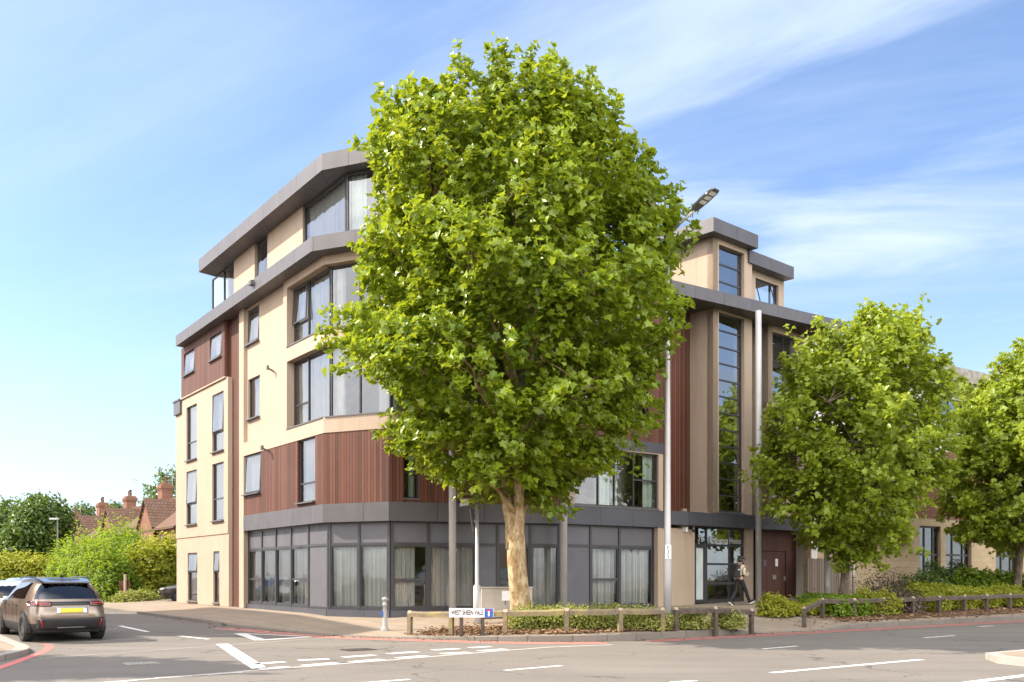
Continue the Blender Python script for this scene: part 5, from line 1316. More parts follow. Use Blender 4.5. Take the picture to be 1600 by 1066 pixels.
# far trees down the side road
GF = 'dark trees at the far end of the side road'
def far_tree(label, bpx, D, lines, seed, tips=260, leaf=.42, per=22, mat='far_leaf'):
    return px_tree('broadleaf_tree', label, bpx, D, lines, tips, per, leaf, .4, seed, M[mat], M['bark2'], basez=.3, group=GF, fork=2.5, shape=OVAL, twig=1.5, spread=.45, limbs=8)
far_tree('round dark green tree behind the yellow hedge, left of the chimneys', 62, 88, [(880, 25, 95), (850, 12, 108), (820, 15, 112), (800, 24, 108), (785, 40, 98), (778, 58, 84)], 31, 420)
far_tree('dark tree cut by the left edge above the orange roof', 6, 96, [(880, -40, 30), (850, -60, 38), (820, -55, 36), (800, -40, 28), (790, -20, 16)], 32, 300)
far_tree('tall dark tree rising behind the nearest chimney at the cream wall', 268, 118, [(870, 220, 330), (810, 215, 330), (770, 225, 320), (745, 240, 300), (733, 255, 280)], 33, 260)
far_tree('small dark tree peeping between the two middle chimneys', 178, 135, [(870, 150, 210), (830, 145, 212), (800, 155, 200), (788, 170, 190)], 34, 200)
far_tree('dark tree behind the farthest chimney on the terrace', 128, 140, [(870, 95, 165), (830, 92, 168), (800, 105, 150), (790, 118, 140)], 35, 200)
# trees behind the camera that the glass mirrors, and one at the left that dapples the road
for k, (x, y, lab) in enumerate(((-14, -12, 'street tree behind the camera in front of the white house, leftmost'), (3, -15.5, 'street tree behind the camera in front of the middle white house'), (17, -4, 'street tree behind the camera in front of the cream house'), (30, 6, 'street tree behind the camera, rightmost of the far footway'))):
    c_ = copy_tree(t2); c_.location = (x, y, 0); c_.rotation_euler = (0, 0, k * 1.7); c_['label'] = lab; c_['group'] = 'street trees on the far footway'; s = .85 + .1 * k; c_.scale = (s, s, s)
c_ = copy_tree(t3); c_.location = (-18.2, 18.6, 0); c_['label'] = 'street tree outside the left edge whose shade dapples the near road'; c_['group'] = 'street trees on the far footway'
c_.rotation_euler = (0, 0, 1.0); c_.scale = (.8, .8, .95)

def bush(name, label, pts, n, leaf, mat, seed, cat='shrub', group=None, kind=None, shape=OVAL, stems=True, up=.5, jit=.05, core=.3, wild=0.0):
    """pts: list of ellipsoids (x,y,z0,rx,ry,h) in world space standing on the ground; leaves crowd towards their skins"""
    R_ = np.random.RandomState(seed); x0, y0, z0 = pts[0][:3]
    t = thing(name, label, cat, (x0, y0, z0), 0, group); tag(t, kind=kind)
    vol = np.array([p[3] * p[4] + p[5] * (p[3] + p[4]) * .5 for p in pts]); k = R_.choice(len(pts), n, p=vol / vol.sum()); E_ = np.array(pts)[k]
    d = R_.randn(n, 3); d /= np.linalg.norm(d, axis=1)[:, None]; d[:, 2] = np.abs(d[:, 2]) * 1.0
    rho = 1 - np.abs(R_.randn(n)) * .12; ii = R_.rand(n) < core; rho[ii] = R_.uniform(.4, .95, ii.sum())
    lump = 1 + .14 * np.sin(d[:, 0] * 7 + E_[:, 0]) * np.cos(d[:, 1] * 6 + E_[:, 1] * 2) + .09 * np.sin(d[:, 2] * 11 + d[:, 0] * 5) + wild * np.abs(R_.randn(n)) * .2 * d[:, 2]
    C_ = np.stack([E_[:, 0] - x0 + d[:, 0] * E_[:, 3] * rho * lump, E_[:, 1] - y0 + d[:, 1] * E_[:, 4] * rho * lump, E_[:, 2] - z0 + .03 + np.sign(d[:, 2]) * np.abs(d[:, 2]) ** .8 * E_[:, 5] * rho * lump], 1) + R_.randn(n, 3) * jit
    C_[:, 2] = np.maximum(C_[:, 2], .03)
    N_ = d * .7 + np.array([0, 0, up])[None] + R_.randn(n, 3) * .5; T_ = d * .5 + np.array([0, 0, .35])[None] + R_.randn(n, 3) * .6
    leaf_mesh('foliage', C_, N_, T_, leaf * R_.uniform(.6, 1.3, n), mat, shape, parent=t)
    if stems:
        rng = random.Random(seed); sb = MB()
        for p in pts:
            for _ in range(5):
                a = rng.random() * 6.28; q = .55 * rng.random() + .1
                sb.tube([(p[0] + .1 * math.cos(a), p[1] + .1 * math.sin(a), p[2] - .08), (p[0] + math.cos(a) * p[3] * q * .6, p[1] + math.sin(a) * p[4] * q * .6, p[2] + p[5] * .5), (p[0] + math.cos(a) * p[3] * q, p[1] + math.sin(a) * p[4] * q, p[2] + p[5] * .82)], [.02, .014, .006], 5)
        sb.build('stem', M['bark2'], t)
    return t
# clipped hedge behind the left rail fence
def g3(px, D, rx, ry, h): x = rayY(px, D); return (x, D, gp(x, D), rx, ry, h)
hedge = []
for px in range(812, 1036, 9): hedge.append(g3(px, 26.5 if px < 930 else 26.75, .42 + .05 * rnd.random(), .42, .57 + .1 * rnd.random()))
bush('box_hedge', 'low clipped yellow green hedge behind the mossy rail fence under the big tree', hedge, 15000, .075, M['box_leaf'], 41, 'hedge', core=.2)
bush('box_hedge', 'short clipped yellow green hedge just right of the tall lamp column', [g3(px, 27.4, .38, .38, .58) for px in (1062, 1075, 1088)], 3000, .075, M['box_leaf'], 42, 'hedge')
bush('round_shrub', 'small round yellow green shrub behind the last post of the middle fence', [g3(px, 27.9, .36, .36, .52) for px in (1126, 1137, 1146)], 3000, .075, M['box_leaf'], 43)
GS = 'shrubs in the right planting bed'
bush('golden_shrub', 'loose yellow green shrub left of the right fence beside the paved crossing', [g3(1210, 32.5, .62, .55, .72), g3(1224, 32.7, .4, .4, .55)], 2600, .11, M['gold_leaf'], 44, group=GS)
bush('golden_shrub', 'small yellow shrubs between the loose shrub and the first right fence post', [g3(1243, 32.8, .35, .35, .4), g3(1262, 33, .3, .3, .35), g3(1280, 33.2, .35, .35, .5)], 2000, .10, M['gold_leaf'], 45, group=GS)
bush('green_shrub', 'dark glossy green shrub behind the second and third post of the right fence', [g3(px, 32.9 + (px - 1300) * .02, .55, .5, .66) for px in (1303, 1322, 1338)], 2600, .12, M['hedge_leaf'], 46, group=GS)
for a, b, h, lab, mt, sd in ((1352, 1385, .78, 'yellow shrub behind the third gap of the right fence', 'gold_leaf', 47), (1396, 1422, .62, 'yellow brown shrub behind the fourth gap of the right fence', 'mauve_leaf', 48), (1434, 1462, .75, 'yellow shrub behind the fifth gap of the right fence', 'gold_leaf', 49), (1474, 1500, .78, 'yellow shrub behind the sixth gap of the right fence', 'gold_leaf', 50), (1513, 1538, .8, 'yellow green shrub behind the seventh gap of the right fence', 'gold_leaf', 51), (1550, 1580, .8, 'yellow shrub behind the eighth gap of the right fence', 'gold_leaf', 52), (1594, 1660, .85, 'yellow shrub at the right edge behind the fence', 'gold_leaf', 53)):
    D = 34.2 + (a - 1350) * .0275; ps = [g3(p, D, .52, .5, h + .12 * math.sin(p)) for p in np.linspace(a, b, 3)]
    bush('golden_shrub' if mt == 'gold_leaf' else 'mauve_shrub', lab, ps, 2600, .10, M[mt], sd, group=GS, wild=.6)
bush('ground_ivy', 'low dark green ivy bank under the young tree by the wooden fence', [g3(p, 35.3, .72, .5, .5) for p in range(1270, 1352, 13)], 4200, .13, M['hedge_leaf'], 54, 'ivy', GS)
bush('golden_shrub', 'low yellow shrub in front of the bare brown bush', [g3(p, 37.2, .5, .45, .42) for p in (1350, 1366, 1378)], 1600, .1, M['gold_leaf'], 55, group=GS)
bush('mauve_shrub', 'thin twiggy brown purple bush against the tan block wall', [g3(p, 39.0, .8, .6, 1.0) for p in (1368, 1388, 1408)], 1500, .09, M['mauve_leaf'], 56, group=GS, wild=1.5, jit=.1)
bush('green_shrub', 'dark rounded shrub under the first tan window', [g3(1425, 41.0, .9, .7, .85), g3(1445, 41.2, .9, .7, 1.0), g3(1462, 41.0, .8, .7, .9)], 3600, .12, M['far_leaf'], 57, group=GS)
bush('holly_bush', 'round dark holly like bush in front of the first tan window', [g3(1460, 43.6, .75, .6, 1.45)], 1800, .12, M['far_leaf'], 58, group=GS)
bush('holly_bush', 'round dark holly like bush below the second tan window', [g3(1497, 44.4, .65, .6, 1.5), g3(1500, 44.4, .55, .55, 1.0)], 1900, .12, M['far_leaf'], 59, group=GS)
bush('golden_shrub', 'broad yellow shrub bank below the dark rounded shrub', [g3(p, 38.6, .75, .6, .85) for p in range(1432, 1485, 13)], 3600, .11, M['gold_leaf'], 60, group=GS)
bush('green_shrub', 'broad mound of big bright green leaves below the right windows', [g3(p, 43.0, 1.0, .9, 1.05 + .15 * math.sin(p * .3)) for p in range(1515, 1680, 20)], 7000, .19, M['hedge_leaf'], 61, group=GS)
bush('golden_shrub', 'long low yellow hedge row above the right fence rail', [g3(p, 40.4, .7, .6, .62) for p in range(1488, 1680, 15)], 6500, .11, M['gold_leaf'], 62, group=GS)
# hedges and bushes along the side road
def h3(px, D, rx, ry, ytop, zg=.22): x = rayY(px, D); return (x, D, zg, rx, ry, CAMH + (HY - ytop) * D / F - zg)
GH = 'hedges and bushes along the side road'
bush('hedge', 'long yellow green privet hedge at the far left behind the parked cars', [h3(p, 62, 1.6, 1.3, 866 + 3 * math.sin(p)) for p in range(-30, 95, 18)], 15000, .2, M['gold_leaf'], 71, 'hedge', GH)
bush('hedge', 'tall bright green hedge right of the grey car, pale variegated at its foot', [h3(108, 58, 1.3, 1.2, 862), h3(130, 56, 1.5, 1.2, 854), h3(150, 54, 1.5, 1.2, 850), h3(166, 52.5, 1.4, 1.2, 852), h3(180, 51.5, 1.2, 1.1, 866)], 20000, .18, M['hedge_leaf'], 72, 'hedge', GH, wild=.5)
bush('bush', 'big yellow green bush in front of the brick terrace roofs', [h3(112, 66, 1.6, 1.4, 850), h3(150, 64, 2.0, 1.5, 843), h3(178, 62, 1.9, 1.6, 834), h3(200, 60, 1.9, 1.6, 828), h3(222, 59, 1.7, 1.4, 846)], 19000, .2, M['hedge_leaf'], 73, 'bush', GH, wild=.8)
bush('bush', 'yellow leaved bush leaning over the driveway at the cream wall corner', [h3(214, 53, 1.0, 1.0, 868), h3(235, 53, 1.2, 1.1, 858), h3(255, 54.5, 1.4, 1.2, 850), h3(272, 55, 1.6, 1.2, 850), h3(285, 55.5, 1.6, 1.2, 852)], 14000, .2, M['gold_leaf'], 74, 'bush', GH, shape=MAPLE, wild=.6)
bush('bush', 'low grey green ground shrub at the foot of the yellow bush by the driveway', [h3(196, 50, .7, .6, 926), h3(212, 49.6, .8, .6, 923), h3(228, 49.6, .7, .6, 923)], 3000, .13, M['box_leaf'], 75, 'shrub', GH)
# fallen leaves on the beds and gutter
R_ = np.random.RandomState(3); pts = []
while len(pts) < 2600:
    x = R_.uniform(-2.9, 6.4); d = abs(R_.randn()) * .9 + .3; i = int(np.argmin(np.abs(KD[:, 0] - x))); q = offset_line(KD, d)[i]
    if R_.rand() < .55 or x < 2: pts.append((q[0] + R_.randn() * .2, q[1] + R_.randn() * .15))
pts = np.array(pts); z = np.atleast_1d(gp(pts[:, 0], pts[:, 1])) + .045 + R_.rand(len(pts)) * .02
n = len(pts); lo = leaf_mesh('fallen_leaves', np.column_stack([pts, z]), np.column_stack([R_.randn(n, 2) * .35, np.ones(n)]), np.column_stack([R_.randn(n, 2), R_.randn(n) * .2]), .085 * R_.uniform(.5, 1.4, n), M['dry_leaf'], MAPLE, .3)
tag(lo, 'brown fallen leaves scattered over the bed behind the left rail fence', 'fallen leaves', kind='stuff')
pts = []
while len(pts) < 1500:
    x = R_.uniform(10.5, 26); i = int(np.argmin(np.abs(KD[:, 0] - x))); q = offset_line(KD, .4 + abs(R_.randn()) * 1.0)[i]; pts.append((q[0] + R_.randn() * .5, q[1] + R_.randn() * .3))
pts = np.array(pts); z = np.atleast_1d(gp(pts[:, 0], pts[:, 1])) + .05 + R_.rand(len(pts)) * .02; n = len(pts)
lo = leaf_mesh('fallen_leaves', np.column_stack([pts, z]), np.column_stack([R_.randn(n, 2) * .35, np.ones(n)]), np.column_stack([R_.randn(n, 2), R_.randn(n) * .2]), .09 * R_.uniform(.5, 1.4, n), M['dry_leaf'], MAPLE, .3)
tag(lo, 'brown fallen leaves scattered over the right planting bed', 'fallen leaves', kind='stuff')
pts = []
for _ in range(420):
    i = R_.randint(3, len(KD) - 1); x = R_.uniform(-13, 9); i = int(np.argmin(np.abs(KD[:, 0] - x))); q = offset_line(KD, -(.05 + abs(R_.randn()) * .18))[i]; pts.append((q[0] + R_.randn() * .25, q[1] + R_.randn() * .06))
pts = np.array(pts); z = zr(pts[:, 0], pts[:, 1]) + .02; n = len(pts)
lo = leaf_mesh('fallen_leaves', np.column_stack([pts, z]), np.column_stack([R_.randn(n, 2) * .35, np.ones(n)]), np.column_stack([R_.randn(n, 2), R_.randn(n) * .2]), .055 * R_.uniform(.5, 1.4, n), M['dry_leaf'], MAPLE, .3)
tag(lo, 'dry leaf litter lying in the gutter along the kerb', 'fallen leaves', kind='stuff')
# ------------------------------------------------------------------ street furniture
def gz(x, y): return gp(x, y)
def FPX(px0, y0, px1, y1): return Fac(Vector(P2(px0, y0)), Vector(P2(px1, y1)))
def rail_fence(label, posts, rails, post_h, mats, ends=(0.0, 0.0), name='rail_fence', w=.115):
    """posts: list of (x,y); a chamfered timber rail on top of square posts"""
    x0, y0 = posts[0]; f = thing(name, label, 'fence', (x0, y0, gz(x0, y0)), 0, 'low timber rail fences')
    for i, (x, y) in enumerate(posts):
        a = Vector(posts[max(i - 1, 0)]); b = Vector(posts[min(i + 1, len(posts) - 1)]); d = (b - a).normalized(); n = Vector((d.y, -d.x)); z = gz(x, y)
        mb = MB(); tw = rnd.uniform(-.012, .012)
        def q(s, t, zz): p = Vector((x, y)) + d * s + n * (t + .02) ; return (p.x + tw * (zz - z), p.y, zz)
        h = w / 2; zt = z + post_h
        mb.hexa([q(-h, h, z - .3), q(h, h, z - .3), q(h, -h, z - .3), q(-h, -h, z - .3), q(-h, h, zt), q(h, h, zt), q(h, -h, zt), q(-h, -h, zt)])
        mb.build('post', M[mats[0]], f, bevel=.008)
        cp = MB(); cp.hexa([q(-h * .98, h * .98, zt + .0), q(h * .98, h * .98, zt), q(h * .98, -h * .98, zt), q(-h * .98, -h * .98, zt), q(-h * .98, .012, zt + .075), q(h * .98, .012, zt + .075), q(h * .98, -.012, zt + .075), q(-h * .98, -.012, zt + .075)])
        cp.build('post_cap', M['rail_cap'], f)
    for (i, j) in rails:
        a, b = Vector(posts[i]), Vector(posts[j]); d = (b - a).normalized(); n = Vector((d.y, -d.x)); za, zb2 = gz(*a) + post_h - .03, gz(*b) + post_h - .03
        e0 = .0 if i else ends[0]; e1 = .0 if j < len(posts) - 1 else ends[1]
        a = a - d * (e0 - .058); b = b + d * (e1 - .058)
        mb = MB(); N = 10; sec = [(-.055, -.075), (.055, -.075), (.055, .035), (0, .085), (-.055, .035)]; rings = []
        for k in range(N + 1):
            p = a + (b - a) * k / N; z = za + (zb2 - za) * k / N - .012 * math.sin(k / N * 3.14) + rnd.uniform(-.003, .003)
            rings.append([(*(p + n * (s + .02)), z + t) for s, t in sec])
        for k in range(N):
            for m in range(5):
                m2 = (m + 1) % 5; mb.face([rings[k][m], rings[k + 1][m], rings[k + 1][m2], rings[k][m2]][::-1])
        mb.face(rings[0][::-1]); mb.face(rings[-1])
        mb.build('rail', M[mats[1]], f)
    return f
M['rail_cap'] = simple('cut_timber_end', (0.36, 0.27, 0.20), 0.85, 0, 0.2, 20)
pl_ = [P2(641, 26.95), P2(706, 26.25), P2(790, 25.75), P2(885, 25.55), P2(968.5, 25.95), P2(1034, 26.45)]
rail_fence('mossy low timber rail fence along the kerb below the big tree', pl_, [(k, k + 1) for k in range(5)], .60, ('moss_rail', 'moss_rail'))
pm = [P2(1055.5, 26.75), P2(1117, 27.35), P2(1173, 28.3)]
rail_fence('short dark timber rail fence between the lamp column and the crossing', pm, [(0, 1), (1, 2)], .60, ('rail_wood', 'rail_wood'))
pr5 = [P2(1255.5, 30.4), P2(1284, 33.0), P2(1334, 33.6)] + [tuple(Vector(main_pt(0, 20.25)) + DU * 0) for _ in ()]
def on_n(px, n): r = (px - CX) / F; D = n / (DN.y + DN.x * r); return (r * D, D)
pr5 = [on_n(1255.5, 19.75), on_n(1284, 20.6)] + [on_n(p, 20.35) for p in (1334, 1380, 1425, 1466.5, 1506, 1540.5, 1577, 1610, 1642)]
rail_fence('long dark timber rail fence in front of the right planting bed', pr5, [(k, k + 1) for k in range(len(pr5) - 1)], .60, ('rail_wood', 'rail_wood'))

# street name plate
def flat_text(f, txt, s, z, size, o, mat, parent, sx=1.0, align='CENTER', ext=.002): return text_on(f, txt, s, z, size, o, mat, parent, sx=sx, align=align, ext=ext, bold=.0045)
yS = 25.85; s0 = Vector(P2(702.5, yS)); s1 = Vector(P2(771.5, yS - .1)); FS = Fac(s0, s1)
zsb, zst = CAMH + (HY - 964.5) * yS / F, CAMH + (HY - 950.3) * yS / F
sg = thing('street_sign', 'white WEST SHEEN VALE street name plate with blue symbol on two short posts', 'street sign', (s0.x, s0.y, gz(s0.x, s0.y)))
mb = MB(); fbox(mb, FS, 0, FS.L, zsb, zst, .06, .078); mb.build('plate', M['white_paint'], sg, bevel=.006)
for px in (721, 754):
    mb = MB(); s = FS.s_of(px); fbox(mb, FS, s - .045, s + .045, gz(s0.x, s0.y) - .2, zsb + .1, -.03, .058); mb.build('post', M['rail_wood'], sg)
M['ink'] = simple('black_sign_lettering', (0.012, 0.012, 0.012), 0.5); M['sign_blue'] = simple('sign_blue', (0.02, 0.10, 0.42), 0.45, 0, .05); M['sign_red'] = simple('sign_red', (0.62, 0.03, 0.03), 0.45, 0, .05)
flat_text(FS, 'WEST SHEEN VALE', FS.L * .408, zsb + .068, .172, .079, M['ink'], sg, .60)
a, b = FS.L - .24, FS.L - .01; mb = MB(); fbox(mb, FS, a, b, zsb + .005, zst - .005, .0785, .0825); tp = mb.build('symbol_panel', M['sign_blue'], sg)
m_ = (a + b) / 2; mb = MB(); fbox(mb, FS, m_ - .022, m_ + .022, zsb + .03, zst - .075, .083, .086); mb.build('symbol_stem', M['white_paint'], tp)
mb = MB(); fbox(mb, FS, m_ - .068, m_ + .068, zst - .075, zst - .037, .083, .0865); mb.build('symbol_bar', M['sign_red'], tp)

# bollard
x, y = P2(601.5, 28.0); z = gz(x, y); bo_ = thing('bollard', 'pale grey cast iron bollard with domed cap on the sunny corner pavement', 'bollard', (x, y, z))
mb = MB(); mb.lathe([(.135, -.05), (.135, .03), (.118, .06), (.105, .10), (.085, .13), (.078, .5), (.07, .72), (.088, .73), (.088, .77), (.07, .785), (.072, .86), (.10, .885), (.118, .905), (.112, .93), (.07, .965), (.015, .985)], 0, 0, 20)
M['bollard'] = simple('grey_bollard_paint', (0.33, 0.315, 0.30), 0.6, 0.1, 0.2, 9); mb.v = [(a * .84, b * .84, c) for a, b, c in mb.v]; mb.build('shaft', M['bollard'], bo_, smooth=True, local=True)
mb = MB(); mb.box(-.10, -.045, -.06, .02, .42, .57); mb.build('plaque', M['sign_blue'], bo_, local=True, bevel=.01)

# tall street lamp with arm
x, y = P2(1043, 27.3); z = gz(x, y); lp = thing('street_lamp', 'tall pale grey street lamp column numbered 035 rising beside the big tree', 'street lamp', (x, y, z))
top = 11.45 - z
mb = MB(); mb.tube([(0, 0, -.2), (0, 0, 2.2), (0, 0, 2.3), (0, 0, 8), (0, 0, top)], [.115, .112, .095, .075, .055], 18); mb.build('column', M['lamp_metal'], lp, smooth=True, local=True)
hx = rayY(1101, 26.3) - x; hz = CAMH + (HY - 314) * 26.3 / F - z; hy = 26.3 - y
mb = MB(); a_ = Vector((hx, hy, hz)); st = Vector((0, 0, top - .05)); dr_ = (a_ - st)
mb.tube([st, st + dr_ * .35 + Vector((0, 0, .02)), st + dr_ * .72], [.05, .045, .04], 10); mb.build('arm', M['lamp_metal'], lp, smooth=True, local=True)
hd = MB(); d = dr_.normalized(); sd = Vector((-d.y, d.x, 0)).normalized(); u_ = d.cross(sd) * -1
if u_.z < 0: u_ = -u_
def hp(s, w, k): p = a_ + d * s + sd * w + u_ * k; return tuple(p)
secs = [(-.42, .07, .05), (-.28, .14, .075), (.0, .175, .08), (.34, .165, .06), (.45, .12, .04)]
rg = [[hp(s, -w, 0), hp(s, w, 0), hp(s, w * .9, h), hp(s, -w * .9, h)] for s, w, h in secs]
for k in range(4):
    for m in range(4): hd.face([rg[k][m], rg[k][(m + 1) % 4], rg[k + 1][(m + 1) % 4], rg[k + 1][m]])
hd.face(rg[0][::-1]); hd.face(rg[-1]); head = hd.build('lamp_head', M['lamp_head'], lp, local=True, bevel=.012)
for k in range(3):
    pn = MB(); s = -.12 + k * .17; pn.face([hp(s, -.12, -.004), hp(s + .13, -.12, -.004), hp(s + .13, .12, -.004), hp(s, .12, -.004)]); pn.build('led_panel', M['white_paint'], head, local=True)
FLp = Fac(Vector((x - 1, y)), Vector((x + 1, y))); zn = CAMH + (HY - 862.5) * 27.2 / F
mb = MB(); fbox(mb, FLp, .915, 1.085, zn - .2, zn + .2, .10, .124); npl = mb.build('number_plate', M['white_paint'], lp)
for k, ch in enumerate('035'): text_on(FLp, ch, 1.0, zn + .07 - k * .125, .15, .126, M['ink'], npl, name='digit', ext=.002)

# small lamp post with a sign seen edge on
x, y = P2(745.5, 28.6); z = gz(x, y); l2 = thing('street_lamp', 'short slim grey lamp post with small lantern left of the big trunk', 'street lamp', (x, y, z))
h2 = CAMH + (HY - 780) * 28.6 / F - z
mb = MB(); mb.tube([(0, 0, -.2), (0, 0, 1.12), (0, 0, 1.17), (0, 0, h2)], [.115, .115, .058, .05], 16); mb.build('column', M['lamp_metal'], l2, smooth=True, local=True)
mb = MB(); mb.box(.03, .13, -.125, -.09, .35, .95); mb.build('access_door', M['lamp_metal'], l2, local=True, bevel=.01)
mb = MB(); mb.tube([(0, 0, h2 - .05), (-.2, -.02, h2 - .06), (-.25, -.02, h2 - .07)], .025, 8); mb.build('arm', M['lamp_metal'], l2, local=True)
mb = MB(); c = [(-.52, .08, h2 - .22), (-.24, .1, h2 - .18), (-.24, -.12, h2 - .18), (-.52, -.12, h2 - .22), (-.46, .05, h2 + .0), (-.24, .07, h2 + .01), (-.24, -.09, h2 + .01), (-.46, -.09, h2 + .0)]
mb.hexa([c[3], c[2], c[1], c[0], c[7], c[6], c[5], c[4]]); mb.build('lantern', M['lamp_metal'], l2, local=True, bevel=.03)
mb = MB(); q = [(-.09, .02, h2 - .32), (-.20, -.30, h2 - .32), (-.13, -.12, h2 - .98)]
n_ = Vector((.014, -.004, 0)); mb.face([tuple(Vector(p) - n_) for p in q]); mb.face([tuple(Vector(p) + n_) for p in q][::-1])
for k in range(3): a, b = Vector(q[k]), Vector(q[(k + 1) % 3]); mb.face([a + n_, a - n_, b - n_, b + n_])
mb.build('triangular_sign', M['lamp_head'], l2, local=True)
mb = MB(); mb.box(-.12, .0, -.02, .02, h2 - .42, h2 - .38); mb.box(-.12, .0, -.02, .02, h2 - .68, h2 - .64); mb.build('sign_bracket', M['galv'], l2, local=True)

# lamp column among the young tree, small post
x, y = P2(1292, 37.4); z = gz(x, y); l3 = thing('lamp_column', 'grey metal column standing in front of the wooden fence inside the young tree', 'lamp column', (x, y, z))
mb = MB(); mb.tube([(0, 0, -.2), (0, 0, 2.4), (0, 0, 2.5), (0, 0, 9.0)], [.115, .112, .09, .06], 16); mb.build('column', M['galv'], l3, smooth=True, local=True)
mb = MB(); mb.box(-.06, .06, -.125, -.1, .6, 1.2); mb.build('access_door', M['galv'], l3, local=True)
x, y = P2(1333.5, 39.0); z = gz(x, y); l4 = thing('marker_post', 'short pale grey marker post beside the end of the wooden fence', 'post', (x, y, z))
mb = MB(); mb.tube([(0, 0, -.1), (0, 0, 1.35), (0, 0, 1.42)], [.055, .055, .03], 12); mb.build('shaft', M['galv'], l4, local=True, smooth=True)
mb = MB(); mb.box(-.05, .05, -.065, -.054, .95, 1.2); mb.build('plate', M['white_paint'], l4, local=True)

# grey utility cabinet behind the big trunk
c0 = P2(753, 29.6); c1 = P2(832, 29.9); FB2 = Fac(Vector(c0), Vector(c1)); zg_ = gz(*c0); zt_ = CAMH + (HY - 917.5) * 29.6 / F
cab = thing('utility_cabinet', 'pale beige metal utility cabinet standing behind the big tree trunk', 'cabinet', (c0[0], c0[1], zg_))
M['cab'] = simple('beige_cabinet_paint', (0.40, 0.36, 0.30), 0.6, 0.1, 0.2, 2.0, 'pos')
mb = MB(); fbox(mb, FB2, 0, FB2.L, zg_ + .06, zt_ - .04, -.42, 0); mb.build('box', M['cab'], cab, bevel=.01)
mb = MB(); fbox(mb, FB2, -.03, FB2.L + .03, zt_ - .04, zt_, -.45, .03); mb.build('lid', M['cab'], cab)
mb = MB(); fbox(mb, FB2, .03, FB2.L - .03, zg_ - .1, zg_ + .06, -.38, -.04); mb.build('base', M['plinth'], cab)
for k in range(2):
    mb = MB(); a = .03 + k * FB2.L / 2; b = a + FB2.L / 2 - .05; fbox(mb, FB2, a, b, zg_ + .1, zt_ - .07, .003, .014); d_ = mb.build('cabinet_door', M['cab'], cab)
    mb = MB(); fbox(mb, FB2, b - .06, b - .03, zg_ + .45, zg_ + .57, .014, .03); mb.build('handle', M['sill'], d_)
mb = MB(); fbox(mb, FB2, FS.L * 0 + .62, .95, zt_ - .42, zt_ - .12, .0145, .018); mb.build('notice', M['white_paint'], cab)

# little wooden gate beside the side-road hedge, far lamp
gA, gB = P2(186, 50.5), P2(203, 50.2); FG = Fac(Vector(gA), Vector(gB)); gt = thing('garden_fence', 'small brown wooden fence panel with pale post between hedge and bush on the side road', 'fence', (*gA, .3))
mb = MB()
for k in range(6): fbox(mb, FG, k * FG.L / 6 + .01, (k + 1) * FG.L / 6 - .01, .3, 1.45, -.02, 0)
mb.build('board_panel', M['wood'], gt)
mb = MB(); fbox(mb, FG, FG.L * .55, FG.L * .55 + .13, .2, 1.78, .003, .1); mb.build('post', M['rail_cap'], gt)
x, y = P2(90, 70); l5 = thing('street_lamp', 'distant street lamp with flat head over the side road hedge', 'street lamp', (x, y, .2)); hh = CAMH + (HY - 812) * 70 / F - .2
mb = MB(); mb.tube([(0, 0, -.2), (0, 0, hh)], [.08, .05], 10); mb.build('column', M['lamp_head'], l5, local=True)
mb = MB(); mb.box(-.55, .06, -.12, .12, hh, hh + .12); mb.build('lamp_head', M['galv'], l5, local=True, bevel=.02)

# ------------------------------------------------------------------ cars
def paint_mat(name, col, metal=.6, rough=.28):
    m, nt, b = newmat(name); setp(b, col, rough, metal); b.inputs['Coat Weight'].default_value = 0.8; b.inputs['Coat Roughness'].default_value = 0.05
    g = coords(nt, 'obj'); f = noise(nt, g, 900, 1, .5, .3, .7); d = noise(nt, g, 2.2, 5)
    c = mixc(nt, mth(nt, 'MULTIPLY', f, .2), col, tuple(min(1, x * 1.5) for x in col)); c = mixc(nt, mth(nt, 'MULTIPLY', d, .15), c, (0.25, 0.2, 0.16))
    nt.links.new(c, b.inputs['Base Color']); return m
M['p_bronze'] = paint_mat('bronze_grey_paint', (0.215, 0.165, 0.13)); M['p_white'] = paint_mat('white_car_paint', (0.72, 0.71, 0.69), 0.0, .3)
M['p_silver'] = paint_mat('silver_car_paint', (0.55, 0.55, 0.55)); M['p_black'] = paint_mat('black_car_paint', (0.018, 0.018, 0.02), .2, .2); M['p_dark'] = paint_mat('dark_grey_car_paint', (0.06, 0.058, 0.062))
M['p_suvroof'] = simple('dark_roof_paint', (0.03, 0.028, 0.027), 0.38); M['gloss_black'] = simple('gloss_black', (0.008, 0.008, 0.009), 0.12); M['tyre'] = simple('tyre_rubber', (0.022, 0.021, 0.021), 0.85, 0, .3, 8); M['chrome'] = simple('chrome', (0.62, 0.62, 0.62), 0.18, 0.95, .05)
M['alloy'] = simple('dark_alloy', (0.10, 0.10, 0.105), 0.3, 0.8, .1); M['plate_y'] = simple('yellow_number_plate', (0.75, 0.50, 0.03), 0.45, 0, .05); M['plate_w'] = simple('white_number_plate', (0.8, 0.8, 0.78), 0.45, 0, .05)
def lens_mat(name, col):
    m, nt, b = newmat(name); setp(b, col, .12); b.inputs['Coat Weight'].default_value = 1.0
    f = noise(nt, coords(nt, 'obj', (1, 1, 12)), 14, 2); nt.links.new(mixc(nt, f, tuple(x * .4 for x in col), col), b.inputs['Base Color']); return m
M['red_lens'] = lens_mat('red_tail_lens', (0.45, 0.012, 0.012)); M['dark_red_lens'] = lens_mat('smoked_tail_lens', (0.10, 0.012, 0.012)); M['clear_lens'] = lens_mat('clear_head_lens', (0.7, 0.72, 0.74))
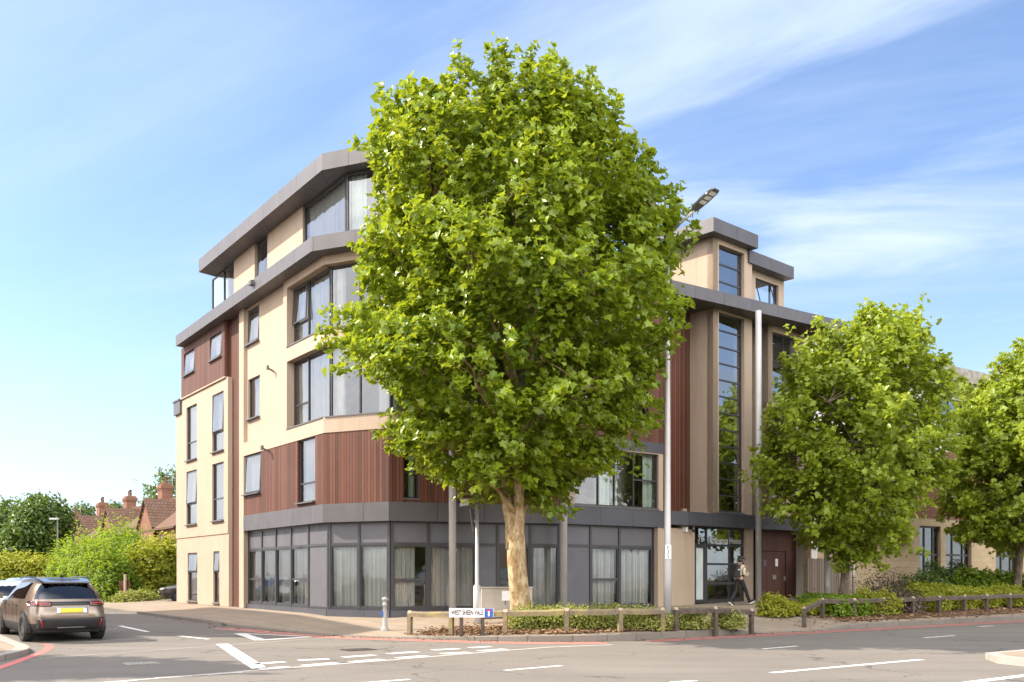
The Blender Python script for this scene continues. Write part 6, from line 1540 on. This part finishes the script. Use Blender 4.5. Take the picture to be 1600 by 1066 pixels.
def make_car(name, label, L, W, Hh, wheel_r, belt, hood, rear, front, cab, paint, roof='p_black', clad='black_plastic', tum=.71, plate='plate_y', wb=(.19, .81), group=None, rearshape=None):
    """x forwards from the rear bumper; rear/front: per row x offsets; cab=(x rear roof end, x roof front, x windscreen foot)"""
    t = thing(name, label, 'car', (0, 0, 0), 0, group)
    xr, xf = rear, front
    zrow0 = .27
    def roofz(x):
        x0, x1, x2 = cab
        if x < x0: return Hh - .045 * ((x0 - x) / max(x0, .1)) ** 2
        if x < x1: k = (x - x0) / (x1 - x0); return Hh - .02 + .05 * math.sin(k * 3.14) * .6 - .0
        if x < x2: k = (x - x1) / (x2 - x1); return (Hh - .02) + (hood - Hh + .02) * (k ** 1.12)
        k = (x - x2) / (L - x2); return hood - .24 * k ** 2.2
    def beltz(x): b = belt + .04 * (1 - x / L) * 1.0 - .03; return min(b, roofz(x) - .035)
    st = [0] + [x for x in (.22 * L, .34 * L, cab[0] + .6, .5 * L, cab[1], (cab[1] + cab[2]) / 2, cab[2], cab[2] + .35, .9 * L)] + [L]
    st = sorted(set(round(s, 3) for s in st)); n = len(st)
    rows = 7
    def section(i):
        x = st[i]; k = abs(2 * x / L - 1); wmul = 1 - .10 * max(0, k - .55) ** 1.3 * 2
        bz = beltz(x); rz = roofz(x); hoodzone = x >= cab[2] - .01
        wr = (tum if not hoodzone else .82) * W / 2
        if cab[1] < x < cab[2]: kk = (x - cab[1]) / (cab[2] - cab[1]); wr = (tum + (.86 - tum) * kk) * W / 2
        re = rz - (.05 if not hoodzone else .03)
        ys = [W / 2 * .90, W / 2 * .985, W / 2 * 1.0, W / 2 * .965, wr, wr * .62, 0]
        zs = [zrow0, .48, .74, bz, re, rz - .008, rz]
        if re < bz + .02: zs[4] = bz + .015
        return [(y * (wmul if j < 4 else wmul ** .5), z) for j, (y, z) in enumerate(zip(ys, zs))]
    V = {}; bm = bmesh.new(); mats = [paint, 'gloss_black', clad, roof, 'car_glass']
    def vert(i, j, sgn):
        y, z = section(i)[j]; x = st[i]
        if i == 0: x = xr[j]
        elif i == n - 1: x = L - xf[j]
        else:
            x = max(x, (xr[j] + .12) if i == 1 else x)
        if j == rows - 1: sgn = 1
        key = (i, j, sgn)
        if key not in V: V[key] = bm.verts.new((x, y * sgn, z))
        return V[key]
    def fc(vs, m):
        try: f = bm.faces.new(vs); f.material_index = m; f.smooth = True
        except ValueError: pass
    for sgn in (1, -1):
        for i in range(n - 1):
            for j in range(rows - 1):
                vs = [vert(i, j, sgn), vert(i + 1, j, sgn), vert(i + 1, j + 1, sgn), vert(i, j + 1, sgn)]
                if sgn == 1: vs = vs[::-1]
                xm = (st[i] + st[i + 1]) / 2; m = 0
                if j == 0: m = 2
                if j == 3 and st[i + 1] <= cab[2] + .01 and i >= 1: m = 4
                if j == 3 and i == 0: m = 0
                if j >= 4: m = 3 if xm < cab[1] else (4 if xm < cab[2] else 0)
                fc(vs, m)
    # end caps as rows across
    for i, xx, sg in ((0, xr, 1), (n - 1, xf, -1)):
        def cv(j, c):
            c_ = c - 3
            if abs(c_) == 3: return vert(i, j, 1 if c_ > 0 else -1)
            key = ('c', i, j, c)
            if key not in V:
                y, z = section(i)[j]; u = c_ / 3
                if j == rows - 1: return None
                off = .09 * (1 - abs(u) ** 2.5) * (1.0 if j < 4 else .6)
                x = (xx[j] - off) if i == 0 else (L - xx[j] + off * 1.6)
                V[key] = bm.verts.new((x, y * u, z + (.03 * (1 - u * u) if j in (4, 5) else 0)))
            return V[key]
        for j in range(4):
            for c in range(6):
                vs = [cv(j, c), cv(j, c + 1), cv(j + 1, c + 1), cv(j + 1, c)]
                if i == 0: vs = vs[::-1]
                m = 2 if j == 0 else 0
                if i == 0 and j == 3: m = 4
                if i == 0 and j == 3 and c in (0, 5): m = 4
                fc(vs, m)
        top = [cv(4, c) for c in range(7)]; low = [vert(i, 5, -1), vert(i, 6, 1), vert(i, 5, 1)]
        fc((top + low[::-1])[::-1] if i == 0 else (top + low[::-1]), 3 if i == 0 else 0)
        bot = [cv(0, c) for c in range(7)]
    me = bpy.data.meshes.new('car_tmp'); bmesh.ops.recalc_face_normals(bm, faces=bm.faces); bm.to_mesh(me); bm.free()
    ob = bpy.data.objects.new('tmp', me); COL.objects.link(ob); sm = ob.modifiers.new('s', 'SUBSURF'); sm.levels = 2; sm.render_levels = 2
    bpy.context.view_layer.update(); dg = bpy.context.evaluated_depsgraph_get(); full = bpy.data.meshes.new_from_object(ob.evaluated_get(dg)); bpy.data.objects.remove(ob)
    def pick(nm, idx, mt, push=0.0):
        b2 = bmesh.new(); b2.from_mesh(full); bmesh.ops.delete(b2, geom=[f for f in b2.faces if f.material_index not in idx], context='FACES')
        m2 = bpy.data.meshes.new(nm); b2.to_mesh(m2); b2.free(); m2.materials.clear()
        for x in mt: m2.materials.append(M[x])
        mp = {k: q for q, k in enumerate(idx)}
        for p in m2.polygons: p.material_index = mp.get(p.material_index, 0); p.use_smooth = True
        o = bpy.data.objects.new(nm, m2); COL.objects.link(o); o.parent = t; return o
    pick('body', [0], [paint]); pick('bumper_trim', [2], [clad]); pick('roof', [3], [roof]); pick('window', [4], ['car_glass'])
    fl = MB(); fl.box(.5, L - .6, -W * .42, W * .42, .22, .30); fl.box(.7, L * .74, -W * .40, W * .40, .60, .66); fl.build('floor_pan', M['black_plastic'], t, local=True)
    for k in range(2):
        for s in (-.38, .38):
            se = MB(); x = L * (.30 + .22 * k); se.box(x, x + .16, s - .24, s + .24, .66, 1.12); se.box(x + .03, x + .12, s - .13, s + .13, 1.14, 1.32); se.build('seat', M['black_plastic'], t, local=True, bevel=.03)
    for xw in (wb[0] * L, wb[1] * L):
        for sgn in (1, -1):
            wl = MB(); N = 28
            def ring(r, yo): return [(xw + r * math.cos(2 * math.pi * k / N), sgn * yo, wheel_r + r * math.sin(2 * math.pi * k / N)) for k in range(N)]
            yo = W / 2; prof_ = [(wheel_r * .62, yo - .03), (wheel_r * .68, yo + .005), (wheel_r * .93, yo + .012), (wheel_r, yo - .02), (wheel_r, yo - .22), (wheel_r * .6, yo - .23)]
            rs = [ring(*p) for p in prof_]
            for a in range(len(rs) - 1):
                for k in range(N): wl.face([rs[a][k], rs[a][(k + 1) % N], rs[a + 1][(k + 1) % N], rs[a + 1][k]])
            w_ = wl.build('wheel', M['tyre'], t, local=True, smooth=True, weld=True)
            rm = MB()
            for k in range(10):
                a0 = 2 * math.pi * k / 10; c, s = math.cos, math.sin; r0, r1 = wheel_r * .12, wheel_r * .62
                q = []
                for r, hw in ((r0, .05), (r1, .028)):
                    for e in (-1, 1): q.append((xw + r * c(a0) - e * hw * s(a0), r, wheel_r + r * s(a0) + e * hw * c(a0)))
                f_ = [(q[0][0], sgn * (yo - .02), q[0][2]), (q[1][0], sgn * (yo - .02), q[1][2]), (q[3][0], sgn * (yo - .015), q[3][2]), (q[2][0], sgn * (yo - .015), q[2][2])]
                rm.face(f_)
            hubr = ring(wheel_r * .16, yo - .018); rm.face(hubr); bk = ring(wheel_r * .6, yo - .09); rm.face(bk, m=1)
            rm.build('rim', [M['alloy'], M['black_plastic']], w_, local=True)
            ar = MB(); N2 = 14
            for k in range(N2):
                a0, a1 = math.pi * (k / N2 * 1.16 - .08), math.pi * ((k + 1) / N2 * 1.16 - .08)
                pts = []
                for a in (a0, a1):
                    for r in (wheel_r + .025, wheel_r + .09): pts.append((xw + r * math.cos(a), sgn * (W / 2 - .004), wheel_r + r * math.sin(a)))
                ar.face([pts[0], pts[1], pts[3], pts[2]]); 
                ar.face([(pts[1][0], pts[1][1], pts[1][2]), (pts[1][0], sgn * (W / 2 - .12), pts[1][2]), (pts[3][0], sgn * (W / 2 - .12), pts[3][2]), pts[3]])
                ar.face([(xw, sgn * (W / 2 - .028), wheel_r), (xw + (wheel_r + .03) * math.cos(a0), sgn * (W / 2 - .028), wheel_r + (wheel_r + .03) * math.sin(a0)), (xw + (wheel_r + .03) * math.cos(a1), sgn * (W / 2 - .028), wheel_r + (wheel_r + .03) * math.sin(a1))])
            ar.build('wheel_arch', M['black_plastic'], t, local=True)
    zs_r = [q[1] for q in section(0)][:5]
    # patches that follow the tail
    from mathutils.bvhtree import BVHTree
    bv = BVHTree.FromPolygons([v.co for v in full.vertices], [list(p.vertices) for p in full.polygons])
    def patch(nm, mt, y0, y1, z0, z1, end=0, off=.02, ny=8, nz=4, slant=0.0, parent=None, thick=.0):
        mb = MB(); g = []
        for a in range(nz + 1):
            rowp = []
            for b in range(ny + 1):
                y = y0 + (y1 - y0) * b / ny; z = z0 + (z1 - z0) * a / nz; y += slant * (z - z0)
                y = max(-W * .478, min(W * .478, y))
                o_ = Vector((-2 if end == 0 else L + 2, y, z)); h_ = bv.ray_cast(o_, Vector((1 if end == 0 else -1, 0, 0)))
                x = h_[0].x if h_[0] is not None and abs(h_[0].x - (0 if end == 0 else L)) < .75 else (rowp[-1][0] + (off if end == 0 else -off) if rowp else (.12 if end == 0 else L - .12))
                rowp.append((x + (-off if end == 0 else off), y, z))
            g.append(rowp)
        for a in range(nz):
            for b in range(ny):
                q = [g[a][b], g[a][b + 1], g[a + 1][b + 1], g[a + 1][b]]; mb.face(q[::-1] if end == 0 else q)
        o = mb.build(nm, M[mt], parent or t, local=True, smooth=True, weld=True)
        sd = o.modifiers.new('thick', 'SOLIDIFY'); sd.thickness = .014; sd.offset = -1
        return o
    return t, patch, full
# --- the grey bronze off-roader seen from behind
suv, pt_, full = make_car('parked_car', 'bronze grey off-road car with yellow rear plate parked at the left kerb', 4.80, 1.95, 1.66, .37, 1.07, 1.08,
    [.16, .02, .0, .14, .60, .60, .58], [.25, .08, .02, .08, .2, .25, .2], (.75, 2.75, 3.65), 'p_bronze', roof='p_suvroof', tum=.70)
pt_('tail_panel', 'gloss_black', -.60, .60, .955, 1.045, off=.014, ny=20)
for s in (1, -1):
    tl = pt_('tail_light', 'dark_red_lens', s * .46, s * .93, .935, 1.055, off=.026, ny=14)
    pt_('light_strip', 'red_lens', s * .52, s * .91, .985, 1.012, off=.034, ny=8, nz=1, parent=tl)
    pt_('reflector', 'red_lens', s * .66, s * .69, .40, .60, off=.05, ny=1, slant=s * .28)
pt_('lower_bumper', 'black_plastic', -.80, .80, .34, .63, off=.03, ny=20, nz=6)
pt_('skid_plate', 'sill', -.34, .34, .36, .395, off=.05, ny=6, nz=1)
pt_('plate_recess', 'p_silver', -.40, .36, .74, .905, off=.016, ny=14)
pl9 = pt_('number_plate', 'plate_y', -.27, .27, .765, .88, off=.034, ny=14)
w_ = MB(); w_.hexa([(.40, -.56, 1.515), (.95, -.60, 1.55), (.95, .60, 1.55), (.40, .56, 1.515), (.42, -.56, 1.555), (.95, -.60, 1.635), (.95, .60, 1.635), (.42, .56, 1.555)]); w_.build('spoiler', M['p_black'], suv, local=True, bevel=.012)
w_ = MB(); w_.tube([(.32, .1, 1.12), (.36, -.42, 1.15)], .012, 6); w_.build('rear_wiper', M['black_plastic'], suv, local=True)
w_ = MB(); w_.hexa([(.95, -.03, 1.66), (1.13, -.03, 1.67), (1.13, .03, 1.67), (.95, .03, 1.66), (.94, -.006, 1.735), (1.0, -.006, 1.74), (1.0, .006, 1.74), (.94, .006, 1.735)]); w_.build('roof_aerial', M['gloss_black'], suv, local=True)
for s in (1, -1):
    w_ = MB(); w_.tube([(.95, s * .63, 1.64), (1.1, s * .63, 1.668), (2.5, s * .64, 1.672), (2.75, s * .64, 1.63)], .016, 8); w_.build('roof_rail', M['gloss_black'], suv, local=True)
    w_ = MB(); w_.box(3.28, 3.46, s * .98 if s > 0 else -1.20, 1.20 if s > 0 else -.98, 1.08, 1.24); w_.build('door_mirror', M['p_bronze'], suv, local=True, bevel=.04)
    w_ = MB()
    for x in (1.55, 2.05, 2.95): w_.box(x, x + .006, s * .978 - .002, s * .978 + .002, .5, 1.03)
    w_.build('door_gap', M['gloss_black'], suv, local=True)
    for x in (1.62, 2.6): w_ = MB(); w_.box(x, x + .2, s * .975 - .012, s * .975 + .012, .93, .965); w_.build('door_handle', M['p_bronze'], suv, local=True, bevel=.008)
def park(o, t, d, turn=0.0):
    x, y = side(t, d); o.location = (x, y, float(zr(x, y))); o.rotation_euler = (0, 0, math.atan2(DIRL.y, DIRL.x) + turn)
park(suv, -3.15, 8.35, math.radians(3.0))
# --- white hatchback ahead of it
wh_, pt_, full = make_car('parked_car', 'white car with red tail lamp cut by the left edge beside the grey off-road car', 4.2, 1.78, 1.47, .31, .95, .95,
    [.12, .02, .0, .10, .48, .5, .5], [.2, .06, .02, .07, .15, .2, .15], (.6, 2.3, 3.2), 'p_white', roof='p_white')
for s in (1, -1): pt_('tail_light', 'red_lens', s * .58, s * .87, .78, 1.0, off=.012, ny=6)
pt_('number_plate', 'plate_y', -.26, .26, .56, .67, off=.02, ny=6); pt_('lower_bumper', 'black_plastic', -.7, .7, .32, .44, off=.01)
park(wh_, 2.6, 8.9)
sv, pt_, full = make_car('parked_car', 'silver car showing only its roof beyond the grey off-road car', 4.3, 1.78, 1.50, .31, .95, .95,
    [.12, .02, .0, .10, .45, .48, .5], [.2, .06, .02, .07, .15, .2, .15], (.6, 2.3, 3.2), 'p_silver', roof='p_silver')
for s in (1, -1): pt_('tail_light', 'red_lens', s * .58, s * .87, .78, 1.0, off=.012, ny=6)
pt_('number_plate', 'plate_y', -.26, .26, .56, .67, off=.02, ny=6)
x, y = P2(42, 44); sv.location = (x, y, .12); sv.rotation_euler = (0, 0, math.atan2(DIRL.y, DIRL.x))
s2 = copy_tree(sv); x, y = P2(76, 56); s2.location = (x, y, .12); s2['label'] = 'pale car roof seen farthest down the side road over the grey off-road car'
# --- dark car nose at the driveway by the cream wall
dk_, pt_, full = make_car('parked_car', 'dark grey car with chrome grille peeping out at the cream wall corner', 4.1, 1.74, 1.44, .31, .93, .93,
    [.12, .02, .0, .10, .45, .48, .5], [.22, .05, .02, .08, .15, .2, .15], (.6, 2.2, 3.05), 'p_dark', roof='p_dark')
for s in (1, -1): pt_('headlight', 'clear_lens', s * .48, s * .84, .66, .80, end=1, off=.014, ny=6)
g_ = pt_('grille', 'gloss_black', -.42, .42, .40, .62, end=1, off=.012, ny=8); pt_('grille_surround', 'chrome', -.45, .45, .635, .655, end=1, off=.02, ny=8, nz=1)
pt_('number_plate', 'plate_w', -.26, .26, .47, .57, end=1, off=.026, ny=6); pt_('lower_bumper', 'black_plastic', -.72, .72, .29, .37, end=1, off=.012)
hd_ = Vector((-.93, -.37)); nose = Vector(P2(256.0, 48.6)); p = nose - hd_.normalized() * 3.95
dk_.location = (p.x, p.y, .36); dk_.rotation_euler = (0, 0, math.atan2(hd_.y, hd_.x))

# ------------------------------------------------------------------ the walking person
def skin_obj(name, verts, edges, radii, mat, parent, root=0, sub=2):
    me = bpy.data.meshes.new(name); me.from_pydata(verts, edges, []); me.materials.append(mat)
    o = bpy.data.objects.new(name, me); COL.objects.link(o); o.parent = parent
    o.modifiers.new('skin', 'SKIN'); o.modifiers['skin'].use_smooth_shade = True
    if not me.skin_vertices: pass
    sv_ = me.skin_vertices[0].data
    for k, r in enumerate(radii):
        r = r if isinstance(r, tuple) else (r, r); sv_[k].radius = r
    sv_[root].use_root = True
    s = o.modifiers.new('sub', 'SUBSURF'); s.levels = sub; s.render_levels = sub
    bpy.context.view_layer.update(); dg = bpy.context.evaluated_depsgraph_get(); m2 = bpy.data.meshes.new_from_object(o.evaluated_get(dg))
    o.modifiers.clear(); o.data = m2; m2.materials.clear(); m2.materials.append(mat)
    for p_ in m2.polygons: p_.use_smooth = True
    return o
M['skin'] = simple('skin', (0.46, 0.27, 0.19), 0.55, 0, .1, 12); M['hair'] = simple('dark_hair', (0.03, 0.022, 0.018), 0.6, 0, .3, 40)
M['trousers'] = simple('black_trousers', (0.016, 0.016, 0.018), 0.85, 0, .3, 14, 'obj', .3, 40); M['jacket'] = simple('beige_jacket', (0.52, 0.43, 0.32), 0.85, 0, .15, 14, 'obj', .3, 40)
M['shirt'] = simple('pale_shirt', (0.66, 0.62, 0.56), 0.85, 0, .1, 14); M['bag'] = simple('black_bag', (0.012, 0.012, 0.014), 0.6, 0, .3, 14, 'obj', .3, 60); M['shoe'] = simple('black_shoe', (0.015, 0.015, 0.016), 0.6); M['sole'] = simple('white_sole', (0.72, 0.71, 0.68), 0.7)
pd = 35.2; px_, py_ = P2(1155, pd); per = thing('person', 'person in black cap and beige jacket with black backpack walking past the glass entrance', 'person', (px_, py_, gz(px_, py_)), math.atan2(.52, .85))
V = [(0, 0, .95), (.01, 0, 1.10), (.03, 0, 1.28), (.05, 0, 1.42), (.075, 0, 1.50), (.10, 0, 1.565), (.115, 0, 1.63), (.11, 0, 1.70), (.10, 0, 1.735)]
Rr = [(.125, .10), (.13, .10), (.145, .11), (.13, .10), .055, .06, (.075, .092), (.078, .095), (.055, .07)]
Eg = [(k, k + 1) for k in range(8)]
def chain(start, pts, rs):
    p = start
    for q, r in zip(pts, rs): V.append(q); Rr.append(r); Eg.append((p, len(V) - 1)); p = len(V) - 1
    return p
# legs mid-stride, left leg behind on its toe, right leg in front on its heel
chain(0, [(.02, -.10, .88), (.13, -.10, .68), (.25, -.10, .50), (.34, -.10, .28), (.43, -.10, .10), (.49, -.10, .075), (.57, -.10, .125)], [.085, .078, .055, .05, .038, .036, .026])
chain(0, [(-.01, .10, .88), (-.04, .10, .68), (-.08, .10, .49), (-.22, .10, .29), (-.36, .10, .13), (-.345, .10, .07), (-.26, .10, .035)], [.085, .078, .055, .05, .038, .036, .026])
for s in (1, -1):
    e = chain(3, [(.05, s * .17, 1.40), (.02, s * .22, 1.26), (.0, s * .24, 1.13), (.13, s * .22, 1.08), (.26, s * .15, 1.09), (.31, s * .13, 1.10)], [.06, .048, .042, .036, .027, .025])
    palm = chain(e, [(.345, s * .12, 1.105)], [.026])
    for k in range(4):
        oy = (k - 1.5) * .017; ln = (.058, .066, .062, .05)[k]
        chain(palm, [(.375, s * .12 + oy, 1.118), (.375 + ln * .6, s * .115 + oy, 1.128 - .004 * k), (.375 + ln, s * .10 + oy, 1.115 - .004 * k)], [.010, .009, .0075])
    chain(palm, [(.35, s * .09, 1.128), (.375, s * .075, 1.142), (.395, s * .07, 1.148)], [.011, .010, .008])
body = skin_obj('body', V, Eg, Rr, M['skin'], per)
fm = MB(); fm.hexa([(.19, -.012, 1.625), (.215, 0, 1.615), (.19, .012, 1.625), (.18, 0, 1.63), (.188, -.006, 1.67), (.193, 0, 1.67), (.188, .006, 1.67), (.182, 0, 1.67)]); fm.build('nose', M['skin'], body, local=True)
for s in (1, -1):
    ey = MB(); ey.box(.183, .189, s * .033 - .012, s * .033 + .012, 1.655, 1.664); ey.build('eye', M['hair'], body, local=True)
    er = MB(); er.hexa([(.085, s * .086, 1.615), (.11, s * .09, 1.615), (.11, s * .10, 1.615), (.085, s * .10, 1.615), (.08, s * .09, 1.67), (.115, s * .09, 1.67), (.11, s * .106, 1.67), (.08, s * .106, 1.67)]); er.build('ear', M['skin'], body, local=True)
mo = MB(); mo.box(.184, .191, -.022, .022, 1.588, 1.595); mo.build('mouth', M['dark_red_lens'], body, local=True)
tv = [(0, 0, .98), (.02, -.10, .88), (.13, -.10, .68), (.25, -.10, .50), (.33, -.10, .30), (.42, -.10, .13), (-.01, .10, .88), (-.04, .10, .68), (-.08, .10, .49), (-.21, .10, .30), (-.345, .10, .16)]
skin_obj('trousers', tv, [(0, 1), (1, 2), (2, 3), (3, 4), (4, 5), (0, 6), (6, 7), (7, 8), (8, 9), (9, 10)], [(.135, .115), .098, .092, .074, .068, .062, .098, .092, .074, .068, .062], M['trousers'], per)
jv = [(0, 0, .93), (.015, 0, 1.10), (.03, 0, 1.28), (.05, 0, 1.41), (.07, 0, 1.475)]; je = [(0, 1), (1, 2), (2, 3), (3, 4)]; jr = [(.155, .13), (.15, .125), (.165, .13), (.15, .115), (.075, .075)]
for s in (1, -1):
    b = 3
    for q, r in (((.05, s * .175, 1.395), .08), ((.02, s * .23, 1.26), .067), ((.0, s * .25, 1.125), .06), ((.13, s * .225, 1.075), .052), ((.25, s * .16, 1.088), .045)):
        jv.append(q); jr.append(r); je.append((b, len(jv) - 1)); b = len(jv) - 1
skin_obj('jacket', jv, je, jr, M['jacket'], per)
cp = MB(); cp.tube([(.10, 0, 1.66), (.10, 0, 1.70), (.10, 0, 1.745), (.10, 0, 1.775), (.10, 0, 1.785)], [.105, .108, .10, .065, .02], 16); cap_ = cp.build('cap', M['bag'], per, local=True, smooth=True)
cp = MB(); cp.hexa([(.17, -.075, 1.69), (.29, -.045, 1.672), (.29, .045, 1.672), (.17, .075, 1.69), (.17, -.075, 1.705), (.29, -.045, 1.684), (.29, .045, 1.684), (.17, .075, 1.705)]); cp.build('peak', M['bag'], cap_, local=True)
ha = MB(); ha.tube([(.065, 0, 1.575), (.07, 0, 1.62), (.08, 0, 1.67)], [.075, .092, .096], 14); ha.build('hair', M['hair'], per, local=True, smooth=True)
bp_ = MB(); bp_.hexa([(-.30, -.14, 1.0), (-.10, -.15, 1.0), (-.10, .15, 1.0), (-.30, .14, 1.0), (-.25, -.12, 1.46), (-.07, -.13, 1.47), (-.07, .13, 1.47), (-.25, .12, 1.46)])
bk = bp_.build('backpack', M['bag'], per, local=True, bevel=.06)
bp_ = MB(); bp_.hexa([(-.35, -.11, 1.03), (-.29, -.12, 1.03), (-.29, .12, 1.03), (-.35, .11, 1.03), (-.32, -.10, 1.26), (-.27, -.11, 1.27), (-.27, .11, 1.27), (-.32, .10, 1.26)]); bp_.build('front_pocket', M['bag'], bk, local=True, bevel=.025)
bp_ = MB(); bp_.box(-.2, -.13, -.152, -.146, 1.27, 1.31); bp_.build('badge', M['sole'], bk, local=True)
for s in (1, -1): bp_ = MB(); bp_.tube([(-.09, s * .10, 1.44), (.03, s * .115, 1.52), (.15, s * .12, 1.43), (.19, s * .12, 1.27), (.10, s * .15, 1.1), (-.08, s * .13, 1.05)], .02, 8); bp_.build('strap', M['bag'], bk, local=True)
for nm, foot in (('shoe', ((.415, -.10, .09), (.60, -.10, .145))), ('shoe', ((-.375, .10, .11), (-.225, .10, .02)))):
    a, b = Vector(foot[0]), Vector(foot[1]); d = (b - a).normalized(); up = Vector((-d.z, 0, d.x)); ln = .27; a = a - d * .03
    sh = MB(); so_ = MB()
    for mbx, k0, k1 in ((sh, -.02, .075), (so_, -.05, -.022)):
        c = []
        for k in (k0, k1):
            for q, w in ((0, -.04), (ln, -.035), (ln, .035), (0, .04)):
                kk = k if k < 0 else (k if q == 0 else k * .55); p = a + d * q + up * kk; c.append((p.x, p.y + w, p.z))
        mbx.hexa(c)
    s_ = sh.build('shoe', M['shoe'], per, local=True, bevel=.02); so_.build('sole', M['sole'], s_, local=True)
ph_ = MB(); ph_.box(.375, .39, -.075, .075, 1.09, 1.22); ph_.build('held_phone', M['sole'], per, local=True, bevel=.008)
